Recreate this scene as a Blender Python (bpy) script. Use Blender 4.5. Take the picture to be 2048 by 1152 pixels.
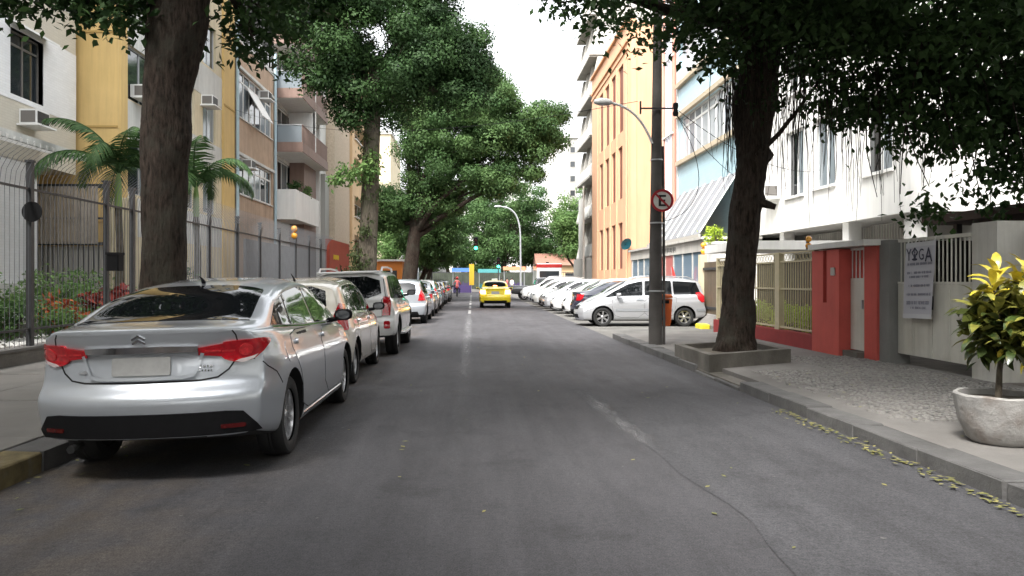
import bpy, bmesh, math, random
import numpy as np
from mathutils import Vector, Matrix, Euler
from mathutils.bvhtree import BVHTree
from mathutils.geometry import delaunay_2d_cdt

for _o in list(bpy.data.objects):
    bpy.data.objects.remove(_o)
scene = bpy.context.scene
COL = scene.collection
R = math.radians
rng = np.random.default_rng(11)
random.seed(5)

# ------------------------------------------------------------------ camera
F_PX, VPX, HOR, CAM_H = 1536.0, 945.0, 561.0, 1.43
cam_d = bpy.data.cameras.new('camera')
cam_d.sensor_width = 36.0
cam_d.lens = 36.0 * F_PX / 2048.0
cam_d.shift_x = (1024 - VPX) / 2048.0
cam_d.shift_y = (HOR - 576) / 2048.0
cam_d.clip_start = 0.1
cam_d.clip_end = 3000
cam = bpy.data.objects.new('camera', cam_d)
COL.objects.link(cam)
cam.location = (0, 0, CAM_H)
cam.rotation_euler = (R(90), 0, 0)
scene.camera = cam

# ------------------------------------------------------------------ world, sun, exposure
SUN_EL, SUN_AZ = 54.0, 212.0
world = bpy.data.worlds.new('World')
scene.world = world
world.use_nodes = True
wn = world.node_tree
wn.nodes.clear()
w_out = wn.nodes.new('ShaderNodeOutputWorld')
w_bg = wn.nodes.new('ShaderNodeBackground')
w_sky = wn.nodes.new('ShaderNodeTexSky')
w_sky.sky_type = 'NISHITA'
w_sky.sun_disc = False
w_sky.sun_elevation = R(SUN_EL)
w_sky.sun_rotation = R(SUN_AZ)
w_sky.dust_density = 4.0
w_sky.air_density = 1.4
w_hsv = wn.nodes.new('ShaderNodeHueSaturation')
w_hsv.inputs['Saturation'].default_value = 0.12
w_bg.inputs['Strength'].default_value = 0.15
wn.links.new(w_sky.outputs[0], w_hsv.inputs['Color'])
wn.links.new(w_hsv.outputs[0], w_bg.inputs[0])
wn.links.new(w_bg.outputs[0], w_out.inputs[0])

sun_d = bpy.data.lights.new('sun', 'SUN')
sun_d.energy = 1.5
sun_d.angle = R(14)
sun_d.color = (1.0, 0.97, 0.92)
sun = bpy.data.objects.new('sun', sun_d)
COL.objects.link(sun)
# the sun stands high behind the camera, a little to the left, behind thin cloud
sun.rotation_euler = Vector((-math.sin(R(SUN_AZ)) * math.cos(R(SUN_EL)), -math.cos(R(SUN_AZ)) * math.cos(R(SUN_EL)), -math.sin(R(SUN_EL)))).to_track_quat('-Z', 'Y').to_euler()

scene.view_settings.view_transform = 'Standard'
scene.view_settings.look = 'None'
scene.view_settings.exposure = 2.0
scene.view_settings.gamma = 1.0
scene.view_settings.use_curve_mapping = False
scene.cycles.max_bounces = 8
scene.cycles.diffuse_bounces = 4
scene.cycles.glossy_bounces = 3
scene.cycles.transparent_max_bounces = 12

# ------------------------------------------------------------------ helpers: materials
MATS = {}
def mat(name, col, rough=0.7, metal=0.0, noise=None, bump=None, coat=0.0, spec=0.5, emit=None, alpha=1.0,
        brick=None, rand=0.0, stain=None, streak=0.0, ior=None):
    """procedural principled material. noise=(scale, amount), bump=(scale, strength), brick=(w,h,mortar,(mortar colour)),
    stain=(scale, colour, amount), rand = per-object value variation"""
    if name in MATS:
        return MATS[name]
    m = bpy.data.materials.new(name)
    m.use_nodes = True
    nt = m.node_tree
    N, Lk = nt.nodes, nt.links
    b = N['Principled BSDF']
    b.inputs['Roughness'].default_value = rough
    b.inputs['Metallic'].default_value = metal
    b.inputs['Specular IOR Level'].default_value = spec
    b.inputs['Coat Weight'].default_value = coat
    b.inputs['Coat Roughness'].default_value = 0.04
    if ior: b.inputs['IOR'].default_value = ior
    c = (*col, 1)
    b.inputs['Base Color'].default_value = c
    out = None
    geo = N.new('ShaderNodeNewGeometry')
    pos = geo.outputs['Position']
    if brick:
        bw, bh, mo, mc = brick[:4]
        br = N.new('ShaderNodeTexBrick')
        br.inputs['Scale'].default_value = 1
        br.inputs['Brick Width'].default_value = bw
        br.inputs['Row Height'].default_value = bh
        br.inputs['Mortar Size'].default_value = mo
        br.inputs['Color1'].default_value = c
        br.inputs['Color2'].default_value = (*[min(1, v * 0.93) for v in col], 1)
        br.inputs['Mortar'].default_value = (*mc, 1)
        br.offset = 0.5 if len(brick) < 5 else brick[4]
        sx = N.new('ShaderNodeSeparateXYZ'); cx = N.new('ShaderNodeCombineXYZ'); ad = N.new('ShaderNodeMath'); ad.operation = 'ADD'
        Lk.new(pos, sx.inputs[0])
        Lk.new(sx.outputs[0], ad.inputs[0]); Lk.new(sx.outputs[1], ad.inputs[1])
        Lk.new(ad.outputs[0], cx.inputs[0]); Lk.new(sx.outputs[2], cx.inputs[1])
        Lk.new(cx.outputs[0], br.inputs['Vector'])
        out = br.outputs['Color']
    if noise:
        nz = N.new('ShaderNodeTexNoise')
        nz.inputs['Scale'].default_value = noise[0]
        nz.inputs['Detail'].default_value = 6
        nz.inputs['Roughness'].default_value = 0.65
        Lk.new(pos, nz.inputs['Vector'])
        mp = N.new('ShaderNodeMapRange')
        mp.inputs['From Min'].default_value = 0.3; mp.inputs['From Max'].default_value = 0.7
        mp.inputs['To Min'].default_value = 1 - noise[1]; mp.inputs['To Max'].default_value = 1 + noise[1] * 0.6
        Lk.new(nz.outputs['Fac'], mp.inputs['Value'])
        mx = N.new('ShaderNodeMix'); mx.data_type = 'RGBA'; mx.blend_type = 'MULTIPLY'
        mx.inputs[0].default_value = 1
        if out is not None: Lk.new(out, mx.inputs[6])
        else: mx.inputs[6].default_value = c
        Lk.new(mp.outputs[0], mx.inputs[7])
        out = mx.outputs[2]
    if stain:
        ns = N.new('ShaderNodeTexNoise'); ns.inputs['Scale'].default_value = stain[0]; ns.inputs['Detail'].default_value = 5
        Lk.new(pos, ns.inputs['Vector'])
        rp = N.new('ShaderNodeMapRange'); rp.inputs['From Min'].default_value = 0.5; rp.inputs['From Max'].default_value = 0.68
        rp.inputs['To Max'].default_value = stain[2]
        Lk.new(ns.outputs['Fac'], rp.inputs['Value'])
        mx = N.new('ShaderNodeMix'); mx.data_type = 'RGBA'
        Lk.new(rp.outputs[0], mx.inputs[0])
        if out is not None: Lk.new(out, mx.inputs[6])
        else: mx.inputs[6].default_value = c
        mx.inputs[7].default_value = (*stain[1], 1)
        out = mx.outputs[2]
    if streak:               # rain streaks and grime running down the wall
        mpn = N.new('ShaderNodeMapping'); mpn.inputs['Scale'].default_value = (2.6, 2.6, .16); Lk.new(pos, mpn.inputs[0])
        nk = N.new('ShaderNodeTexNoise'); nk.inputs['Scale'].default_value = 1.6; nk.inputs['Detail'].default_value = 7; nk.inputs['Roughness'].default_value = .7
        Lk.new(mpn.outputs[0], nk.inputs['Vector'])
        mp = N.new('ShaderNodeMapRange'); mp.inputs['From Min'].default_value = 0.42; mp.inputs['From Max'].default_value = 0.70
        mp.inputs['To Min'].default_value = 1.0; mp.inputs['To Max'].default_value = 1 - streak
        Lk.new(nk.outputs['Fac'], mp.inputs['Value'])
        mx = N.new('ShaderNodeMix'); mx.data_type = 'RGBA'; mx.blend_type = 'MULTIPLY'; mx.inputs[0].default_value = 1
        if out is not None: Lk.new(out, mx.inputs[6])
        else: mx.inputs[6].default_value = c
        Lk.new(mp.outputs[0], mx.inputs[7])
        out = mx.outputs[2]
    if rand:
        oi = N.new('ShaderNodeObjectInfo')
        mp = N.new('ShaderNodeMapRange'); mp.inputs['To Min'].default_value = 1 - rand; mp.inputs['To Max'].default_value = 1 + rand
        Lk.new(oi.outputs['Random'], mp.inputs['Value'])
        mx = N.new('ShaderNodeMix'); mx.data_type = 'RGBA'; mx.blend_type = 'MULTIPLY'; mx.inputs[0].default_value = 1
        if out is not None: Lk.new(out, mx.inputs[6])
        else: mx.inputs[6].default_value = c
        Lk.new(mp.outputs[0], mx.inputs[7])
        out = mx.outputs[2]
    if out is not None:
        Lk.new(out, b.inputs['Base Color'])
    if bump:
        nb = N.new('ShaderNodeTexNoise'); nb.inputs['Scale'].default_value = bump[0]; nb.inputs['Detail'].default_value = 8
        nb.inputs['Roughness'].default_value = 0.7
        Lk.new(pos, nb.inputs['Vector'])
        bp = N.new('ShaderNodeBump'); bp.inputs['Strength'].default_value = bump[1]; bp.inputs['Distance'].default_value = 0.02 if len(bump) < 3 else bump[2]
        Lk.new(nb.outputs['Fac'], bp.inputs['Height'])
        Lk.new(bp.outputs[0], b.inputs['Normal'])
    if emit:
        b.inputs['Emission Color'].default_value = (*emit[0], 1)
        b.inputs['Emission Strength'].default_value = emit[1]
    if alpha < 1:
        b.inputs['Alpha'].default_value = alpha
    MATS[name] = m
    return m

def leaf_mat(name, ca, cb, rough=0.6, trans=0.25):
    """leaf: colour between two tones by a per-leaf value, with some light coming through the blade"""
    if name in MATS: return MATS[name]
    m = bpy.data.materials.new(name); m.use_nodes = True
    nt = m.node_tree; N, Lk = nt.nodes, nt.links
    b = N['Principled BSDF']; o = N['Material Output']
    at = N.new('ShaderNodeAttribute'); at.attribute_name = 'tint'
    mx = N.new('ShaderNodeMix'); mx.data_type = 'RGBA'
    mx.inputs[6].default_value = (*ca, 1); mx.inputs[7].default_value = (*cb, 1)
    Lk.new(at.outputs['Fac'], mx.inputs[0])
    Lk.new(mx.outputs[2], b.inputs['Base Color'])
    b.inputs['Roughness'].default_value = rough
    b.inputs['Specular IOR Level'].default_value = .18
    tr = N.new('ShaderNodeBsdfTranslucent')
    Lk.new(mx.outputs[2], tr.inputs[0])
    ms = N.new('ShaderNodeMixShader'); ms.inputs[0].default_value = trans
    Lk.new(b.outputs[0], ms.inputs[1]); Lk.new(tr.outputs[0], ms.inputs[2])
    Lk.new(ms.outputs[0], o.inputs[0])
    MATS[name] = m
    return m

# ------------------------------------------------------------------ helpers: objects
def tag(o, label=None, cat=None, group=None, kind=None):
    if label: o['label'] = label
    if cat: o['category'] = cat
    if group: o['group'] = group
    if kind: o['kind'] = kind
    return o

def thing(name, label, cat, loc=(0, 0, 0), group=None, rz=0.0):
    o = bpy.data.objects.new(name, None)
    o.empty_display_size = 0.2
    COL.objects.link(o)
    o.location = loc
    o.rotation_euler = (0, 0, rz)
    return tag(o, label, cat, group)

def woff(p):
    v = Vector((0, 0, 0))
    while p is not None:
        v += p.location
        p = p.parent
    return v

def link_mesh(name, me, parent=None, loc=(0, 0, 0)):
    o = bpy.data.objects.new(name, me)
    COL.objects.link(o)
    o.location = loc
    if parent is not None: o.parent = parent
    return o

def children_of(o):
    return list(o.children)

def copy_tree(o, parent=None, repl=None):
    c = o.copy()
    COL.objects.link(c)
    c.parent = parent
    if repl:
        for i, s in enumerate(o.material_slots):
            if s.material in repl:
                c.material_slots[i].link = 'OBJECT'
                c.material_slots[i].material = repl[s.material]
    for ch in children_of(o):
        copy_tree(ch, c, repl)
    return c

class MB:
    def __init__(self):
        self.v = []; self.f = []; self.mi = []; self.cur = 0
    def use(self, i):
        self.cur = i; return self
    def add(self, verts, faces):
        n = len(self.v)
        self.v.extend([tuple(p) for p in verts])
        for f in faces:
            self.f.append(tuple(n + i for i in f)); self.mi.append(self.cur)
        return self
    def quad(self, a, b, c, d):
        return self.add([a, b, c, d], [(0, 1, 2, 3)])
    def box(self, x0, x1, y0, y1, z0, z1, rot=None, c=None):
        vs = [Vector((x, y, z)) for x in (x0, x1) for y in (y0, y1) for z in (z0, z1)]
        if rot is not None:
            c = Vector(c) if c is not None else Vector(((x0 + x1) / 2, (y0 + y1) / 2, (z0 + z1) / 2))
            vs = [rot @ (p - c) + c for p in vs]
        return self.add(vs, [(0, 1, 3, 2), (4, 6, 7, 5), (0, 4, 5, 1), (2, 3, 7, 6), (0, 2, 6, 4), (1, 5, 7, 3)])
    def bbox(self, x0, x1, y0, y1, z0, z1, b=0.01):
        """box with chamfered top edges and vertical corners"""
        def ring(i, z):
            return [(x0 + i, y0 + b, z), (x0 + b, y0 + i, z), (x1 - b, y0 + i, z), (x1 - i, y0 + b, z), (x1 - i, y1 - b, z), (x1 - b, y1 - i, z), (x0 + b, y1 - i, z), (x0 + i, y1 - b, z)]
        top = [(x0 + b, y0 + 1.6 * b, z1), (x0 + 1.6 * b, y0 + b, z1), (x1 - 1.6 * b, y0 + b, z1), (x1 - b, y0 + 1.6 * b, z1), (x1 - b, y1 - 1.6 * b, z1), (x1 - 1.6 * b, y1 - b, z1), (x0 + 1.6 * b, y1 - b, z1), (x0 + b, y1 - 1.6 * b, z1)]
        vs = ring(0, z0) + ring(0, z1 - b) + top
        fs = [tuple(range(7, -1, -1)), tuple(range(16, 24))]
        for k in range(2):
            for i in range(8):
                j = (i + 1) % 8
                fs.append((k * 8 + i, k * 8 + j, k * 8 + 8 + j, k * 8 + 8 + i))
        return self.add(vs, fs)
    def tube(self, pts, rad, n=8, caps=True, jit=0.0):
        pts = [Vector(p) for p in pts]
        if not hasattr(rad, '__len__'): rad = [rad] * len(pts)
        vs, fs = [], []
        up = Vector((0, 0, 1))
        prev = None
        for i, p in enumerate(pts):
            a = pts[max(0, i - 1)]; b = pts[min(len(pts) - 1, i + 1)]
            d = (b - a).normalized()
            if prev is None:
                u = d.orthogonal().normalized()
            else:
                u = (prev - d * prev.dot(d))
                u = u.normalized() if u.length > 1e-6 else d.orthogonal().normalized()
            prev = u
            w = d.cross(u)
            for k in range(n):
                t = 2 * math.pi * k / n
                rr = rad[i] * (1 + (random.uniform(-jit, jit) if jit else 0))
                vs.append(p + (u * math.cos(t) + w * math.sin(t)) * rr)
        for i in range(len(pts) - 1):
            for k in range(n):
                k2 = (k + 1) % n
                fs.append((i * n + k, i * n + k2, (i + 1) * n + k2, (i + 1) * n + k))
        if caps:
            fs.append(tuple(range(n - 1, -1, -1)))
            fs.append(tuple(range((len(pts) - 1) * n, len(pts) * n)))
        return self.add(vs, fs)
    def lathe(self, prof, n=24, c=(0, 0, 0), axis='z', a0=0.0, a1=2 * math.pi):
        """prof = [(r, h), ...] round the axis"""
        vs, fs = [], []
        full = abs(a1 - a0 - 2 * math.pi) < 1e-6
        m = n if full else n + 1
        for (r, h) in prof:
            for k in range(m):
                t = a0 + (a1 - a0) * k / n
                x, y = r * math.cos(t), r * math.sin(t)
                if axis == 'z': p = (x, y, h)
                elif axis == 'x': p = (h, x, y)
                else: p = (x, h, y)
                vs.append((p[0] + c[0], p[1] + c[1], p[2] + c[2]))
        for i in range(len(prof) - 1):
            for k in range(n):
                k2 = (k + 1) % m
                fs.append((i * m + k, i * m + k2, (i + 1) * m + k2, (i + 1) * m + k))
        return self.add(vs, fs)
    def prism(self, poly, fn, d0, d1):
        """extrude a 2D polygon: fn(u, v, d) -> point"""
        n = len(poly)
        vs = [fn(u, v, d0) for u, v in poly] + [fn(u, v, d1) for u, v in poly]
        fs = [tuple(range(n)), tuple(range(2 * n - 1, n - 1, -1))]
        for i in range(n):
            j = (i + 1) % n
            fs.append((i, i + n, j + n, j))
        return self.add(vs, fs)
    def mesh(self, name, mats, off=(0, 0, 0), smooth=None):
        me = bpy.data.meshes.new(name)
        o = Vector(off)
        me.from_pydata([tuple(Vector(p) - o) for p in self.v], [], self.f)
        for m in (mats if isinstance(mats, (list, tuple)) else [mats]):
            me.materials.append(m)
        if any(self.mi):
            me.polygons.foreach_set('material_index', self.mi)
        bm = bmesh.new(); bm.from_mesh(me)
        bmesh.ops.recalc_face_normals(bm, faces=bm.faces)
        bm.to_mesh(me); bm.free()
        if smooth is not None:
            me.polygons.foreach_set('use_smooth', [True] * len(me.polygons))
            me.set_sharp_from_angle(angle=R(smooth))
        me.update()
        return me
    def build(self, name, mats, parent=None, smooth=None, local=False, label=None, kind=None):
        off = Vector((0, 0, 0)) if (local or parent is None) else woff(parent)
        o = link_mesh(name, self.mesh(name, mats, off, smooth), parent)
        if label: o['label'] = label
        if kind: o['kind'] = kind
        return o
    def top(self, name, mats, label, cat, group=None, smooth=None, loc=None, kind=None):
        """a top-level thing that is one mesh, its origin at loc"""
        if loc is None:
            a = np.array(self.v); mn, mxx = a.min(0), a.max(0)
            loc = ((mn[0] + mxx[0]) / 2, (mn[1] + mxx[1]) / 2, mn[2])
        o = link_mesh(name, self.mesh(name, mats, loc, smooth), None, loc)
        return tag(o, label, cat, group, kind)

def put(mesh_or_obj, parent, loc, name=None, rot=None, scale=None, world=True):
    """another object sharing mesh data"""
    me = mesh_or_obj.data if hasattr(mesh_or_obj, 'data') else mesh_or_obj
    o = bpy.data.objects.new(name or me.name, me)
    COL.objects.link(o)
    o.parent = parent
    o.location = Vector(loc) - (woff(parent) if world and parent is not None else Vector((0, 0, 0)))
    if rot is not None: o.rotation_euler = rot
    if scale is not None: o.scale = scale
    return o

def arc(c, r, a0, a1, n):
    return [(c[0] + r * math.cos(a0 + (a1 - a0) * i / n), c[1] + r * math.sin(a0 + (a1 - a0) * i / n)) for i in range(n + 1)]

def bez(p0, p1, p2, p3, n):
    p0, p1, p2, p3 = map(Vector, (p0, p1, p2, p3))
    return [(1 - t) ** 3 * p0 + 3 * (1 - t) ** 2 * t * p1 + 3 * (1 - t) * t * t * p2 + t ** 3 * p3 for t in [i / n for i in range(n + 1)]]

# ------------------------------------------------------------------ materials
M = {}
M['glass'] = mat('window glass', (0.02, 0.024, 0.028), rough=0.05, spec=0.8)
M['glass_pale'] = mat('pale window glass', (0.20, 0.23, 0.25), rough=0.12, spec=0.8)
M['glass_shop'] = mat('bluish shop glass', (0.16, 0.22, 0.28), rough=0.12, spec=0.8)
M['carglass'] = mat('car glass', (0.005, 0.006, 0.007), rough=0.02, spec=0.5)
M['rubber'] = mat('tyre rubber', (0.012, 0.012, 0.012), rough=0.75, bump=(60, 0.2))
M['blackplastic'] = mat('black plastic', (0.008, 0.008, 0.009), rough=0.7, spec=.15, noise=(20, 0.2))
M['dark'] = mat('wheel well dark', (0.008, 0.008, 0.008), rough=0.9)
M['alloy'] = mat('wheel alloy', (0.55, 0.55, 0.56), rough=0.3, metal=0.9, noise=(15, 0.15))
M['chrome'] = mat('chrome', (0.8, 0.8, 0.82), rough=0.08, metal=1.0)
M['tail'] = mat('red lamp plastic', (0.42, 0.005, 0.012), rough=0.06, coat=1.0, noise=(24, 0.35))
M['reflector'] = mat('dark red reflector', (0.07, 0.004, 0.004), rough=0.2)
M['tail_bright'] = mat('bright red lens', (0.62, 0.03, 0.035), rough=0.06, coat=1.0, noise=(40, 0.4))
M['tail_clear'] = mat('clear lamp plastic', (0.5, 0.42, 0.42), rough=0.1, coat=1.0)
M['head'] = mat('headlamp plastic', (0.6, 0.62, 0.63), rough=0.08, coat=1.0, noise=(25, 0.3))
M['plate'] = mat('number plate', (0.27, 0.27, 0.265), rough=0.5, noise=(14, 0.15))
M['plate_red'] = mat('red number plate', (0.45, 0.42, 0.28), rough=0.5, noise=(14, 0.15))
M['p_silver'] = mat('silver car paint', (0.42, 0.445, 0.48), rough=0.30, metal=0.5, coat=1.0, noise=(1.5, 0.05))
M['p_cream'] = mat('cream car paint', (0.62, 0.58, 0.50), rough=0.25, metal=0.15, coat=1.0, noise=(1.5, 0.05))
M['p_white'] = mat('white car paint', (0.66, 0.66, 0.65), rough=0.28, coat=1.0, noise=(1.5, 0.05))
M['p_black'] = mat('black car paint', (0.012, 0.013, 0.016), rough=0.2, coat=1.0)
M['p_grey'] = mat('grey car paint', (0.10, 0.105, 0.11), rough=0.25, metal=0.5, coat=1.0)
M['p_dgrey'] = mat('dark grey car paint', (0.045, 0.047, 0.05), rough=0.25, metal=0.4, coat=1.0)
M['p_red'] = mat('red car paint', (0.35, 0.02, 0.02), rough=0.25, coat=1.0)
M['p_navy'] = mat('navy car paint', (0.015, 0.018, 0.032), rough=0.2, coat=1.0)
M['p_taxi'] = mat('yellow taxi paint', (0.62, 0.48, 0.012), rough=0.3, coat=0.8)
M['van_low'] = mat('grey bumper trim', (0.22, 0.23, 0.24), rough=0.45)

# ------------------------------------------------------------------ cars: body loft, wheel wells, panels laid on the body
def prof(pts, sig=0.05, lo=None, hi=None):
    xs = np.array([p[0] for p in pts], float); ys = np.array([p[1] for p in pts], float)
    a, b = xs[0] - 0.6, xs[-1] + 0.6
    g = np.linspace(a, b, 900)
    v = np.interp(g, xs, ys)
    sl, sr = (ys[1] - ys[0]) / (xs[1] - xs[0]), (ys[-1] - ys[-2]) / (xs[-1] - xs[-2])
    v = np.where(g < xs[0], ys[0] + (g - xs[0]) * sl, v)
    v = np.where(g > xs[-1], ys[-1] + (g - xs[-1]) * sr, v)
    st = (b - a) / 899
    k = int(3 * sig / st) + 1
    ker = np.exp(-0.5 * ((np.arange(-k, k + 1) * st) / sig) ** 2); ker /= ker.sum()
    vp = np.concatenate([np.full(k, v[0]), v, np.full(k, v[-1])])
    v = np.convolve(vp, ker, 'valid')
    return lambda q: float(np.interp(q, g, v))

def rr(u0, u1, v0, v1, r, n=4):
    out = []
    for (cx, cy, a) in ((u1 - r, v1 - r, 0), (u0 + r, v1 - r, 90), (u0 + r, v0 + r, 180), (u1 - r, v0 + r, 270)):
        out += [(cx + r * math.cos(R(a + 90 * i / n)), cy + r * math.sin(R(a + 90 * i / n))) for i in range(n + 1)]
    return out

def chaikin(p, it=1):
    for _ in range(it):
        q = []
        for i in range(len(p)):
            a, b = p[i], p[(i + 1) % len(p)]
            q.append((a[0] * .8 + b[0] * .2, a[1] * .8 + b[1] * .2)); q.append((a[0] * .2 + b[0] * .8, a[1] * .2 + b[1] * .8))
        p = q
    return p

def inpoly(p, poly):
    x, y = p; c = False; j = len(poly) - 1
    for i in range(len(poly)):
        xi, yi = poly[i]; xj, yj = poly[j]
        if (yi > y) != (yj > y) and x < (xj - xi) * (y - yi) / (yj - yi) + xi: c = not c
        j = i
    return c

def pdist(p, poly):
    x, y = p; m = 9e9
    for i in range(len(poly)):
        ax, ay = poly[i]; bx, by = poly[(i + 1) % len(poly)]
        dx, dy = bx - ax, by - ay; l = dx * dx + dy * dy
        t = 0 if l < 1e-12 else max(0, min(1, ((x - ax) * dx + (y - ay) * dy) / l))
        m = min(m, (x - ax - t * dx) ** 2 + (y - ay - t * dy) ** 2)
    return math.sqrt(m)

def shrink(poly, d):
    us = [p[0] for p in poly]; vs = [p[1] for p in poly]
    cu, cv = (min(us) + max(us)) / 2, (min(vs) + max(vs)) / 2
    su = 1 - 2 * d / (max(us) - min(us)); sv = 1 - 2 * d / (max(vs) - min(vs))
    return [(cu + (u - cu) * su, cv + (v - cv) * sv) for u, v in poly]

def view(ang, hl=0.0):
    """ang in degrees: 0 from the rear, 90 from the right side, -90 left, 180 front, 'top' from above; in between, measured from the middle of the nearer end"""
    if ang == 'top':
        return (lambda u, v: Vector((u, v, 5))), Vector((0, 0, -1))
    a = R(ang)
    d = Vector((-math.sin(a), math.cos(a), 0)); ux = Vector((math.cos(a), math.sin(a), 0))
    pv = Vector((0, 0, 0)) if ang % 90 == 0 else Vector((0, -hl if abs(ang) < 90 else hl, 0))
    return (lambda u, v: pv + ux * u + Vector((0, 0, v)) - d * 8), d

def patch_mesh(mb, bvh, poly, ang, off=0.005, grid=0.06, skirt=0.012, hl=0.0):
    q = []
    for i in range(len(poly)):
        a, b = Vector(poly[i]), Vector(poly[(i + 1) % len(poly)])
        n = max(1, int((b - a).length / grid))
        q += [a.lerp(b, k / n) for k in range(n)]
    us = [p[0] for p in q]; vs = [p[1] for p in q]
    nb = len(q)
    pts = list(q)
    qq = [(p[0], p[1]) for p in q]
    u = min(us) + grid / 2
    while u < max(us):
        v = min(vs) + grid / 2
        while v < max(vs):
            if inpoly((u, v), qq) and pdist((u, v), qq) > grid * 0.35: pts.append(Vector((u, v)))
            v += grid
        u += grid
    r = delaunay_2d_cdt(pts, [(i, (i + 1) % nb) for i in range(nb)], [], 1, 1e-6)
    o, d = view(ang, hl)
    P, Nn = [], []
    for p in r[0]:
        hit = bvh.ray_cast(o(p[0], p[1]), d, 16)
        if hit[0] is None: P.append(None); Nn.append(None); continue
        n = hit[1]
        if n.dot(d) > 0: n = -n
        P.append(hit[0]); Nn.append((n - d * 0.4).normalized())
    idx = {}; V = []
    for i, p in enumerate(P):
        if p is not None:
            idx[i] = len(V); V.append(p + Nn[i] * off)
    F = [tuple(idx[i] for i in f) for f in r[2] if all(i in idx for i in f)]
    if skirt:
        cnt = {}
        for f in F:
            for i in range(len(f)):
                e = (f[i], f[(i + 1) % len(f)])
                cnt[tuple(sorted(e))] = cnt.get(tuple(sorted(e)), []) + [e]
        inv = {b: a for a, b in idx.items()}
        low = {}
        for k, e in cnt.items():
            if len(e) == 1:
                a, b = e[0]
                for w in (a, b):
                    if w not in low:
                        low[w] = len(V); V.append(P[inv[w]] - Nn[inv[w]] * skirt)
                F.append((b, a, low[a], low[b]))
    mb.add(V, F)

def patch(car, name, poly, ang, m, off=0.005, grid=0.06, parent=None, skirt=0.012, mirror=False, label=None):
    mb = MB()
    patch_mesh(mb, car['bvh'], poly, ang, off, grid, skirt, car['S']['L'] / 2 if 'S' in car else 0)
    if not mb.v: return None
    o = mb.build(name, m, parent or car['root'], smooth=50, local=True, label=label)
    return o

def strip_poly(pts, w):
    """thin band along an open polyline"""
    L_, R_ = [], []
    for i in range(len(pts)):
        a = Vector(pts[max(0, i - 1)]); b = Vector(pts[min(len(pts) - 1, i + 1)])
        n = Vector((-(b - a).y, (b - a).x)).normalized() * (w / 2)
        L_.append(tuple(Vector(pts[i]) + n)); R_.append(tuple(Vector(pts[i]) - n))
    return L_ + R_[::-1]

def eval_mesh(o):
    dg = bpy.context.evaluated_depsgraph_get()
    dg.update()
    return bpy.data.meshes.new_from_object(o.evaluated_get(dg), depsgraph=dg)

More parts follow.
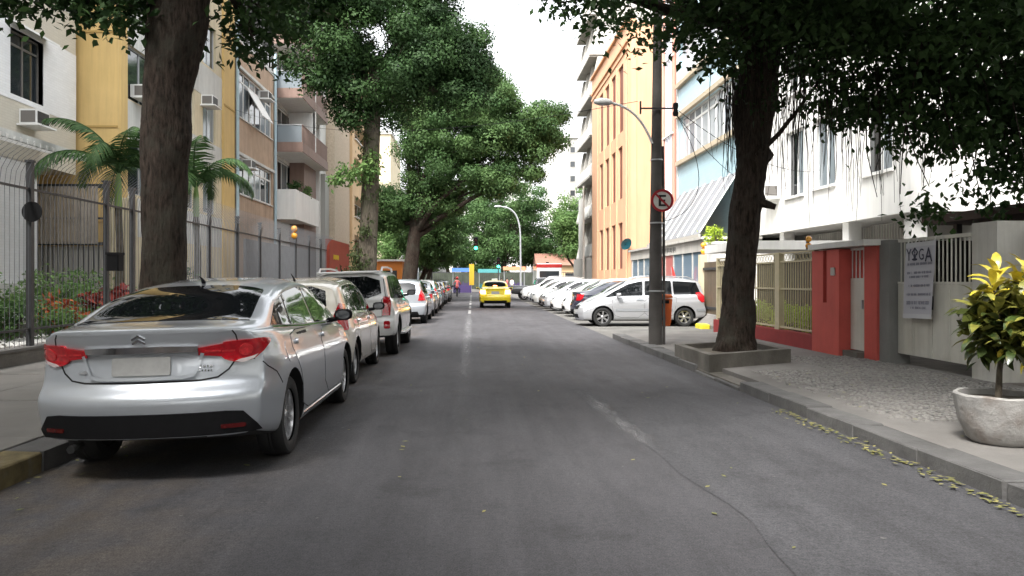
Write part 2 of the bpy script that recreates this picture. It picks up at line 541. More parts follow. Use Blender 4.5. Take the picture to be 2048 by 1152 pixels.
FR = [0, .25, .5, .75]
SIDE = [(0, .90), (.045, .955), (.14, .985), (.24, .993), (.33, .998), (.38, 1.0), (.43, 1.0), (.48, 1.0), (.53, 1.0), (.58, 1.0), (.64, .998), (.70, .995), (.76, .985), (.80, .968), (.93, .945), (1.0, .915)]
def make_body(S):
    L, W = S['L'], S['W']; hl, hw = L / 2, W / 2
    top, belt, cl = S['ftop'], S['fbelt'], S['fcl']
    rs, fs = prof(S['rear'], 0.02), prof(S['front'], 0.03)
    side = S.get('side', SIDE)
    def section(y):
        t = (y + hl) / L
        w = hw * (1 - S.get('ra', .05) * max(0, 1 - t / .14) ** 2 - S.get('fa', .09) * max(0, 1 - (1 - t) / .17) ** 2)
        c, b, tp = cl(y), belt(y), top(y)
        g = max(0.028, tp - b)
        out = [(0.90 * w * f, c) for f in FR]
        out += [(w * x, c + s * (b - c)) for s, x in side]
        wb = .915 * w
        q = min(1, g / .35)
        drop = .012 + .055 * q
        ze = b + g - drop
        tw = wb - S['lean'] * (g - drop) - .03
        out += [(wb - .03 - (wb - .03 - tw) * k, b + .006 + (ze - .02 - b - .006) * k) for k in (0.06, .35, .68, 1.0)]
        out += [(tw - .025 - .015 * q, ze + .012)]
        te = tw - .06 - .03 * q
        out += [(te * f, tp - (tp - ze) * .42 * f ** 3) for f in FR[::-1]]
        return out
    def deform(x, y, z):
        t = (y + hl) / L
        fr = max(0, 1 - t / .24) ** 1.7; ff = max(0, 1 - (1 - t) / .26) ** 1.7
        k = min(1.0, abs(x) / hw)
        return (x, y + fr * (rs(z) + S.get('rc', .10) * k ** 2.8) - ff * (fs(z) + S.get('fc', .22) * k ** 2.6), z)
    ts = [0, .005, .022, .05, .085, .12] + list(np.linspace(.155, .845, 32)) + [.88, .915, .95, .978, .995, 1]
    V, Fc = [], []
    nh = len(section(0)); nr = 2 * nh - 2
    for t in ts:
        y = -hl + t * L
        s = section(y)
        ring = [(x, z) for x, z in s] + [(-x, z) for x, z in s[-2:0:-1]]
        for x, z in ring: V.append(deform(x, y, z))
    for i in range(len(ts) - 1):
        for k in range(nr):
            k2 = (k + 1) % nr
            Fc.append((i * nr + k, (i + 1) * nr + k, (i + 1) * nr + k2, i * nr + k2))
    nrow = nh - 8 + 2
    for end in (0, 1):
        y = -hl if end == 0 else hl
        s = section(y); base = 0 if end == 0 else (len(ts) - 1) * nr
        def rid(i): return base + i
        def lid(i): return base + (nr - i) % nr
        rows = []
        rows.append([lid(4), lid(3), lid(2), lid(1), rid(0), rid(1), rid(2), rid(3), rid(4)])
        last = nh - 5
        for i in range(5, last):
            x, z = s[i]
            row = [lid(i)]
            for f in (-.75, -.5, -.25, 0, .25, .5, .75):
                V.append(deform(x * f, y, z)); row.append(len(V) - 1)
            row.append(rid(i)); rows.append(row)
        rows.append([lid(last), lid(last + 1), lid(last + 2), lid(last + 3), nh - 1 + base, rid(last + 3), rid(last + 2), rid(last + 1), rid(last)])
        for a in range(len(rows) - 1):
            for c in range(8):
                f = (rows[a][c], rows[a][c + 1], rows[a + 1][c + 1], rows[a + 1][c])
                Fc.append(f if end == 0 else f[::-1])
    me = bpy.data.meshes.new('tmp')
    me.from_pydata(V, [], Fc)
    bm = bmesh.new(); bm.from_mesh(me); bmesh.ops.recalc_face_normals(bm, faces=bm.faces); bm.to_mesh(me); bm.free()
    o = link_mesh('tmp', me)
    md = o.modifiers.new('s', 'SUBSURF'); md.levels = 1; md.render_levels = 1
    sm = eval_mesh(o)
    bvh = BVHTree.FromPolygons([v.co for v in sm.vertices], [tuple(p.vertices) for p in sm.polygons])
    # wheel wells
    c = MB(); rw = S['rw']; Rc = rw + S.get('gap', .055)
    for ya in S['axles']:
        for sgn in (-1, 1):
            x0, x1 = sgn * (hw - .32), sgn * (hw + .25)
            n = 32
            vs = [(x, ya + Rc * math.cos(2 * math.pi * k / n), rw + .01 + Rc * math.sin(2 * math.pi * k / n)) for x in (x0, x1) for k in range(n)]
            fs_ = [tuple(range(n)), tuple(range(2 * n - 1, n - 1, -1))] + [(k, k + n, (k + 1) % n + n, (k + 1) % n) for k in range(n)]
            c.add(vs, fs_)
    cm = c.mesh('cut', M['dark'])
    co = link_mesh('cut', cm)
    o.modifiers.clear()
    o.data = sm
    bo = o.modifiers.new('b', 'BOOLEAN'); bo.operation = 'DIFFERENCE'; bo.object = co; bo.solver = 'EXACT'
    fm = eval_mesh(o)
    bpy.data.objects.remove(o); bpy.data.objects.remove(co)
    return fm, bvh

RIMS = {}
def rim_mesh(style):
    if style in RIMS: return RIMS[style]
    mb = MB()
    # unit: rim radius 1, outward face towards +x
    mb.lathe([(1.0, -.55), (1.0, .10), (.985, .16), (.94, .15), (.92, .06), (.90, -.5)], 28, axis='x')
    mb.lathe([(.0, .12), (.13, .12), (.20, .07), (.20, -.1)], 14, axis='x')
    spokes = {'pair': [(k * 72 + d) for k in range(5) for d in (-13, 13)], 'six': [k * 60 for k in range(6)], 'five': [k * 72 for k in range(5)]}[style]
    for a in spokes:
        w0, w1 = (.055, .06) if style == 'pair' else (.13, .20)
        ca, sa = math.cos(R(a)), math.sin(R(a))
        pts = []
        for (r, w, h0, h1) in ((.15, w0, -.06, .07), (.55, (w0 + w1) / 2, -.05, .10), (.95, w1, -.08, .10)):
            pts.append([(h, r * ca - s * w * sa, r * sa + s * w * ca) for (h, s) in ((h0, -1), (h1, -.75), (h1, .75), (h0, 1))])
        vs = [p for q in pts for p in q]
        fs = []
        for i in (0, 1):
            for k in range(4):
                fs.append((i * 4 + k, i * 4 + (k + 1) % 4, i * 4 + 4 + (k + 1) % 4, i * 4 + 4 + k))
        fs += [(0, 1, 2, 3), (8, 9, 10, 11)]
        mb.add(vs, fs)
    RIMS[style] = mb.mesh('rim', M['alloy'], smooth=35)
    return RIMS[style]
_t = MB(); _t.lathe([(.66, -.30), (.70, -.33), (.80, -.345), (.93, -.33), (.985, -.27), (1.0, -.18), (1.0, -.06), (.992, -.05), (.992, -.03), (1.0, -.02), (1.0, .02), (.992, .03), (.992, .05), (1.0, .06), (1.0, .18), (.985, .27), (.93, .33), (.80, .345), (.70, .33), (.66, .30)], 36, axis='x')
TYRE = _t.mesh('tyre', M['rubber'], smooth=40)
_t = MB(); _t.lathe([(.0, .02), (.40, .02), (.42, -.02), (.64, -.02), (.64, -.25), (0, -.25)], 24, axis='x')
HUB = _t.mesh('wheel', M['dark'], smooth=40)

def add_wheels(car):
    S = car['S']; hw = S['W'] / 2; rw = S['rw']
    for ya in S['axles']:
        for sgn in (1, -1):
            w = link_mesh('wheel', HUB, car['root'], (sgn * (hw - .035 - .34 * rw), ya, rw))
            w.scale = (rw, rw, rw)
            if sgn < 0: w.rotation_euler = (0, 0, math.pi)
            w.rotation_euler.x = random.uniform(0, 6)
            link_mesh('tyre', TYRE, w)
            r = link_mesh('rim', rim_mesh(S.get('rim', 'five')), w, (.16, 0, 0))
            k = .655
            r.scale = (k * .9, k, k)

def mirror_part(car, sgn, y, z, m):
    S = car['S']; hw = S['W'] / 2
    mb = MB()
    vs, fs = [], []
    x0 = hw * .90
    # housing: rounded pod, wider than tall, flat towards the rear
    n = 10
    rings = [(-.055, .80), (-.03, 1.0), (.02, .98), (.06, .80), (.085, .45)]
    for (dy, k) in rings:
        for i in range(n):
            a = 2 * math.pi * i / n
            cx = abs(math.cos(a)) ** .7 * math.copysign(1, math.cos(a)); cz = abs(math.sin(a)) ** .7 * math.copysign(1, math.sin(a))
            vs.append((sgn * (x0 + .155 + .10 * k * cx), y + dy, z + .065 * k * cz))
    for j in range(len(rings) - 1):
        for i in range(n): fs.append((j * n + i, j * n + (i + 1) % n, (j + 1) * n + (i + 1) % n, (j + 1) * n + i))
    fs += [tuple(range(n)), tuple(range(len(rings) * n - 1, (len(rings) - 1) * n - 1, -1))]
    mb.add(vs, fs)
    mb.tube([(sgn * (x0 - .02), y + .05, z - .06), (sgn * (x0 + .06), y + .03, z - .05), (sgn * (x0 + .10), y + .01, z - .03)], [.03, .025, .025], 6)
    o = mb.build('wing_mirror', m, car['root'], smooth=50, local=True)
    g = MB(); g.add([(sgn * (x0 + .155 + .078 * math.cos(t)), y - .058, z + .048 * math.sin(t)) for t in np.linspace(0, 2 * math.pi, 12, endpoint=False)], [tuple(range(12))])
    g.build('mirror_glass', M['glass'], o, local=True)

def new_car(name, label, S, paint, group=None, cat='car'):
    S = dict(S)
    S['ftop'], S['fbelt'], S['fcl'] = prof(S['top'], S.get('sig', .06)), prof(S['belt'], .08), prof(S['cl'], .08)
    root = thing(name, label, cat, (0, 0, 0), group)
    car = {'root': root, 'S': S, 'paint': paint}
    me, car['bvh'] = make_body(S)
    me.name = 'body'
    me.materials.clear(); me.materials.append(paint); me.materials.append(M['dark'])
    hw = S['W'] / 2; Rc = S['rw'] + S.get('gap', .055)
    mi = []
    for p in me.polygons:
        d = 0
        for ya in S['axles']:
            ok = all(math.hypot(me.vertices[i].co.y - ya, me.vertices[i].co.z - S['rw'] - .01) <= Rc + .004 for i in p.vertices)
            if ok: d = 1
        if p.normal.z < -.8 and p.center.z < .45: d = 1
        mi.append(d)
    me.polygons.foreach_set('material_index', mi)
    me.polygons.foreach_set('use_smooth', [True] * len(me.polygons))
    me.set_sharp_from_angle(angle=R(42))
    link_mesh('body', me, root)
    add_wheels(car)
    return car

def dlo(car, y0, y1, lean0=0.0, lean1=0.0, zlo=.03, zhi=.055, n=14, clip=True):
    """side window outline between y0 and y1 from the belt to the roof edge; lean = y shift of the top end of each upright"""
    S = car['S']
    lo, hi = [], []
    def zt(y):
        b, t = S['fbelt'](y), S['ftop'](y); g = t - b; q = min(1, g / .35)
        return b + g - (.012 + .055 * q) - zhi
    for i in range(n + 1):
        y = y0 + (y1 - y0) * i / n
        lo.append((y, S['fbelt'](y) + zlo))
    for i in range(n + 1):
        a, b = y0 + lean0, y1 + lean1
        y = b + (a - b) * i / n
        z = zt(y)
        if z > S['fbelt'](y) + zlo + .012: hi.append((y, z))
    return lo + hi

def side_both(car, name, poly, m, off=.005, grid=.06, label=None, sides=(1, -1), parent=None):
    out = []
    for s in sides:
        p = poly if s > 0 else [(-u, v) for u, v in poly]
        out.append(patch(car, name, p, 90 * s, m, off, grid, parent))
    return out

def door(car, poly, sides=(1, -1), handle=None, hm=None):
    for s in sides:
        p = poly if s > 0 else [(-u, v) for u, v in poly]
        g = MB()
        g.use(1); patch_mesh(g, car['bvh'], p, 90 * s, .0012, .08, .004)
        g.use(0); patch_mesh(g, car['bvh'], shrink(p, .008), 90 * s, .004, .08, .006)
        d = g.build('door', [car['paint'], M['dark']], car['root'], smooth=50, local=True)
        if handle:
            y, z = handle
            hp = rr(y - .10, y + .10, z - .022, z + .022, .02)
            if s < 0: hp = [(-u, v) for u, v in hp]
            patch(car, 'handle', hp, 90 * s, hm or car['paint'], .028, .05, d)

def rear_plate(car, x, z, w=.40, h=.13, m=None, ang=0, off=.012):
    return patch(car, 'number_plate', rr(x - w / 2, x + w / 2, z - h / 2, z + h / 2, .012), ang, m or M['plate'], off, .07)

def place(car_or_root, x, y, rz=0.0, roll=0.0, z=0.0, sc=1.0):
    r = car_or_root['root'] if isinstance(car_or_root, dict) else car_or_root
    r.location = (x, y, z)
    r.rotation_mode = 'ZXY' if False else 'XYZ'
    r.rotation_euler = (0, roll, rz)
    r.scale = (sc, sc, sc)
    return r

SEDAN = dict(L=4.62, W=1.79, lean=.30, rw=.325, axles=(-1.33, 1.38), rim='pair',
    top=[(-2.31, 1.115), (-2.2, 1.13), (-1.98, 1.135), (-1.78, 1.15), (-1.25, 1.365), (-.8, 1.455), (-.25, 1.497), (.15, 1.49), (.5, 1.44), (.95, 1.25), (1.35, 1.05), (1.75, .97), (2.1, .87), (2.31, .72)],
    belt=[(-2.31, 1.07), (-1.6, 1.06), (-.6, 1.01), (1.1, .965), (1.6, .91), (2.31, .66)],
    cl=[(-2.31, .33), (-1.9, .25), (-1.2, .18), (1.5, .17), (2.31, .20)],
    rear=[(.2, .08), (.34, .035), (.46, .02), (.56, .0), (.62, .0), (.655, .03), (.70, .085), (.74, .10), (.90, .125), (.955, .11), (1.0, .085), (1.06, .075), (1.09, .06), (1.2, .06)],
    front=[(.15, .10), (.3, .02), (.5, 0), (.62, .06), (.75, .18), (1.0, .3)], rc=.27, ra=.085)

def generic_sedan_like(car, tail=True, front=True, plate=None, lamp=None):
    """lamps, glass, doors, mirrors shared by the simpler cars; sizes come from the spec"""
    S = car['S']; hw = S['W'] / 2; hl = S['L'] / 2
    D = S['d']
    patch(car, 'windshield', chaikin(D['ws']), 'top', M['carglass'], .006, .05)
    if D.get('rw_mode', 'top') == 'top': patch(car, 'rear_window', chaikin(D['rwin']), 'top', M['carglass'], .006, .05)
    else: patch(car, 'rear_window', chaikin(D['rwin']), 0, M['carglass'], .006, .05)
    for w in D['side']: side_both(car, 'side_window', dlo(car, *w), M['carglass'])
    for dd in D['doors']: door(car, dd[0], handle=dd[1], hm=D.get('hm'))
    for s in (1, -1): mirror_part(car, s, D['mir'][0], D['mir'][1], D.get('mirm') or car['paint'])
    if tail:
        for s in (1, -1):
            for (poly, ang) in D['tail']:
                p = poly if s > 0 else [(-u, v) for u, v in poly]
                patch(car, 'tail_light', p, ang * s, lamp or M['tail'], .012, .045)
        rear_plate(car, 0, D['plate'], m=plate)
        if 'rbump' in D: patch(car, 'bumper', D['rbump'], 0, M['blackplastic'], .008, .07)
    if front:
        for s in (1, -1):
            p = D['head'] if s < 0 else [(-u, v) for u, v in D['head']]
            patch(car, 'headlight', chaikin(p), 180 - 32 * s, M['head'], .010, .045)
        patch(car, 'grille', D['grille'], 180, M['blackplastic'], .006, .05)
        patch(car, 'bumper_intake', D['intake'], 180, M['blackplastic'], .006, .05)
        rear_plate(car, 0, D['fplate'], ang=180, m=plate)

# --- the silver sedan in front
silver = new_car('parked_sedan', 'silver four-door sedan with red wrap-round tail lamps, nearest car parked at the left kerb', SEDAN, M['p_silver'], 'cars parked along the left kerb')
def _sil():
    c = silver
    patch(c, 'rear_window', chaikin([(-.67, -1.79), (-.3, -1.82), (.3, -1.82), (.67, -1.79), (.66, -1.74), (.60, -1.10), (.57, -1.03), (.3, -1.0), (-.3, -1.0), (-.57, -1.03), (-.60, -1.10), (-.66, -1.74)], 1), 'top', M['carglass'], .006, .04)
    patch(c, 'windshield', chaikin([(-.52, .40), (.52, .40), (.64, 1.28), (-.64, 1.28)]), 'top', M['carglass'], .006, .05)
    # side glass: rear quarter, rear door, front door
    side_both(c, 'side_window', dlo(c, -1.60, -.98, .36, .02, zhi=.05), M['carglass'])
    side_both(c, 'side_window', dlo(c, -.93, -.02, .02, -.10, zhi=.05), M['carglass'])
    side_both(c, 'side_window', dlo(c, .06, 1.10, -.10, -.25, zhi=.05), M['carglass'])
    # bright moulding under and over the glass
    for s in (1, -1):
        pl = strip_poly([(y * s, SEDAN_BELT(y) + .012) for y in np.linspace(-1.6, 1.1, 16)], .016)
        patch(c, 'window_trim', pl, 90 * s, M['chrome'], .008, .08)
    door(c, chaikin([(-.98, .30), (-.02, .30), (-.02, 1.0), (-1.22, 1.02), (-1.25, .85), (-1.02, .62)]), handle=(-1.00, .915))
    door(c, chaikin([(0, .30), (1.0, .30), (1.10, .60), (1.08, .95), (0, .99)]), handle=(.16, .895))
    for s in (1,):
        patch(c, 'fuel_flap', [(-1.42 + .085 * math.cos(t), .86 + .085 * math.sin(t)) for t in np.linspace(0, 2 * math.pi, 20, endpoint=False)], 90, c['paint'], .004, .05)
    side_both(c, 'sill_trim', strip_poly([(y, .265) for y in np.linspace(-.92, .98, 10)], .022), M['chrome'], .008, .1)
    for s in (1, -1): mirror_part(c, s, .80, 1.06, M['blackplastic'])
    # tail lamps: trunk half and wing half
    for s in (1, -1):
        fx = (lambda P: P) if s > 0 else (lambda P: [(-u, v) for u, v in P])
        patch(c, 'tail_light', fx([(.40, .915), (.655, .882), (.66, 1.004), (.52, .985), (.405, .968)]), 0, M['tail'], .014, .035)
        lamp = patch(c, 'tail_light', fx(chaikin([(.565, .90), (.60, .865), (.70, .840), (.80, .862), (.885, .925), (.975, .985), (.93, 1.008), (.80, 1.016), (.65, 1.010), (.565, 1.002)], 1)), 32 * s, M['tail'], .016, .035)
        patch(c, 'reverse_lamp', fx([(.66, .853), (.72, .842), (.80, .868), (.83, .90), (.79, .885), (.70, .868)]), 32 * s, M['tail_clear'], .0185, .03, lamp)
        ring = [(.74 + .052 * math.cos(t), .94 + .046 * math.sin(t)) for t in np.linspace(0, 2 * math.pi, 18, endpoint=False)]
        patch(c, 'brake_lamp', fx(ring), 32 * s, M['tail_bright'], .022, .03, lamp)
        patch(c, 'lens_band', fx([(.44, .935), (.64, .93), (.645, .945), (.45, .947)]), 0, M['tail_bright'], .0165, .03, lamp)
    patch(c, 'chrome_strip', [(-.40, .942), (.40, .942), (.405, .985), (.2, .99), (-.2, .99), (-.405, .985)], 0, M['chrome'], .022, .04)
    # recess for the plate, its rim catches the light
    patch(c, 'plate_recess', chaikin([(-.43, .935), (-.37, .755), (.37, .755), (.43, .935)]), 0, MATS['silver car paint'], .004, .05)
    rear_plate(c, 0, .845, .42, .135, off=.016)
    patch(c, 'recess_rim', strip_poly([(-.375, .775), (-.30, .757), (0, .752), (.30, .757), (.375, .775)], .026), 0, M['p_silver'], .018, .03, skirt=.0)
    for s in (1, -1):
        patch(c, 'recess_rim', strip_poly([(.375 * s, .78), (.40 * s, .84), (.43 * s, .93)], .024), 0, M['p_silver'], .016, .03, skirt=.0)
    seam = [(.655, .885), (.60, .80), (.53, .748), (.42, .732), (0, .728), (-.42, .732), (-.53, .748), (-.60, .80), (-.655, .885)]
    patch(c, 'trunk_seam', strip_poly(seam, .012), 0, M['dark'], .0025, .04, skirt=.004)
    side_both(c, 'bumper_seam', strip_poly([(-2.02, .87), (-1.93, .80), (-1.80, .74), (-1.70, .64)], .009), M['dark'], .0025, .05)
    for s in (1, -1):
        pl = [(.665 * s, 1.01), (.66 * s, 1.05), (.64 * s, 1.085)]
        patch(c, 'trunk_seam', strip_poly(pl, .010), 0, M['dark'], .0025, .04, skirt=.004)
    patch(c, 'lower_bumper', [(-.80, .345), (.80, .345), (.79, .40), (.71, .50), (.60, .512), (-.60, .512), (-.71, .50), (-.79, .40)], 0, M['blackplastic'], .012, .05)
    for s in (1, -1):
        patch(c, 'reflector', rr(min(.56 * s, .72 * s), max(.56 * s, .72 * s), .385, .415, .012), 0, M['reflector'], .018, .04)
    # two stacked chevrons, chrome
    for dz in (0, .030):
        g = MB(); pts = [(-.052, 1.020 + dz), (-.012, 1.020 + dz), (0.0, 1.034 + dz), (.012, 1.020 + dz), (.052, 1.020 + dz), (.012, 1.056 + dz), (-.012, 1.056 + dz)]
        pts = [(-.048, 1.005 + dz), (0, 1.028 + dz), (.048, 1.005 + dz), (.048, 1.018 + dz), (0.0, 1.046 + dz), (-.048, 1.018 + dz)]
        patch(c, 'badge', pts, 0, M['chrome'], .012, .02)
    patch(c, 'lock_cover', [(-.47, .80), (-.42, .795), (-.385, .812), (-.43, .822)], 0, M['chrome'], .012, .03)
    g = MB()
    for i, (u, w, z) in enumerate(((.40, .02, .83), (.43, .018, .83), (.455, .012, .83), (.475, .02, .83), (.40, .012, .80), (.42, .012, .80), (.44, .012, .80), (.46, .012, .80), (.48, .012, .80))):
        patch_mesh(g, c['bvh'], rr(u, u + w, z - (.010 if z > .81 else .006), z + (.010 if z > .81 else .006), .003), 0, .006, .02, .004)
    g.build('badge', M['chrome'], c['root'], local=True)
    g = MB(); g.tube([(0, -.86, 1.445), (0, -.90, 1.475), (0, -.96, 1.50)], [.022, .012, .004], 6)
    g.build('antenna', M['blackplastic'], c['root'], local=True)
    for s in (1, -1):
        p = [(.45, .66), (.75, .72), (.95, .78), (.80, .82), (.5, .76)]
        patch(c, 'headlight', p if s < 0 else [(-u, v) for u, v in p], 180 - 32 * s, M['head'], .01, .05)
    g = MB(); g.tube([(-.5, -2.10, .27), (-.5, -2.25, .27)], .03, 8); g.build('exhaust', M['dark'], c['root'], local=True)
SEDAN_BELT = prof(SEDAN['belt'], .08)
_sil()
CAMBER = 0.030
def left_z(x): return -max(0, -1.2 - x) * CAMBER
place(silver, -2.36, 5.42 + 2.31, 0.0, -math.atan(CAMBER), left_z(-2.36))

# --- the cream hatchback, the white four-by-four and plainer cars
HATCH = dict(L=3.86, W=1.68, lean=.30, rw=.30, axles=(-1.20, 1.25), rim='five',
    top=[(-1.93, 1.40), (-1.75, 1.43), (-1.2, 1.49), (-.5, 1.52), (.0, 1.51), (.4, 1.44), (.85, 1.20), (1.15, 1.02), (1.5, .94), (1.75, .84), (1.93, .70)],
    belt=[(-1.93, 1.0), (-1.0, .98), (.9, .93), (1.4, .87), (1.93, .64)],
    cl=[(-1.93, .30), (-1.4, .22), (1.4, .19), (1.93, .22)],
    rear=[(.2, .08), (.35, .02), (.5, 0), (.62, .01), (.68, .06), (.95, .08), (1.0, .09), (1.2, .19), (1.42, .36), (1.5, .42)],
    front=[(.15, .10), (.3, .02), (.5, 0), (.62, .06), (.75, .16), (1.0, .3)], rc=.13, ra=.06,
    d=dict(ws=[(-.50, .38), (.50, .38), (.62, 1.10), (-.62, 1.10)], rwin=[(-.52, 1.04), (.52, 1.04), (.47, 1.38), (-.47, 1.38)], rw_mode='rear',
        side=[(-1.30, -.62, .10, .02), (-.56, .10, .02, -.08), (.17, .92, -.08, -.2)],
        doors=[(chaikin([(-.85, .30), (.12, .30), (.12, .95), (-1.0, .97), (-.98, .75)]), (-.80, .87)), (chaikin([(.14, .30), (.9, .30), (1.0, .60), (.98, .92), (.14, .95)]), (.28, .86))],
        mir=(.72, 1.02), tail=[([(.56, .78), (.80, .78), (.84, 1.12), (.70, 1.14), (.62, 1.0)], 25)], plate=.82, rbump=[(-.6, .30), (.6, .30), (.55, .42), (-.55, .42)],
        head=[(.30, .66), (.62, .66), (.86, .80), (.62, .84), (.36, .78)], grille=[(-.35, .62), (.35, .62), (.4, .72), (-.4, .72)], intake=[(-.5, .28), (.5, .28), (.45, .42), (-.45, .42)], fplate=.50))
cream = new_car('parked_hatchback', 'cream hatchback with dark glass, parked bumper to bumper ahead of the silver sedan', HATCH, M['p_cream'], 'cars parked along the left kerb')
cream['S']['d'] = dict(HATCH['d'], mirm=M['blackplastic'], hm=M['chrome'])
generic_sedan_like(cream)
g = MB(); g.tube([(0.0, -1.35, 1.46), (0.0, -1.40, 1.50), (0.0, -1.55, 1.56)], [.02, .012, .004], 6); g.build('antenna', M['blackplastic'], cream['root'], local=True)
place(cream, -2.44, 10.02 + 1.93 + .12, 0.0, -math.atan(CAMBER), left_z(-2.44))

SUV = dict(L=4.42, W=1.80, lean=.20, rw=.355, axles=(-1.42, 1.22), rim='five', gap=.065,
    top=[(-2.21, 1.58), (-2.0, 1.62), (-1.4, 1.655), (-.4, 1.67), (.2, 1.65), (.5, 1.58), (.95, 1.25), (1.2, 1.12), (1.7, 1.06), (2.05, .98), (2.21, .86)],
    belt=[(-2.21, 1.08), (-1.0, 1.05), (1.0, 1.02), (1.6, .99), (2.21, .80)],
    cl=[(-2.21, .40), (-1.4, .32), (1.4, .30), (2.21, .34)],
    rear=[(.3, .08), (.42, .02), (.55, 0), (.68, .01), (.74, .06), (1.05, .07), (1.2, .11), (1.6, .24), (1.7, .28)],
    front=[(.25, .10), (.4, .02), (.6, 0), (.75, .03), (.9, .12), (1.1, .3)], rc=.09, ra=.04,
    d=dict(ws=[(-.56, .52), (.56, .52), (.66, 1.12), (-.66, 1.12)], rwin=[(-.64, 1.12), (.64, 1.12), (.58, 1.53), (-.58, 1.53)], rw_mode='rear',
        side=[(-1.85, -1.05, .14, .0), (-.98, -.05, 0, -.05), (.02, .98, -.05, -.28)],
        doors=[(chaikin([(-.98, .44), (-.02, .44), (-.02, 1.03), (-1.12, 1.05), (-1.1, .85)]), (-.9, .98)), (chaikin([(.0, .44), (.86, .44), (.98, .70), (1.0, 1.0), (0, 1.03)]), (.14, .96))],
        mir=(.82, 1.17), tail=[([(.62, .78), (.77, .78), (.80, 1.0), (.78, 1.14), (.66, 1.14)], 22)], plate=.90,
        head=[(.36, .80), (.68, .80), (.86, .93), (.66, .98), (.42, .94)], grille=[(-.36, .78), (.36, .78), (.4, .94), (-.4, .94)], intake=[(-.6, .42), (.6, .42), (.55, .56), (-.55, .56)], fplate=.64))
suv = new_car('parked_suv', 'tall white four-by-four with roof rails and red side lamps, third car at the left kerb', SUV, M['p_white'], 'cars parked along the left kerb', 'suv')
suv['S']['d'] = dict(SUV['d'], mirm=M['blackplastic'])
generic_sedan_like(suv)
for s in (1, -1):
    patch(suv, 'reflector', rr(min(.66 * s, .78 * s), max(.66 * s, .78 * s), .54, .68, .03), 12 * s, M['tail'], .012, .04)
    g = MB(); g.tube([(s * .60, -1.75, 1.62), (s * .60, -1.62, 1.70), (s * .595, -.6, 1.72), (s * .59, .15, 1.70), (s * .585, .3, 1.64)], [.022, .02, .02, .02, .022], 8)
    g.build('roof_rail', M['alloy'], suv['root'], smooth=40, local=True)
    g = MB(); g.bbox(min(s * .80, s * .96), max(s * .80, s * .96), -.95, .80, .36, .41, .015); g.build('side_step', M['alloy'], suv['root'], local=True)
patch(suv, 'tailgate_seam', strip_poly([(.655, 1.53), (.70, 1.15), (.63, 1.08), (.62, .76), (-.62, .76), (-.63, 1.08), (-.70, 1.15), (-.655, 1.53)], .012), 0, M['dark'], .003, .05, skirt=.003)
g = MB(); g.bbox(-.60, .60, -2.02, -1.84, 1.595, 1.635, .012); g.build('roof_spoiler', M['p_white'], suv['root'], local=True)
g = MB(); g.tube([(-.2, -1.55, 1.64), (-.2, -1.65, 1.72), (-.2, -1.72, 1.78)], [.014, .008, .004], 6); g.build('antenna', M['blackplastic'], suv['root'], local=True)
place(suv, -2.31, 14.35 + 2.21, 0.0, -math.atan(CAMBER), left_z(-2.31))

SED2 = dict(SEDAN, L=4.25, W=1.68, rw=.30, axles=(-1.20, 1.26), rim='five', sig=.05,
    top=[(-2.12, 1.02), (-2.0, 1.04), (-1.75, 1.06), (-1.5, 1.09), (-.95, 1.33), (-.6, 1.41), (-.1, 1.445), (.2, 1.43), (.5, 1.38), (.9, 1.18), (1.2, 1.0), (1.6, .93), (1.95, .84), (2.12, .70)],
    belt=[(-2.12, .98), (-1.4, .98), (-.6, .95), (1.0, .92), (1.5, .88), (2.12, .65)],
    cl=[(-2.12, .30), (-1.6, .22), (1.5, .19), (2.12, .22)],
    rear=[(.2, .08), (.34, .03), (.5, .0), (.62, .01), (.68, .06), (.90, .09), (.98, .075), (1.06, .06)],
    d=dict(ws=[(-.50, .40), (.50, .40), (.61, 1.14), (-.61, 1.14)], rwin=[(-.58, -1.46), (.58, -1.46), (.50, -.72), (-.50, -.72)],
        side=[(-1.18, -.10, .30, -.06), (-.03, .92, -.06, -.22)],
        doors=[(chaikin([(-.86, .30), (-.08, .30), (-.08, .93), (-1.05, .95), (-1.0, .72)]), (-.88, .86)), (chaikin([(-.06, .30), (.86, .30), (.95, .60), (.93, .90), (-.06, .93)]), (.08, .85))],
        mir=(.70, 1.00), tail=[([(.50, .72), (.78, .72), (.84, .80), (.84, .95), (.54, .95)], 22)], plate=.80, rbump=[(-.62, .30), (.62, .30), (.58, .40), (-.58, .40)],
        head=[(.34, .64), (.66, .64), (.88, .76), (.66, .80), (.40, .76)], grille=[(-.34, .62), (.34, .62), (.38, .72), (-.38, .72)], intake=[(-.5, .28), (.5, .28), (.45, .42), (-.45, .42)], fplate=.50))
sedan2 = new_car('parked_sedan', 'x', SED2, M['p_black'])
generic_sedan_like(sedan2)
hatch2 = new_car('parked_hatchback', 'x', dict(HATCH, H=0), M['p_white'])
generic_sedan_like(hatch2)

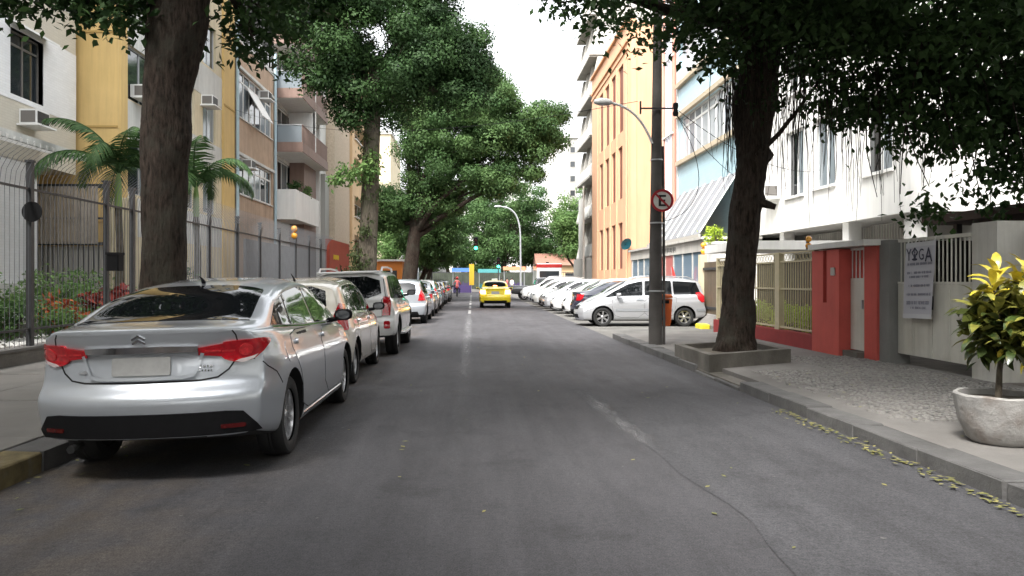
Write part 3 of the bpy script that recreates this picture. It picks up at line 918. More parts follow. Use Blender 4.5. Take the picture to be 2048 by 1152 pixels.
LEFT_ROW = [
    (hatch2, 25.3, 1.93, 'p_silver', 'silver hatchback with dark roof glass, parked ahead of the white four-by-four'),
    (sedan2, 30.2, 2.12, 'p_silver', 'silver sedan seen between the hatchback and the white hatchback at the left kerb'),
    (hatch2, 35.0, 1.93, 'p_white', 'small white hatchback with bright roof, midway along the left kerb row'),
    (sedan2, 40.0, 2.12, 'p_dgrey', 'dark grey sedan behind the black sedan, far along the left kerb'),
    (sedan2, 45.2, 2.12, 'p_black', 'black sedan ahead of the dark grey sedan, far along the left kerb'),
    (hatch2, 51.0, 1.93, 'p_grey', 'grey hatchback, farthest car but one along the left kerb'),
    (hatch2, 56.0, 1.93, 'p_dgrey', 'dark hatchback, farthest car of the row at the left kerb'),
]
used_src = set()
def use_car(src, label, group, paint, cat='car', extra=None):
    r = src['root']
    rp = {src['paint']: M[paint]}
    if extra: rp.update(extra)
    c = copy_tree(r, None, rp)
    c['label'] = label; c['group'] = group; c['category'] = cat
    return c
for (src, yr, hl_, pk, lab) in LEFT_ROW:
    c = use_car(src, lab, 'cars parked along the left kerb', pk)
    place(c, -2.36 + random.uniform(-.05, .05), yr + hl_, R(random.uniform(-.7, .7)), -math.atan(CAMBER), left_z(-2.36))

# --- taxi driving away, brake lamps lit
M['brake_lit'] = mat('lit brake lamp', (0.5, 0.05, 0.01), rough=.2, emit=((1.0, 0.30, 0.08), 5.0))
taxi = use_car(sedan2, 'yellow taxi sedan driving away in the middle of the road with lit brake lamps', None, 'p_taxi', 'taxi', {M['tail']: M['brake_lit']})
taxi.name = 'taxi'
del taxi['group']
def _taxi():
    car = {'root': taxi, 'bvh': sedan2['bvh']}
    patch(car, 'brake_lamp', rr(-.10, .10, 1.13, 1.16, .012), 0, M['brake_lit'], .02, .05)
    g = MB(); g.bbox(-.16, .16, -.08, .08, 1.43, 1.53, .02); g.build('roof_sign', M['p_white'], taxi, local=True)
    blue = mat('blue taxi stripe', (.02, .04, .25), rough=.35, coat=.8)
    for s in (1, -1):
        patch(car, 'stripe', [(u * s, v) for u, v in strip_poly([(-1.75, .80), (-1, .80), (0, .80), (1.0, .80), (1.6, .78)], .09)], 90 * s, blue, .0055, .1)
_taxi()
place(taxi, 1.20, 40.7 + .92, R(-.6))

# --- silver people carrier side-on in the right-hand bay
VAN = dict(L=4.32, W=1.74, lean=.22, rw=.315, axles=(-1.36, 1.34), rim='six',
    top=[(-2.16, 1.50), (-2.0, 1.55), (-1.4, 1.61), (-.6, 1.64), (.0, 1.625), (.5, 1.52), (1.0, 1.25), (1.32, 1.07), (1.65, .97), (1.95, .85), (2.16, .66)],
    belt=[(-2.16, 1.04), (-1.0, 1.02), (.9, .97), (1.45, .90), (1.9, .78), (2.16, .62)],
    cl=[(-2.16, .30), (-1.4, .21), (1.4, .19), (2.16, .20)],
    rear=[(.2, .08), (.35, .02), (.5, 0), (.62, .01), (.68, .05), (1.0, .06), (1.2, .12), (1.55, .26), (1.65, .3)],
    front=[(.15, .08), (.3, .01), (.48, 0), (.6, .05), (.75, .16), (1.0, .3)], rc=.10, ra=.05,
    d=dict(ws=[(-.55, .45), (.55, .45), (.62, 1.22), (-.62, 1.22)], rwin=[(-.58, 1.10), (.58, 1.10), (.52, 1.48), (-.52, 1.48)], rw_mode='rear',
        side=[(-1.92, -1.02, .14, .02), (-.96, -.06, .02, -.02), (.02, 1.28, -.02, -.35)],
        doors=[(chaikin([(-.98, .30), (-.04, .30), (-.04, .99), (-1.1, 1.01), (-1.08, .75)]), (-.85, .90)), (chaikin([(-.02, .30), (.92, .30), (1.04, .60), (1.02, .95), (-.02, .99)]), (.12, .89))],
        mir=(.82, 1.05), tail=[([(.60, .80), (.80, .80), (.86, .9), (.84, 1.12), (.72, 1.14)], 40)], plate=.86,
        head=[(.40, .62), (.74, .60), (.98, .74), (.80, .80), (.5, .76)], grille=[(-.36, .56), (.36, .56), (.4, .68), (-.4, .68)], intake=[(-.5, .27), (.5, .27), (.45, .40), (-.45, .40)], fplate=.46))
van = new_car('parked_minivan', 'silver people carrier seen side-on behind the lamp pole, nearest car in the right bay', VAN, M['p_silver'], 'cars parked across the right bay')
M['p_lsilver'] = mat('light silver car paint', (.42, .425, .44), rough=.3, metal=.45, coat=1.0)
generic_sedan_like(van)
for o in van['root'].children:
    for s in o.material_slots:
        if s.material == M['p_silver']: s.link = 'OBJECT'; s.material = M['p_lsilver']
side_both(van, 'side_moulding', strip_poly([(y, .55) for y in np.linspace(-.95, .92, 8)], .09), M['van_low'], .014, .08)
side_both(van, 'side_moulding', strip_poly([(y, .55) for y in np.linspace(-2.02, -1.75, 4)], .09), M['van_low'], .014, .08)
for s in (1, -1):
    g = MB(); g.tube([(s * .60, -1.7, 1.555), (s * .60, -1.5, 1.64), (s * .60, -.2, 1.67), (s * .60, .2, 1.60)], .016, 6); g.build('roof_rail', M['alloy'], van['root'], local=True)
place(van, 5.30, 24.6, R(90), 0, 0, .94)

RIGHT_ROW = [  # source, Y, nose/tail X, heading deg (90 = nose to the road), paint, half length
    (sedan2, 27.9, 3.50, -90, 'p_navy', 2.12, 'dark navy sedan with its tail to the road, next beyond the silver people carrier'),
    (hatch2, 30.7, 3.45, 90, 'p_white', 1.93, 'white hatchback with its nose to the road, next beyond the navy sedan'),
    (sedan2, 33.5, 3.45, 90, 'p_white', 2.12, 'white sedan nose to the road between two hatchbacks, third beyond the people carrier'),
    (hatch2, 36.3, 3.40, 90, 'p_lsilver', 1.93, 'light silver hatchback nose to the road, midway along the right bay'),
    (sedan2, 39.2, 3.45, 90, 'p_lsilver', 2.12, 'light silver sedan nose to the road, just past the middle of the right bay'),
    (hatch2, 42.2, 3.40, 90, 'p_white', 1.93, 'white hatchback nose to the road between two silver sedans in the right bay'),
    (sedan2, 45.2, 3.40, 90, 'p_silver', 2.12, 'silver sedan nose to the road, third from the far end of the right bay'),
    (hatch2, 48.4, 3.35, 90, 'p_white', 1.93, 'white hatchback nose to the road, second from the far end of the right bay'),
    (suv, 52.2, 3.30, 90, 'p_white', 2.21, 'white four-by-four with dark windscreen, last car before the pickup in the right bay'),
]
for (src, y, x, h, pk, hl_, lab) in RIGHT_ROW:
    c = use_car(src, lab, 'cars parked across the right bay', pk, 'car' if src is not suv else 'suv')
    place(c, x + hl_ + random.uniform(-.15, .15), y, R(h + random.uniform(-1.5, 1.5)))
def drop_tree(o):
    for ch in list(o.children): drop_tree(ch)
    bpy.data.objects.remove(o)

# --- grey pickup across the far end of the bay
PICK = dict(L=5.0, W=1.75, lean=.2, rw=.345, axles=(-1.55, 1.45), rim='five', sig=.03,
    top=[(-2.5, 1.06), (-.75, 1.06), (-.66, 1.60), (-.3, 1.66), (.3, 1.66), (.55, 1.6), (1.0, 1.22), (1.2, 1.12), (2.1, 1.02), (2.5, .86)],
    belt=[(-2.5, 1.02), (-.5, 1.02), (1.0, 1.0), (1.7, .97), (2.5, .8)],
    cl=[(-2.5, .45), (-1.4, .36), (1.4, .33), (2.5, .36)],
    rear=[(.3, .04), (.5, 0), (1.1, 0.02)], front=[(.25, .10), (.4, .02), (.6, 0), (.75, .03), (.9, .12), (1.1, .3)], rc=.03, ra=.02,
    d=dict(ws=[(-.55, .58), (.55, .58), (.66, 1.10), (-.66, 1.10)], rwin=[(-.55, 1.15), (.55, 1.15), (.5, 1.5), (-.5, 1.5)], rw_mode='rear',
        side=[(-.55, .98, .02, -.3)], doors=[(chaikin([(-.4, .45), (.9, .45), (1.0, .98), (-.4, 1.0)]), (-.25, .92))], mir=(.8, 1.15),
        tail=[([(.66, .72), (.80, .72), (.80, .98), (.66, .98)], 15)], plate=.6,
        head=[(.36, .80), (.68, .80), (.86, .90), (.66, .95), (.42, .92)], grille=[(-.36, .78), (.36, .78), (.4, .92), (-.4, .92)], intake=[(-.6, .45), (.6, .45), (.55, .58), (-.55, .58)], fplate=.64))
pick = new_car('pickup_truck', 'grey pickup truck, bed towards the road, at the far end of the bay', PICK, M['p_grey'], None, 'pickup truck')
generic_sedan_like(pick)
place(pick, 2.85 + 2.5, 57.5, R(-90))
for s_ in (sedan2, hatch2): drop_tree(s_['root'])

# ------------------------------------------------------------------ ground, road, kerbs, pavements
def at(px, py, Y):
    """point of the place that lies at distance Y on the line of sight through a photo pixel"""
    return Vector(((px - VPX) / F_PX * Y, Y, CAM_H + (HOR - py) / F_PX * Y))

M['earth'] = mat('bare earth', (.10, .085, .065), rough=.95, noise=(.4, .3))
M['concrete'] = mat('worn concrete', (.175, .165, .155), rough=.9, noise=(2.2, .22), bump=(30, .35), stain=(.7, (.13, .12, .11), .6))
M['concrete_dark'] = mat('old dark concrete', (.14, .128, .112), rough=.9, noise=(3, .3), bump=(25, .5), stain=(1.3, (.06, .055, .045), .8))
M['slab'] = mat('pavement slab', (.15, .142, .13), rough=.9, noise=(1.8, .2), bump=(35, .3), rand=.07, stain=(.9, (.12, .11, .10), .6))
M['kerbstone'] = mat('kerb stone', (.105, .102, .10), rough=.85, noise=(4, .3), bump=(22, .6), rand=.15)
M['kerbyellow'] = mat('faded yellow kerb', (.14, .11, .05), rough=.85, noise=(6, .5), bump=(22, .6), stain=(5, (.14, .13, .11), .9))
M['kerbbright'] = mat('yellow painted kerb end', (.65, .55, .03), rough=.7, noise=(6, .2))
M['white_plain'] = mat('white render', (.72, .71, .68), rough=.75, noise=(.8, .06), streak=.14)

def asphalt(name='asphalt', tone=(.065, .063, .068)):
    m = bpy.data.materials.new(name); m.use_nodes = True
    nt = m.node_tree; N, Lk = nt.nodes, nt.links
    b = N['Principled BSDF']; b.inputs['Roughness'].default_value = .82; b.inputs['Specular IOR Level'].default_value = .35
    geo = N.new('ShaderNodeNewGeometry')
    mapn = N.new('ShaderNodeMapping'); mapn.inputs['Scale'].default_value = (1, .35, 1)   # stains run along the road
    Lk.new(geo.outputs['Position'], mapn.inputs[0])
    def noise(scale, det, vec): 
        n = N.new('ShaderNodeTexNoise'); n.inputs['Scale'].default_value = scale; n.inputs['Detail'].default_value = det
        n.inputs['Roughness'].default_value = .65
        Lk.new(vec, n.inputs['Vector']); return n.outputs['Fac']
    def rng_(fac, a, b_, lo, hi):
        r = N.new('ShaderNodeMapRange'); r.inputs[1].default_value = a; r.inputs[2].default_value = b_; r.inputs[3].default_value = lo; r.inputs[4].default_value = hi
        Lk.new(fac, r.inputs[0]); return r.outputs[0]
    def mul(a, b_):
        x = N.new('ShaderNodeMath'); x.operation = 'MULTIPLY'; Lk.new(a, x.inputs[0]); Lk.new(b_, x.inputs[1]); return x.outputs[0]
    big = rng_(noise(.55, 5, mapn.outputs[0]), .3, .7, .74, 1.22)
    mid = rng_(noise(3.2, 6, mapn.outputs[0]), .3, .7, .85, 1.13)
    fine = rng_(noise(110, 3, geo.outputs['Position']), .3, .75, .5, 1.65)
    grit = rng_(noise(28, 4, geo.outputs['Position']), .3, .7, .80, 1.2)
    map2 = N.new('ShaderNodeMapping'); map2.inputs['Scale'].default_value = (3.0, .12, 1); Lk.new(geo.outputs['Position'], map2.inputs[0])
    streak = rng_(noise(1.6, 5, map2.outputs[0]), .3, .7, .86, 1.12)
    blot = rng_(noise(1.3, 4, geo.outputs['Position']), .55, .72, 1, .70)
    v = mul(mul(mul(mul(mul(big, mid), fine), grit), streak), blot)
    cr = N.new('ShaderNodeMix'); cr.data_type = 'RGBA'
    cr.inputs[6].default_value = (*tone, 1); cr.inputs[7].default_value = (.12, .093, .066, 1)
    # sandy dirt drifts towards the left gutter
    sx = N.new('ShaderNodeSeparateXYZ'); Lk.new(geo.outputs['Position'], sx.inputs[0])
    d1 = rng_(sx.outputs[0], -1.0, -2.8, 0, 1)
    d2 = rng_(noise(.9, 5, geo.outputs['Position']), .42, .62, 0, .8)
    Lk.new(mul(d1, d2), cr.inputs[0])
    mx = N.new('ShaderNodeMix'); mx.data_type = 'RGBA'; mx.blend_type = 'MULTIPLY'; mx.inputs[0].default_value = 1
    Lk.new(cr.outputs[2], mx.inputs[6]); Lk.new(v, mx.inputs[7])
    # pale flecks: bits of paper, gum, worn stone
    fl = rng_(noise(9, 2, geo.outputs['Position']), .745, .77, 0, .35)
    m2 = N.new('ShaderNodeMix'); m2.data_type = 'RGBA'; Lk.new(fl, m2.inputs[0]); Lk.new(mx.outputs[2], m2.inputs[6]); m2.inputs[7].default_value = (.28, .27, .26, 1)
    Lk.new(m2.outputs[2], b.inputs['Base Color'])
    bp = N.new('ShaderNodeBump'); bp.inputs['Strength'].default_value = .5; bp.inputs['Distance'].default_value = .012
    Lk.new(noise(90, 4, geo.outputs['Position']), bp.inputs['Height']); Lk.new(bp.outputs[0], b.inputs['Normal'])
    return m
M['asphalt'] = asphalt()

mb = MB(); mb.quad((-900, -300, -.13), (900, -300, -.13), (900, 1500, -.13), (-900, 1500, -.13))
mb.top('ground', M['earth'], None, None, loc=(0, 0, -.13), kind='structure')

def road_z(x): return left_z(x)
mb = MB()
xs = [-3.36, -2.8, -2.2, -1.6, -1.2, 0, 1.2, 2.4, 3.46]
ys = [-12 + 4 * i for i in range(27)]
for i in range(len(ys) - 1):
    for j in range(len(xs) - 1):
        mb.quad((xs[j], ys[i], road_z(xs[j])), (xs[j + 1], ys[i], road_z(xs[j + 1])), (xs[j + 1], ys[i + 1], road_z(xs[j + 1])), (xs[j], ys[i + 1], road_z(xs[j])))
mb.top('road', M['asphalt'], None, None, loc=(0, 0, 0), kind='structure')
mb = MB(); mb.quad((3.46, 18.9, 0), (7.0, 18.9, 0), (7.0, 84, 0), (3.46, 84, 0))
M['bay'] = mat('parking bay asphalt', (.13, .125, .115), rough=.88, noise=(1.2, .25), bump=(70, .4), stain=(.8, (.07, .068, .065), .7))
mb.top('parking_bay', M['bay'], None, None, loc=(3.46, 18.9, 0), kind='structure')
mb = MB(); mb.quad((-90, 84, .008), (90, 84, .008), (90, 96, .008), (-90, 96, .008))
mb.top('cross_road', M['asphalt'], None, None, loc=(0, 90, .008), kind='structure')

# newer strip of asphalt along the right, its edge wandering
M['patch'] = asphalt('newer asphalt', (.064, .063, .068))
mb = MB()
ey = np.linspace(-6, 9.2, 40)
ex = [1.62 + .05 * math.sin(y * 1.7) + .03 * math.sin(y * 4.1 + 1) - .01 * y + random.uniform(-.012, .012) for y in ey]
for i in range(39):
    mb.quad((ex[i], ey[i], .004), (3.45, ey[i], .004), (3.45, ey[i + 1], .004), (ex[i + 1], ey[i + 1], .004))
mb.top('asphalt_repair', M['patch'], None, None, loc=(2.4, 2, .004), kind='structure')

# worn centre line and old paint streaks: ragged flecks of thin paint
def worn_line(pathfn, y0, y1, w):
    """thin sheet of worn paint: each row fades out to its two edges, the middle broken up by noise"""
    ys_ = np.linspace(y0, y1, int((y1 - y0) / .12)); V, Fc, fd = [], [], []
    for i, y in enumerate(ys_):
        e = min(1, 3.0 * i / len(ys_), 3.0 * (len(ys_) - 1 - i) / len(ys_))
        x = pathfn(y); ww = w * random.uniform(.8, 1.2)
        for k, f in ((-1, 0), (0, e), (1, 0)): V.append((x + k * ww, y, .0045)); fd.append(f)
    for i in range(len(ys_) - 1):
        for k in (0, 1): Fc.append((i * 3 + k, i * 3 + k + 1, i * 3 + 4 + k, i * 3 + 3 + k))
    me = bpy.data.meshes.new('lane_line'); me.from_pydata(V, [], Fc)
    at_ = me.attributes.new('fade', 'FLOAT', 'POINT'); at_.data.foreach_set('value', fd)
    me.materials.append(M['oldpaint'])
    return tag(link_mesh('lane_line', me), kind='structure')
def worn_paint():
    m = bpy.data.materials.new('worn road paint'); m.use_nodes = True
    nt = m.node_tree; N, Lk = nt.nodes, nt.links; b = N['Principled BSDF']; o = N['Material Output']
    b.inputs['Base Color'].default_value = (.21, .207, .212, 1); b.inputs['Roughness'].default_value = .85
    at_ = N.new('ShaderNodeAttribute'); at_.attribute_name = 'fade'
    geo = N.new('ShaderNodeNewGeometry'); mp = N.new('ShaderNodeMapping'); mp.inputs['Scale'].default_value = (1, .25, 1); Lk.new(geo.outputs['Position'], mp.inputs[0])
    nz = N.new('ShaderNodeTexNoise'); nz.inputs['Scale'].default_value = 16; nz.inputs['Detail'].default_value = 7; nz.inputs['Roughness'].default_value = .75; Lk.new(mp.outputs[0], nz.inputs['Vector'])
    r = N.new('ShaderNodeMapRange'); r.inputs[1].default_value = .36; r.inputs[2].default_value = .60; r.inputs[4].default_value = .95; Lk.new(nz.outputs['Fac'], r.inputs[0])
    n2 = N.new('ShaderNodeTexNoise'); n2.inputs['Scale'].default_value = .8; n2.inputs['Detail'].default_value = 3; Lk.new(geo.outputs['Position'], n2.inputs['Vector'])
    r2 = N.new('ShaderNodeMapRange'); r2.inputs[1].default_value = .30; r2.inputs[2].default_value = .55; r2.inputs[3].default_value = .5; Lk.new(n2.outputs['Fac'], r2.inputs[0])
    mu = N.new('ShaderNodeMath'); mu.operation = 'MULTIPLY'; Lk.new(r.outputs[0], mu.inputs[0]); Lk.new(at_.outputs['Fac'], mu.inputs[1])
    m2 = N.new('ShaderNodeMath'); m2.operation = 'MULTIPLY'; Lk.new(mu.outputs[0], m2.inputs[0]); Lk.new(r2.outputs[0], m2.inputs[1])
    tr = N.new('ShaderNodeBsdfTransparent'); ms = N.new('ShaderNodeMixShader'); Lk.new(m2.outputs[0], ms.inputs[0]); Lk.new(tr.outputs[0], ms.inputs[1]); Lk.new(b.outputs[0], ms.inputs[2]); Lk.new(ms.outputs[0], o.inputs[0])
    return m
M['oldpaint'] = worn_paint()
worn_line(lambda y: -.13 + .015 * math.sin(y), 5.6, 36, .16)
worn_line(lambda y: 1.42 + (9.6 - y) * .04, 6.2, 10.2, .15)
M['freshpaint'] = mat('white road paint', (.24, .24, .235), rough=.8, noise=(6, .25))
mb = MB()
for y in (33, 39, 45, 51, 57, 63, 69): mb.quad((-.19, y, .006), (-.07, y, .006), (-.07, y + 4, .006), (-.19, y + 4, .006))
mb.top('lane_line', M['freshpaint'], None, None, loc=(-.13, 48, 0), kind='structure')

# left pavement of concrete slabs
lp = tag(link_mesh('pavement', (lambda b: (b.box(-7.2, -3.66, -8, 84, -.12, .085), b.mesh('pavement', M['concrete_dark']))[1])(MB())), kind='structure')
slabs = {}
for i, (x0, x1) in enumerate(((-5.62, -3.665), (-7.19, -5.635))):
    for k in range(14):
        ln = 2.0
        key = (i, k % 3)
        if key not in slabs:
            b = MB(); b.bbox(0, x1 - x0, 0, ln - .012, 0, .022, .006); slabs[key] = b.mesh('paving_slab', M['slab'])
        o = put(slabs[key], lp, (x0, 2.5 + ln * k + .35 * i, .0855), 'paving_slab')
        o.rotation_euler = (R(random.uniform(-.25, .25)), R(random.uniform(-.2, .2)), 0)

def kerb(name, x0, x1, y0, y1, z1, n, lows=(), yel=()):
    k = tag(link_mesh(name, (lambda b: (b.box(x0 + .03, x1 - .03, y0, y1, -.14, z1 - .06), b.mesh(name, M['concrete_dark']))[1])(MB())), kind='structure')
    st = (y1 - y0) / n
    meshes = {}
    for i in range(n):
        low = i in lows
        mk = M['kerbyellow'] if i in yel else M['kerbstone']
        key = (low, mk.name, i % 4)
        if key not in meshes:
            b = MB(); h = (z1 + .14) - (.085 if low else 0)
            b.bbox(0, x1 - x0, 0, st - .007, 0, h, .010)
            b.v = [(p[0] + random.uniform(-.008, .008), p[1], p[2] + (random.uniform(-.008, .008) if p[2] > .05 else 0)) for p in b.v]
            meshes[key] = b.mesh('kerb_stone', mk)
        o = put(meshes[key], k, (x0 + random.uniform(-.008, .008), y0 + i * st, -.14 + random.uniform(-.008, .006)), 'kerb_stone')
        o.rotation_euler = (R(random.uniform(-.4, .4)), R(random.uniform(-.8, .8)), R(random.uniform(-.4, .4)))
    return k
kerb('kerb', -3.67, -3.36, 1.0, 31.0, .105, 30, yel=(4,))
kerb('kerb', -3.67, -3.36, 31.0, 84.0, .105, 20)
kerb('kerb', 3.455, 3.74, 2.0, 18.9, .125, 17, lows=(8, 9))

# right pavement: concrete, with a field of small irregular setts before the gates
mb = MB()
mb.prism([(3.74, -8), (10, -8), (10, 19.6), (5.2, 19.6), (3.74, 18.9)], lambda u, v, d: (u, v, d), -.12, .112)
rp = mb.top('pavement', M['concrete'], None, None, loc=(3.7, 0, 0), kind='structure')
mb = MB(); mb.box(7.0, 12, 19.6, 84, -.12, .10); mb.top('pavement', M['concrete'], None, None, loc=(7, 50, 0), kind='structure')
mb = MB(); mb.prism([(7.28, 0.0), (7.3, .40), (7.05, .10)][::-1] if False else [(7.0, .10), (7.30, .38), (7.30, .0)], lambda u, v, d: (u, d, v), 20.2, 24.3)
mb.top('ramp', M['concrete'], None, None, loc=(7, 22, 0), kind='structure')
def setts():
    mb = MB(); V, Fs = [], []
    s = .056
    tones = 3
    mats = [mat('pale sett', (.235, .225, .21), rough=.75, noise=(20, .25)), mat('grey sett', (.20, .19, .18), rough=.75, noise=(20, .25)), mat('dark sett', (.155, .15, .145), rough=.75, noise=(20, .25))]
    ny = int((13.4 - 7.2) / s)
    for j in range(ny):
        y = 7.2 + j * s; ro = random.random()
        n = int((6.62 - 3.98) / s)
        for i in range(n):
            x = 3.98 + (i + ro) * s + random.uniform(-.007, .007); y = 7.2 + j * s + .012 * math.sin(i * .21 + j * .05) + random.uniform(-.005, .005)
            edge = min(x - 3.98 - .3 * math.sin(y * .9) ** 2, (y - 7.2) * 1.0 + .25 * math.sin(x * 3), 6.66 - x)
            if edge < .05 and random.random() < .8: continue
            if 3.3 < x < 5.3 and 11.2 < y: continue
            h = .126 + random.uniform(-.004, .005)
            a = s * .5 - random.uniform(.003, .008)
            c = [(x + sx_ * a + random.uniform(-.006, .006), y + sy_ * a + random.uniform(-.006, .006)) for sx_, sy_ in ((-1, -1), (1, -1), (1, 1), (-1, 1))]
            mb.use(random.choices((0, 1, 2), (.55, .35, .10))[0])
            t = [(x + (p[0] - x) * .78, y + (p[1] - y) * .78, h + random.uniform(-.003, .003)) for p in c]
            mb.add([(p[0], p[1], .109) for p in c] + t, [(4, 5, 6, 7), (0, 1, 5, 4), (1, 2, 6, 5), (2, 3, 7, 6), (3, 0, 4, 7)])
    return mb, mats
mb, mats = setts()
o = link_mesh('setts', mb.mesh('setts', mats), rp); o['kind'] = 'stuff'
o.location = -Vector(rp.location) 

mb = MB(); mb.bbox(6.72, 7.0, 22.6, 23.2, -.1, .14, .03); mb.top('kerb_end', M['kerbbright'], 'bright yellow painted kerb end behind the silver people carrier', 'kerb end')

# ------------------------------------------------------------------ facades
class PL:
    def __init__(s, axis, c, inw): s.a, s.c, s.i = axis, c, inw
    def p(s, u, z, d=0):
        return (s.c + s.i * d, u, z) if s.a == 'x' else (u, s.c + s.i * d, z)
def pbox(mb, pl, u0, u1, z0, z1, d0, d1):
    a, b = pl.p(u0, z0, d0), pl.p(u1, z1, d1)
    mb.box(min(a[0], b[0]), max(a[0], b[0]), min(a[1], b[1]), max(a[1], b[1]), min(a[2], b[2]), max(a[2], b[2]))
def facade(mb, pl, u0, u1, z0, z1, ops=(), depth=.22, d=0.0):
    us = sorted({u0, u1, *[o[0] for o in ops], *[o[1] for o in ops]}); zs = sorted({z0, z1, *[o[2] for o in ops], *[o[3] for o in ops]})
    for i in range(len(us) - 1):
        for j in range(len(zs) - 1):
            cu, cz = (us[i] + us[i + 1]) / 2, (zs[j] + zs[j + 1]) / 2
            if any(o[0] < cu < o[1] and o[2] < cz < o[3] for o in ops): continue
            mb.quad(pl.p(us[i], zs[j], d), pl.p(us[i + 1], zs[j], d), pl.p(us[i + 1], zs[j + 1], d), pl.p(us[i], zs[j + 1], d))
    for (a, b, c, e) in ops:
        mb.quad(pl.p(a, c, d), pl.p(b, c, d), pl.p(b, c, depth), pl.p(a, c, depth)); mb.quad(pl.p(a, e, d), pl.p(b, e, d), pl.p(b, e, depth), pl.p(a, e, depth))
        mb.quad(pl.p(a, c, d), pl.p(a, e, d), pl.p(a, e, depth), pl.p(a, c, depth)); mb.quad(pl.p(b, c, d), pl.p(b, e, d), pl.p(b, e, depth), pl.p(b, c, depth))
def window(parent, pl, u0, u1, z0, z1, nu=2, nz=1, d=.12, fw=.06, fm=None, gm=None, sill=None, splits=None, transom=None, name='window'):
    fm = fm or M['wframe_white']; gm = gm or M['glass']
    mb = MB()
    pbox(mb, pl, u0, u0 + fw, z0, z1, d, d + .07); pbox(mb, pl, u1 - fw, u1, z0, z1, d, d + .07)
    pbox(mb, pl, u0 + fw, u1 - fw, z0, z0 + fw, d, d + .07); pbox(mb, pl, u0 + fw, u1 - fw, z1 - fw, z1, d, d + .07)
    cu = [u0 + fw / 2 + (u1 - u0 - fw) * i / nu for i in range(nu + 1)]
    cz = [z0 + fw / 2 + (z1 - z0 - fw) * j / nz for j in range(nz + 1)] if transom is None else [z0 + fw / 2, transom, z1 - fw / 2]
    for u in cu[1:-1]: pbox(mb, pl, u - fw / 2, u + fw / 2, z0 + fw, z1 - fw, d + .002, d + .068)
    for z in cz[1:-1]: pbox(mb, pl, u0 + fw, u1 - fw, z - fw / 2, z + fw / 2, d + .004, d + .066)
    w = mb.build(name, fm, parent)
    for i in range(len(cu) - 1):
        for j in range(len(cz) - 1):
            g = MB(); pbox(g, pl, cu[i] + fw / 2 - .004, cu[i + 1] - fw / 2 + .004, cz[j] + fw / 2 - .004, cz[j + 1] - fw / 2 + .004, d + .03, d + .04)
            gg = gm if not isinstance(gm, (list, tuple)) else random.choice(gm)
            g.build('pane', gg, w)
    if sill:
        s = MB(); pbox(s, pl, u0 - .06, u1 + .06, z0 - .06, z0, -.07, d); s.build('sill', sill, w)
    return w
M['wframe_white'] = mat('white window frame', (.68, .68, .66), rough=.5)
M['wframe_dark'] = mat('dark window frame', (.14, .13, .12), rough=.5)
M['alu'] = mat('grey aluminium', (.42, .43, .44), rough=.4, metal=.5)
M['beige_tile'] = mat('beige wall tiles', (.50, .465, .39), rough=.6, noise=(.7, .08), brick=(.24, .075, .004, (.40, .37, .31)))
M['white_tile'] = mat('white wall tiles', (.70, .71, .72), rough=.5, noise=(.7, .06), brick=(.24, .075, .004, (.58, .58, .57)))
M['ochre'] = mat('ochre render', (.60, .42, .17), rough=.8, noise=(.6, .1), bump=(40, .15), stain=(.35, (.46, .32, .11), .5), streak=.16)
M['ochre_dark'] = mat('ochre joint', (.38, .25, .08), rough=.8)
M['cream'] = mat('cream render', (.60, .52, .36), rough=.8, noise=(.7, .1), stain=(.4, (.5, .45, .34), .5), streak=.22)
M['greywall'] = mat('grey white render', (.55, .55, .52), rough=.8, noise=(.8, .1), streak=.25)
M['brown'] = mat('brown stucco', (.43, .315, .225), rough=.85, noise=(1.2, .18), bump=(30, .4), streak=.25)
M['brown_red'] = mat('brown fascia', (.215, .14, .112), rough=.7, noise=(1.2, .1), streak=.2)
M['beige_peb'] = mat('pebbledash beige', (.50, .41, .31), rough=.9, noise=(9, .2), bump=(30, .6))
M['peach'] = mat('peach render', (.60, .42, .24), rough=.8, noise=(.7, .1))
M['orange'] = mat('orange render', (.66, .375, .225), rough=.75, noise=(.5, .06), stain=(.3, (.60, .34, .205), .4), streak=.12)
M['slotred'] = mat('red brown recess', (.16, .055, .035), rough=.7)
M['palegrey'] = mat('pale grey concrete', (.48, .46, .42), rough=.8, noise=(.6, .12), streak=.25)
M['blue_tile'] = mat('light blue tiles', (.40, .56, .62), rough=.45, noise=(.6, .06), brick=(.3, .1, .005, (.34, .48, .54)))
M['grille_grey'] = mat('grey grille', (.30, .295, .275), rough=.6)
M['iron'] = mat('dark painted iron', (.028, .028, .03), rough=.5, noise=(12, .3))
M['iron_grey'] = mat('grey painted iron', (.10, .105, .115), rough=.5, noise=(12, .2))
M['red_wall'] = mat('red painted wall', (.56, .095, .075), rough=.65, noise=(1.6, .12), bump=(30, .25), stain=(1.4, (.46, .08, .065), .5), streak=.12)
M['brick_red'] = mat('dark red painted wall', (.28, .03, .03), rough=.7, noise=(2, .2), bump=(30, .3))
M['cream_iron'] = mat('cream painted iron', (.50, .44, .29), rough=.5, noise=(8, .12))
M['gate_white'] = mat('off white painted steel', (.60, .585, .52), rough=.5, noise=(1.6, .10), stain=(1.4, (.46, .43, .36), .6), streak=.22)
M['grey_paint'] = mat('grey painted pillar', (.20, .20, .19), rough=.75, noise=(1.5, .15), bump=(30, .2))
M['pale_pillar'] = mat('pale painted pillar', (.54, .53, .49), rough=.75, noise=(1.3, .12), stain=(1.2, (.38, .36, .31), .7), streak=.25)

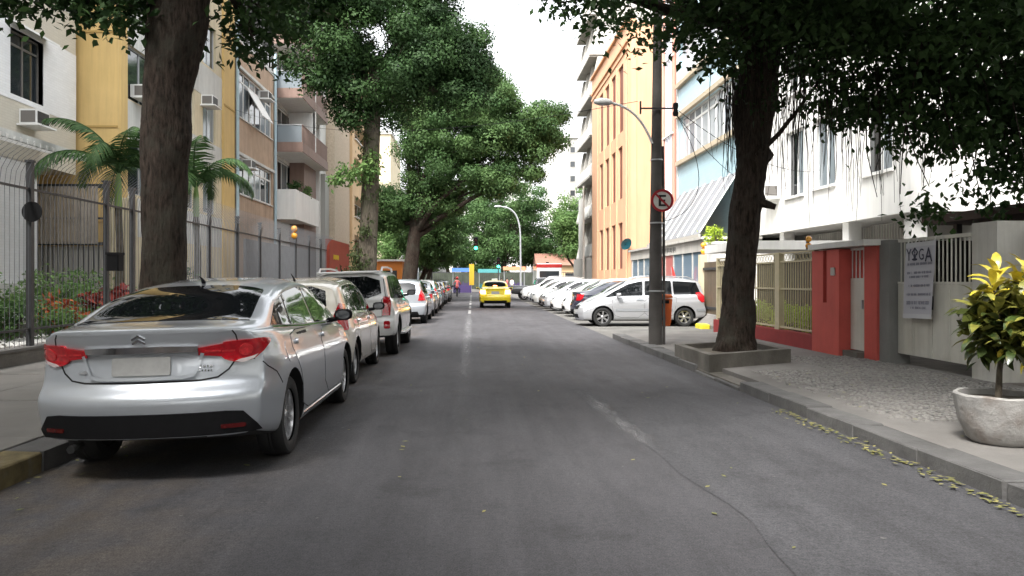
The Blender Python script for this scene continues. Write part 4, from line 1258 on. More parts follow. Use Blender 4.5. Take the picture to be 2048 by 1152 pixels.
def ac_unit(pl, u, z, label, w=.66, h=.42):
    a = pl.p(u, z, -.15)
    t = thing('air_conditioner', label, 'air conditioner', a, 'window air conditioners on the facades')
    m = MB(); pbox(m, pl, u - w / 2, u + w / 2, z, z + h, -.48, .1); m.build('casing', M['wframe_white'], t)
    for k in range(6):
        pass
    m = MB()
    pbox(m, pl, u - w / 2 + .05, u + w / 2 - .05, z + .05, z + h - .05, -.495, -.482)
    g = m.build('grille', M['iron'], t)
    m = MB()
    if pl.a == 'x':
        b0, b1 = pl.p(0, 0, -.45)[0], pl.p(0, 0, -.05)[0]
        m.box(min(b0, b1), max(b0, b1), u - w / 2 - .013, u - w / 2 - .003, z + .05, z + h - .05)
        m.build('grille', M['wframe_dark'], t)
    m = MB(); pbox(m, pl, u - w / 2 - .12, u + w / 2 + .12, z - .05, z - .004, -.62, .0); m.build('shelf', M['wframe_white'], t)
    return t

# ------------------------------------------------------------------ left side buildings
# white and beige tiled block
A = thing('apartment_block', 'white and beige tiled apartment block with a dark hooded window, nearest building on the left', 'building', (-16, 16, 0))
pA = PL('x', -12.5, -1)
opsA = [(20.75, 22.35, 6.5, 8.3), (20.75, 22.35, 9.75, 11.5), (14.0, 16.0, 6.5, 8.3), (14, 16, 9.75, 11.5)]
mb = MB(); facade(mb, pA, -34, 24.2, 4.75, 15, opsA)  # unseen stretch behind the viewpoint is added to shade the near road
mb.quad((-12.5, 24.2, 4.75), (-20, 24.2, 4.75), (-20, 24.2, 15), (-12.5, 24.2, 15)); mb.quad((-12.5, -34, 4.75), (-12.5, 24.2, 4.75), (-20, 24.2, 4.75), (-20, -34, 4.75))
mb.build('wall', M['beige_tile'], A)
mb = MB(); facade(mb, pA, 4, 24.19, 6.35, 8.5, [o for o in opsA if o[2] == 6.5], d=-.015); mb.build('tile_band', M['white_tile'], A)
mb = MB(); facade(mb, pA, 4, 24.19, 9.7, 11.7, [o for o in opsA if o[2] == 9.75], d=-.015); mb.build('tile_band', M['white_tile'], A)
mb = MB(); mb.box(-20, -12.53, -34, 22.1, 0, 4.75); mb.build('ground_floor', M['white_tile'], A)
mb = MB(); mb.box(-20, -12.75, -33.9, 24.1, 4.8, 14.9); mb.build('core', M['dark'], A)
mb = MB(); mb.box(-20.2, -12.4, -34.1, 24.3, 15, 15.3); mb.build('roof', M['greywall'], A)
for o in opsA:
    w = window(A, pA, *o, nu=2, d=.13, fw=.06, fm=M['wframe_dark'], transom=o[3] - .38)
    m = MB(); m.add([pA.p(o[0] - .1, o[3] + .25, 0), pA.p(o[1] + .15, o[3] + .25, 0), pA.p(o[1] + .15, o[3] + .02, -.42), pA.p(o[0] - .1, o[3] + .02, -.42), pA.p(o[0] - .1, o[3] + .19, 0), pA.p(o[1] + .15, o[3] + .19, 0), pA.p(o[1] + .15, o[3] - .04, -.42), pA.p(o[0] - .1, o[3] - .04, -.42)], [(0, 1, 2, 3), (4, 5, 6, 7), (0, 1, 5, 4), (3, 2, 6, 7), (1, 2, 6, 5), (0, 3, 7, 4)])
    m.build('window_hood', M['wframe_white'], w)
sl = None
for k in range(27):
    y = 14.6 + k * .288
    if sl is None:
        m = MB(); m.box(-.72, .72, 0, .06, 0, .11, rot=Matrix.Rotation(R(13), 3, 'Y')); sl = m.mesh('awning_slat', M['white_plain'])
    put(sl, A, (-11.82, y, 5.0), 'awning_slat')
m = MB(); m.box(-11.22, -11.14, 14.5, 22.4, 4.86, 5.06); m.build('awning_beam', M['greywall'], A)
m = MB(); m.box(-12.52, -12.44, 15.0, 22.05, 1.0, 1.35); m.build('wall_band', M['greywall'], A)
window(A, PL('x', -12.5, -1), 18.9, 20.2, 2.0, 3.9, nu=1, d=-.05, fm=M['wframe_dark'], gm=M['glass_pale'])
ac_unit(pA, 21.5, 5.75, 'white window air conditioner under the dark hooded window of the white and beige block')

# ochre block
B = thing('apartment_block', 'ochre rendered apartment block with a plain end wall beside the big street tree', 'building', (-15, 30, 0))
pBe, pB = PL('y', 24.5, 1), PL('x', -11.3, -1)
mb = MB(); facade(mb, pBe, -19, -11.3, 0, 17, ()); mb.build('wall', M['ochre'], B)
for z in (3.3, 6.34, 9.37, 12.4):
    m = MB(); pbox(m, pBe, -19, -11.31, z - .035, z + .035, -.03, 0); m.build('string_course', M['ochre_dark'], B)
opsB = []
for z in (3.4, 6.5, 9.7, 12.8):
    opsB += [(25.1, 27.4, z + .9, z + 2.7), (29.0, 31.2, z + .9, z + 2.7), (32.2, 33.8, z + .9, z + 2.7)]
mb = MB(); facade(mb, pB, 24.5, 36.2, 0, 17, opsB); mb.build('wall', M['cream'], B)
for u0, u1 in ((24.5, 24.95), (34.6, 36.19)):
    m = MB(); pbox(m, pB, u0, u1, 0, 17, -.10, -.003); m.build('pilaster', M['ochre'], B)
for z in (6.34, 9.37, 12.4):
    m = MB(); pbox(m, pB, 34.6, 36.19, z - .04, z + .04, -.125, -.10); m.build('string_course', M['ochre_dark'], B)
for u0, u1, z0, z1 in opsB:
    window(B, pB, u0, u1, z0, z1, nu=2, d=.10, fm=M['alu'], gm=[M['glass'], M['glass_pale']])
for z in (3.35, 6.5, 9.65):
    m = MB(); pbox(m, pB, 24.96, 34.59, z - .45, z + .85, -.015, -.002); m.build('wall_panel', M['greywall'], B)
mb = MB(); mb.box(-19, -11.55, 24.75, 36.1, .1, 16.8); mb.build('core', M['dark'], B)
mb = MB(); mb.box(-19.2, -11.2, 24.4, 36.2, 17, 17.3); mb.build('roof', M['greywall'], B)
ac_unit(pB, 25.9, 7.55, 'white window air conditioner high on the ochre block left of the big trunk')
ac_unit(pB, 32.3, 8.75, 'white window air conditioner high on the ochre block right of the big trunk')

# block with brown bands and long windows
Cc = thing('apartment_block', 'apartment block with brown stucco bands and long white framed windows, between ochre and balcony blocks', 'building', (-15, 40, 0))
pC = PL('x', -11.2, -1)
opsC = [(36.75, 42.9, 5.6, 7.45), (36.75, 42.9, 9.3, 11.6)]
mb = MB(); facade(mb, pC, 36.25, 43.3, 0, 12.9, opsC); mb.build('wall', M['brown'], Cc)
for o in opsC:
    window(Cc, pC, *o, nu=6, d=.08, fw=.08, gm=[M['glass'], M['glass_pale'], M['glass']], transom=o[3] - .5, sill=M['greywall'])
    m = MB(); pbox(m, pC, o[0] - .3, o[1] + .3, o[3], o[3] + .14, -.10, -.002); m.build('lintel', M['greywall'], Cc)
m = MB(); m.add([pC.p(38.2, 11.0, .05), pC.p(40.2, 11.0, .05), pC.p(40.2, 9.6, -.75), pC.p(38.2, 9.6, -.75), pC.p(38.2, 11.03, .02), pC.p(40.2, 11.03, .02), pC.p(40.2, 9.63, -.78), pC.p(38.2, 9.63, -.78)], [(0, 1, 2, 3), (4, 5, 6, 7), (0, 1, 5, 4), (1, 2, 6, 5), (2, 3, 7, 6), (3, 0, 4, 7)])
m.build('open_sash', M['wframe_white'], Cc)
for y in (36.3, 43.25):
    m = MB(); m.tube([(-11.1, y, 0), (-11.1, y, 14.2)], .08, 8); m.build('drainpipe', mat('bluish pipe', (.34, .45, .50), rough=.5), Cc)
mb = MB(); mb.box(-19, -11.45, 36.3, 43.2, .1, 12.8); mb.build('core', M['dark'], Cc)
mb = MB(); mb.box(-19, -11.15, 36.2, 43.35, 12.9, 13.1); mb.build('roof', M['greywall'], Cc)
mb = MB()
for k in range(12): mb.box(-11.3, -11.27, 36.4 + k * .6, 36.43 + k * .6, 13.1, 14.0)
mb.box(-11.31, -11.26, 36.3, 43.2, 13.97, 14.02); mb.build('roof_railing', M['alu'], Cc)
ac_unit(pC, 40.7, 11.0, 'white window air conditioner over the open sash of the brown banded block')
ac_unit(pC, 37.6, 6.9, 'brownish shaded air conditioner at the lower left window of the brown banded block')

# block with deep balconies
Dd = thing('apartment_block', 'white apartment block with deep brown edged balconies above the fence', 'building', (-15, 47, 0))
pD = PL('x', -11.3, -1)
opsD = [(44.5, 50.2, z, z + 2.3) for z in (6.2, 9.3, 12.4, 15.5)]
mb = MB(); facade(mb, pD, 43.45, 51.2, 0, 19, opsD); mb.quad((-11.3, 51.2, 0), (-19, 51.2, 0), (-19, 51.2, 19), (-11.3, 51.2, 19))
mb.build('wall', M['greywall'], Dd)
for o in opsD: window(Dd, pD, *o, nu=4, d=.12, gm=[M['glass'], M['glass_pale']])
for z in (8.72, 11.78, 14.84, 17.9):
    m = MB(); m.box(-11.28, -9.6, 43.45, 51.0, z, z + .55); b = m.build('balcony', M['brown_red'], Dd)
    m = MB(); m.box(-11.28, -9.65, 43.5, 50.95, z - .03, z - .002); m.build('soffit', M['white_plain'], b)
    m = MB()
    for k in range(62): m.box(-9.66, -9.63, 43.5 + k * .12, 43.56 + k * .12, z + .56, z + 1.5)
    m.box(-9.67, -9.62, 43.48, 50.98, z + 1.5, z + 1.55); m.build('railing', M['brown_red'], b)
    m = MB(); m.box(-11.2, -9.68, 43.5, 43.53, z + .56, z + 1.5); m.build('end_screen', M['glass_pale'], b)
    m = MB(); m.box(-11.2, -9.66, 43.47, 43.54, z + 1.5, z + 1.56); m.build('handrail', M['alu'], b)
m = MB(); m.box(-9.75, -9.6, 47.0, 47.15, 9.28, 19); m.build('column', M['white_plain'], Dd)
m = MB(); m.box(-11.25, -9.65, 47.0, 47.12, 9.28, 11.7); m.build('party_wall', M['white_plain'], Dd)
m = MB(); m.box(-11.25, -10.0, 43.45, 50.0, 4.9, 6.6); m.build('planter_wall', M['white_plain'], Dd)
m = MB(); m.box(-11.29, -10.4, 47.4, 51.0, 0, 8.7); m.build('stair_core', M['brown_red'], Dd)
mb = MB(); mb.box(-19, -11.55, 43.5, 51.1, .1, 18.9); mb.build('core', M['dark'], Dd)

# beyond: pale sliver, pebbledash block, peach block with balconies
E = thing('apartment_block', 'narrow white block with grey side wall beside the pebbledash block', 'building', (-14, 52, 0))
m = MB(); m.box(-18, -10.2, 51.25, 53.4, 0, 20); m.build('wall', M['white_plain'], E)
m = MB(); m.box(-10.2, -9.9, 51.6, 53.0, 0, 8.6); m.build('side_wall', M['grille_grey'], E)
pE = PL('x', -10.2, -1)
for z in (5.6, 8.9, 12.2): window(E, pE, 51.9, 52.9, z, z + 1.9, nu=2, d=-.04, gm=M['glass_pale'])
Fb = thing('apartment_block', 'beige pebbledash apartment block with a blank wall, right of the white balconies', 'building', (-14, 57, 0))
m = MB(); m.box(-18, -9.6, 53.5, 60.0, 0, 22); m.build('wall', M['beige_peb'], Fb)
m = MB(); m.box(-18.1, -9.5, 53.4, 60.05, 22, 22.3); m.build('roof', M['greywall'], Fb)
G = thing('apartment_block', 'peach apartment block with recessed balconies, farthest building seen along the left', 'building', (-14, 66, 0))
pG = PL('x', -9.4, -1)
opsG = [(61.2, 71.5, z, z + 1.7) for z in (3.4, 6.5, 9.6, 12.7, 15.8)]
mb = MB(); facade(mb, pG, 60.1, 74, 0, 21, opsG, depth=1.0); mb.quad((-9.4, 60.1, 0), (-18, 60.1, 0), (-18, 60.1, 21), (-9.4, 60.1, 21)); mb.build('wall', M['peach'], G)
for o in opsG: 
    window(G, pG, *o, nu=5, d=1.0, gm=[M['glass'], M['glass_pale']])
    m = MB(); pbox(m, pG, o[0], o[1], o[2] - .02, o[2] + .06, -.15, .95); m.build('balcony_slab', M['white_plain'], G)
mb = MB(); mb.box(-18, -10.5, 60.2, 73.9, .1, 20.8); mb.build('core', M['dark'], G)

# slatted brown gate house and pale corrugated wall behind the garden
gh = thing('slatted_gate', 'brown slatted garage gate behind the garden, left of the big trunk', 'gate', (-12.4, 23.4, .3))
slm = None
for k in range(20):
    x = -13.5 + k * .105
    if slm is None:
        m = MB(); m.box(0, .075, 0, .04, 0, 1.75); slm = m.mesh('slat', mat('brown slat', (.34, .30, .255), rough=.7, noise=(4, .2), rand=.15))
    put(slm, gh, (x, 23.4, 2.55), 'slat')
m = MB(); m.box(-13.55, -11.3, 23.44, 23.50, 2.5, 2.6); m.box(-13.55, -11.3, 23.44, 23.50, 4.25, 4.38); m.box(-13.55, -11.3, 23.44, 23.5, 3.3, 3.36); m.build('rail', M['iron'], gh)
m = MB(); m.box(-13.55, -11.2, 23.55, 23.75, .3, 2.48); m.build('wall', M['palegrey'], gh)
for k in range(14):
    m = MB() if k == 0 else m
    if k == 0:
        m.box(0, .025, 0, .025, 0, 1.2); gbar = m.mesh('bar', M['iron'])
    put(gbar, gh, (-13.4 + k * .155, 23.36, 1.3), 'bar')
cw = MB()
for k in range(9): cw.box(-11.15 + k * .1, -11.07 + k * .1, 23.3, 23.36, .3, 3.9)
cw.box(-11.16, -10.25, 23.36, 23.5, .3, 3.95)
cw.top('corrugated_wall', M['cream'], 'pale cream ribbed wall between the brown gate and the big trunk', 'wall')

# ------------------------------------------------------------------ left fence
FX = -7.2
fence = thing('iron_fence', 'tall dark iron fence with outward leaning spikes along the left pavement', 'fence', (FX, 20, 0))
m = MB(); m.box(FX - .12, FX + .12, 6, 38, 0, .33); m.build('low_wall', M['concrete_dark'], fence)
m = MB(); m.box(FX - .15, FX + .15, 6, 38, .33, .37); m.build('coping', M['concrete'], fence)
bar = MB(); bar.tube([(0, 0, .0), (0, 0, 2.55), (.03, 0, 2.78), (.14, 0, 2.98), (.36, 0, 3.14)], [.0048, .0048, .0048, .0048, .002], 4)
barm = bar.mesh('bar', M['iron_grey'])
bar = MB(); bar.tube([(0, 0, .0), (0, 0, 2.55), (.03, 0, 2.78), (.14, 0, 2.98), (.36, 0, 3.14)], [.011, .011, .011, .009, .004], 4)
barf = bar.mesh('bar', mat('pale grey iron', (.16, .165, .175), rough=.5))
y = 9.0
while y < 37.9:
    put(barm if y < 19 else barf, fence, (FX, y, .37), 'bar'); y += .128
pm = MB(); pm.box(-.045, .045, -.045, .045, 0, 2.98); pm.box(-.06, .06, -.06, .06, 2.98, 3.02); postm = pm.mesh('post', M['iron'])
for y in (9.9, 12.5, 15.1, 16.25, 18.6, 21.0, 23.5, 26.0, 28.6, 31.2, 33.8, 36.4): put(postm, fence, (FX, y, .37), 'post')
m = MB()
for z in (.62, 2.9): m.box(FX - .02, FX + .02, 9.0, 37.9, z, z + .035)
m.build('rail', M['iron'], fence)
# solid grey panels backing the far stretch
m = MB(); m.box(FX - .55, FX - .5, 26, 37.8, .35, 2.85); m.build('screen', mat('grey mesh screen', (.15, .152, .16), rough=.6, noise=(3, .35)), fence)

t = thing('disc_plate', 'round black disc fixed to the nearest fence post, back of a street sign', 'sign', (FX + .08, 12.5, 2.54))
m = MB(); m.lathe([(0, -.012), (.165, -.012), (.165, .0), (0, .0)], 28, c=(FX + .09, 12.40, 2.54), axis='y'); m.build('disc', M['blackplastic'], t, smooth=30)
m = MB(); m.box(FX + .04, FX + .1, 12.405, 12.46, 2.50, 2.58); m.build('bracket', M['iron'], t)
t = thing('letter_box', 'small black box fixed to the second fence post', 'letter box', (FX + .1, 15.1, 1.62))
m = MB(); m.bbox(FX + .05, FX + .29, 14.98, 15.22, 1.62, 1.95, .02); m.build('body', M['blackplastic'], t)
m = MB(); m.box(FX + .04, FX + .30, 14.97, 15.23, 1.93, 1.98); m.build('lid', M['blackplastic'], t)

def warn_lamp(c, s, label, ax=(0, -1)):
    t = thing('warning_lamp', label, 'warning lamp', c, 'amber garage exit lamps')
    m = MB(); m.box(c[0] - s * .16, c[0] + s * .16, c[1] - .02, c[1] + s * .3, c[2] - s * 1.05, c[2] + s * 1.05); m.build('housing', M['iron'], t)
    amber = mat('amber lens', (.75, .32, .02), rough=.25, coat=.6)
    for dz in (-.5, .5):
        m = MB(); m.lathe([(s * .46, .0), (s * .46, -s * .15), (s * .36, -s * .32), (s * .15, -s * .42), (0, -s * .44)], 16, c=(c[0], c[1] - .02, c[2] + dz * s), axis='y'); m.build('lens', amber, t, smooth=50)
warn_lamp((-7.05, 30.4, 3.34), .27, 'pair of amber lamps on the tall left fence before the balconies')
warn_lamp((6.42, 14.7, 2.16), .13, 'pair of amber lamps on top of the cream fence by the red wall')
warn_lamp((7.35, 24.45, 2.45), .2, 'pair of amber lamps on the post at the brown gate')

t = thing('red_wall', 'deep red solid wall at the end of the left fence', 'wall', (-7.2, 41, 0))
m = MB(); m.box(-7.3, -7.1, 38.1, 44.2, 0, 3.5); m.build('panel', mat('deep red metal', (.27, .035, .015), rough=.6, noise=(1, .12)), t)
m = MB()
for k in range(7): m.box(-7.095, -7.085, 39.2 + k * .23, 39.34 + k * .23, 2.5 + .03 * (k % 2), 2.75)
m.build('lettering', mat('yellow sign paint', (.6, .42, .02), rough=.6), t)

# ------------------------------------------------------------------ right side buildings
RB = thing('apartment_block', 'unseen pale block added on the right beside the viewpoint to shade the road', 'building', (14, -14, 0))
m = MB(); m.box(12.5, 20, -34, 4, 0, 15); m.build('wall', M['greywall'], RB)  # out of view, added to cut the light on the near road
m = MB(); m.box(12.3, 20.2, -34.2, 4.2, 15, 15.3); m.build('roof', M['greywall'], RB)
WB = thing('apartment_block', 'bright white apartment block with rounded overhang above the red wall', 'building', (13, 23, 0))
pW = PL('x', 10.0, 1)
opsW = [(18.3, 19.6, 4.1, 6.1), (21.2, 22.5, 4.1, 6.1), (23.2, 24.5, 4.05, 6.1), (26.4, 27.7, 4.1, 6.1)]
opsW += [(a, b, c + 3.2, d + 3.2) for a, b, c, d in opsW] + [(a, b, c + 6.4, d + 6.4) for a, b, c, d in opsW]
mb = MB(); facade(mb, pW, 17.9, 28.4, 3.0, 16, opsW)
# rounded corner and end wall
cx = [(10.5 - .5 * math.cos(a), 17.9 - .5 * math.sin(a)) for a in np.linspace(0, math.pi / 2, 7)]
for i in range(6): mb.quad((*cx[i], 3.0), (*cx[i + 1], 3.0), (*cx[i + 1], 16), (*cx[i], 16))
mb.quad((10.5, 17.4, 3), (20, 17.4, 3), (20, 17.4, 16), (10.5, 17.4, 16)); mb.quad((10, 17.9, 3), (10, 28.4, 3), (20, 28.4, 3), (20, 17.9, 3)); mb.quad((10, 28.4, 3), (20, 28.4, 3), (20, 28.4, 16), (10, 28.4, 16))
mb.build('wall', M['white_plain'], WB)
for o in opsW: window(WB, pW, *o, nu=2, d=.1, gm=[M['glass_pale'], M['glass'], M['glass_pale']], sill=M['white_plain'])
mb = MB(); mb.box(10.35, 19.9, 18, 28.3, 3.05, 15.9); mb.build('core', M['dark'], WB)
mb = MB(); mb.box(9.9, 20, 17.4, 28.5, 16, 16.3); mb.build('roof', M['greywall'], WB)
for y in (17.9, 20.9, 25.2, 28.0):
    m = MB(); m.box(10.15, 10.5, y - .17, y + .17, 0, 3.0); m.build('column', M['white_plain'], WB)
m = MB(); m.box(11.5, 11.7, 17.5, 28.4, 0, 3.0); m.build('ground_floor', M['grille_grey'], WB)
gsl = MB(); gsl.box(0, .03, 0, .05, 0, 2.5); gslm = gsl.mesh('grille_bar', M['palegrey'])
for y in np.arange(18.15, 20.7, .13): put(gslm, WB, (10.7, y, .4), 'grille_bar')
for y in np.arange(21.2, 25.0, .13): put(gslm, WB, (11.0, y, .4), 'grille_bar')
ac_unit(pW, 25.4, 4.15, 'white window air conditioner on the bright white block beside the leaning tree trunk')

BB = thing('apartment_block', 'light blue tiled block with a long pale window strip and tan ledges', 'building', (13, 33, 0))
pB2 = PL('x', 10.0, 1)
opsBB = [(28.9, 36.9, 7.15, 9.25), (28.9, 36.9, 10.9, 13.0)]
mb = MB(); facade(mb, pB2, 28.5, 37.3, 0, 17, opsBB); mb.quad((10, 37.3, 0), (18, 37.3, 0), (18, 37.3, 17), (10, 37.3, 17)); mb.build('wall', M['blue_tile'], BB)
pale = mat('curtained pane', (.42, .44, .46), rough=.15, noise=(2, .15)); pale2 = mat('dim curtained pane', (.24, .26, .29), rough=.15, noise=(2, .15))
for o in opsBB:
    w = window(BB, pB2, *o, nu=8, d=.1, fw=.10, gm=[pale, pale2, pale], transom=o[3] - .5)
    tan = mat('tan ledge', (.42, .35, .25), rough=.8, noise=(2, .15))
    for z in (o[2] - .2, o[3]):
        m = MB(); pbox(m, pB2, o[0] - .3, o[1] + .35, z, z + .2, -.18, -.002); m.build('ledge', tan, BB)
mb = MB(); mb.box(10.35, 17.9, 28.6, 37.2, .1, 16.9); mb.build('core', M['dark'], BB)
cols = [mat('white pipe', (.62, .63, .66), rough=.5), mat('salmon pipe', (.48, .22, .16), rough=.6), mat('lilac pipe', (.36, .33, .42), rough=.5)]
for i, (y, ci, r) in enumerate(((37.55, 1, .10), (37.85, 0, .09), (38.1, 2, .05), (38.35, 0, .09), (38.6, 2, .05), (38.85, 0, .10), (39.15, 1, .12))):
    m = MB(); m.tube([(9.85, y, 0), (9.85, y, 17)], r, 8); m.build('drainpipe', cols[ci], BB, smooth=40)
m = MB(); m.box(9.95, 16, 37.32, 40.2, 0, 17); m.build('service_wall', M['greywall'], BB)
m = MB()
for z in (4.5, 8.6, 12.4): m.box(9.70, 9.78, 37.4, 39.3, z, z + .07)
m.build('pipe_clamp', M['wframe_white'], BB)

aw = thing('awning', 'pale corrugated awning with white ribs sloping under the blue tiled wall', 'awning', (9.2, 33, 3.1))
def slope(u, y, lift=0): return (10.0 - 1.5 * u, y, 5.55 - 2.38 * u + lift)
sheetm = None
for k in range(8):
    y0 = 28.75 + k * 1.05
    m = MB()
    for j in range(10):
        a, b = y0 + .02 + j * .101, y0 + .02 + (j + 1) * .101
        z0, z1 = (.0, .010) if j % 2 == 0 else (.010, .0)
        m.quad(slope(0.004, a, z0), slope(0.004, b, z1), slope(1, b, z1), slope(1, a, z0))
    m.build('awning_sheet', mat('pale corrugated sheet', (.19, .198, .21), rough=.5, noise=(1.5, .12), rand=.08, stain=(1.2, (.135, .13, .128), .5)), aw)
    m = MB()
    p, q = Vector(slope(0.01, y0, .06)), Vector(slope(1, y0, .06)); m.tube([p, q], .03, 5); m.build('awning_rib', M['wframe_white'], aw)
m = MB(); m.box(8.44, 8.52, 28.7, 37.2, 3.05, 3.17); m.build('awning_edge', mat('weathered tan edge', (.33, .31, .28), rough=.8), aw)

shop = thing('glazed_shopfront', 'low bluish glazed shopfront with pale posts under the awning', 'shopfront', (8, 33, 0))
m = MB(); m.box(8.0, 8.12, 26.6, 38.9, 2.45, 2.85); m.build('fascia', M['palegrey'], shop)
m = MB()
for k in range(22):
    y = 30.2 + k * .15
    m.box(7.99, 7.998, y, y + .03 + .05 * ((k * 7) % 3) / 2, 2.55 + .04 * ((k * 5) % 2), 2.75)
m.build('lettering', M['iron'], shop)
redp = mat('red shop panel', (.40, .12, .11), rough=.4)
k = 0; y = 26.7
while y < 38.6:
    m = MB(); m.box(8.02, 8.10, y, y + .08, 0, 2.45); m.build('post', M['palegrey'], shop)
    m = MB(); m.box(8.05, 8.07, y + .08, min(y + 1.32, 38.9), .5, 2.45); m.build('pane', redp if k in (3, 4) else M['glass_shop'], shop)
    y += 1.32; k += 1
m = MB(); m.box(8.0, 8.12, 26.6, 38.9, 0, .5); m.build('plinth', M['palegrey'], shop)
m = MB(); m.box(8.3, 9.9, 26.8, 38.8, .1, 2.8); m.build('interior', M['dark'], shop)
m = MB(); m.box(7.9, 10, 26.5, 39, 2.86, 2.95); m.build('roof', M['palegrey'], shop)
t = thing('flag_banner', 'slim red teardrop banner standing before the glazed shopfront', 'banner', (7.6, 29.2, .1))
m = MB(); m.tube([(7.6, 29.2, .1), (7.6, 29.2, 1.5), (7.55, 29.2, 1.95)], .012, 5); m.build('pole', M['alu'], t)
m = MB(); m.prism([(7.6, .9), (7.72, 1.2), (7.72, 1.6), (7.62, 1.95), (7.56, 1.95), (7.58, 1.4)], lambda u, v, d: (u, 29.2 + d, v), -.004, .004); m.build('cloth', mat('red banner cloth', (.6, .04, .03), rough=.8), t)
t = thing('small_house', 'small white garden house behind the brown gate', 'house', (9.2, 26, 0))
m = MB(); m.box(7.95, 9.8, 25.0, 26.3, 0, 2.62); m.build('wall', M['white_plain'], t)
m = MB(); m.box(7.85, 9.9, 24.9, 26.4, 2.62, 2.7); m.build('roof', M['white_plain'], t)

O = thing('office_building', 'orange rendered building with tall dark window slots and a plain end wall', 'building', (14, 48, 0))
pO, pOe = PL('x', 8.5, 1), PL('y', 42.0, 1)
opsO = []
for u in (43.55, 45.7, 47.9, 50.1):
    opsO += [(u, u + 1.25, 2.1, 4.75), (u, u + 1.25, 6.1, 9.1)]
opsO += [(u, u + 1.5, 9.9, 13.7) for u in (43.3, 45.5, 47.7, 49.9)]
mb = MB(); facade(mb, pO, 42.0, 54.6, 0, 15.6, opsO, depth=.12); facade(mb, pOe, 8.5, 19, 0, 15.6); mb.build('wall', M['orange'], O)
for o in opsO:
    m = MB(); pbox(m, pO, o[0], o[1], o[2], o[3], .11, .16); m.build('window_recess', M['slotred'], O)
for u in (42.3, 45.05, 47.2, 49.4, 51.9):
    m = MB(); pbox(m, pO, u, u + .25, .9, 13.9, -.06, -.002); m.build('pilaster', M['orange'], O)
for z, d in ((14.1, .06), (14.5, .10), (15.6, .16)):
    m = MB(); pbox(m, pO, 41.95, 54.6, z, z + .14, -d, -.002 if z < 15 else .5); m.build('cornice', mat('dull orange trim', (.58, .32, .18), rough=.75), O)
m = MB(); pbox(m, pO, 41.98, 54.6, 0, .9, -.1, -.002); m.build('plinth', M['orange'], O)
m = MB(); pbox(m, pOe, 8.5, 8.62, 0, 15.5, -.03, 0); pbox(m, pOe, 8.95, 9.0, 0, 15.5, -.02, 0); m.build('joint_strip', mat('dull orange trim', (.5, .27, .14)), O)
mb = MB(); mb.box(8.7, 18.9, 42.2, 54.5, .1, 15.5); mb.build('core', M['dark'], O)
t = thing('satellite_dish', 'teal round dish on the corner of the orange building', 'dish', (8.35, 41.8, 3.45))
m = MB(); m.lathe([(0, .0), (.15, .02), (.3, .07), (.40, .14), (.41, .14), (.3, .05), (.15, .0), (0, -.02)], 22, axis='y')
rot = Euler((R(20), 0, R(38))).to_matrix(); m.v = [tuple(rot @ Vector((p[0], -p[1], p[2] * .8)) + Vector((8.25, 41.7, 3.45))) for p in m.v]
m.build('dish', mat('teal dish', (.02, .19, .25), rough=.5), t, smooth=50)
m = MB(); m.tube([(8.5, 42.0, 3.3), (8.3, 41.75, 3.4)], .03, 6); m.build('arm', M['iron'], t)

K = thing('apartment_block', 'pale grey apartment block with raking concrete balconies beyond the orange building', 'building', (13, 58, 0))
m = MB(); m.box(9.4, 20, 55.2, 62.4, 0, 24); m.build('wall', M['palegrey'], K)
for z in np.arange(3.2, 23, 2.9):
    m = MB(); m.box(8.42, 9.39, 55.42, 62.19, z - .12, z + .0); b = m.build('balcony', M['palegrey'], K)
    for y in (55.25, 57.6, 59.95, 62.2):
        m = MB(); m.prism([(9.4, z + 2.75), (9.0, z + 2.75), (8.42, z), (9.4, z)], lambda u, v, d: (u, d, v), y, y + .16); m.build('fin', M['palegrey'], b)
    m = MB(); m.quad((8.41, 55.42, z), (8.41, 62.19, z), (8.60, 62.19, z + .9), (8.60, 55.42, z + .9)); m.build('parapet', M['greywall'], b)
    m = MB(); m.box(9.36, 9.39, 55.6, 62.0, z + .1, z + 2.3); m.build('window', M['glass'], b)
m = MB(); m.box(7.9, 7.98, 55.6, 57.2, 3.0, 7.4); m.build('banner_board', M['wframe_white'], K)
m = MB(); m.box(8.2, 9.3, 55.3, 62.3, 0, 3.1); m.build('ground_floor', M['grille_grey'], K)

for (x0, x1, y0, y1, h, lab, mt) in ((17.0, 22.5, 165, 180, 32, 'tall white tower with a grey windowed side, far beyond the street trees on the right', 'white_plain'),
                                     (6, 14.5, 190, 205, 25, 'long pale block behind the treetops at the end of the street', 'greywall'),
                                     (-6, 2.5, 196, 210, 21, 'low pale block behind the treetops, straight down the street', 'white_plain'),
                                     (-34, -16, 150, 170, 30, 'pale tower behind the left street trees', 'cream'), (26, 40, 120, 140, 26, 'pale tower behind the grey balcony block', 'palegrey')):
    t = thing('tower_block', lab, 'building', ((x0 + x1) / 2, y0, 0))
    m = MB(); m.box(x0, x1, y0, y1, 0, h); m.build('wall', M[mt], t)
    m = MB(); m.box(x0 - .3, x1 + .3, y0 - .3, y1, h, h + .5); m.build('roof', M['greywall'], t)
    if h == 32:
        m = MB(); m.box(x1 - 2.0, x1 + .02, y0 - .03, y0 - .005, 0, h); m.build('side_strip', M['grille_grey'], t)
    pT = PL('y', y0, 1)
    for z in np.arange(4, h - 2, 3.1):
        us = [x1 - 1.6] if h == 32 else list(np.arange(x0 + 1, x1 - 2, 2.6))
        for u in us:
            f = MB(); pbox(f, pT, u, u + 1.2, z, z + 1.4, -.08, -.01); w = f.build('window', M['palegrey'], t)
            g = MB(); pbox(g, pT, u + .1, u + 1.1, z + .1, z + 1.3, -.1, -.085); g.build('pane', M['glass'], w)

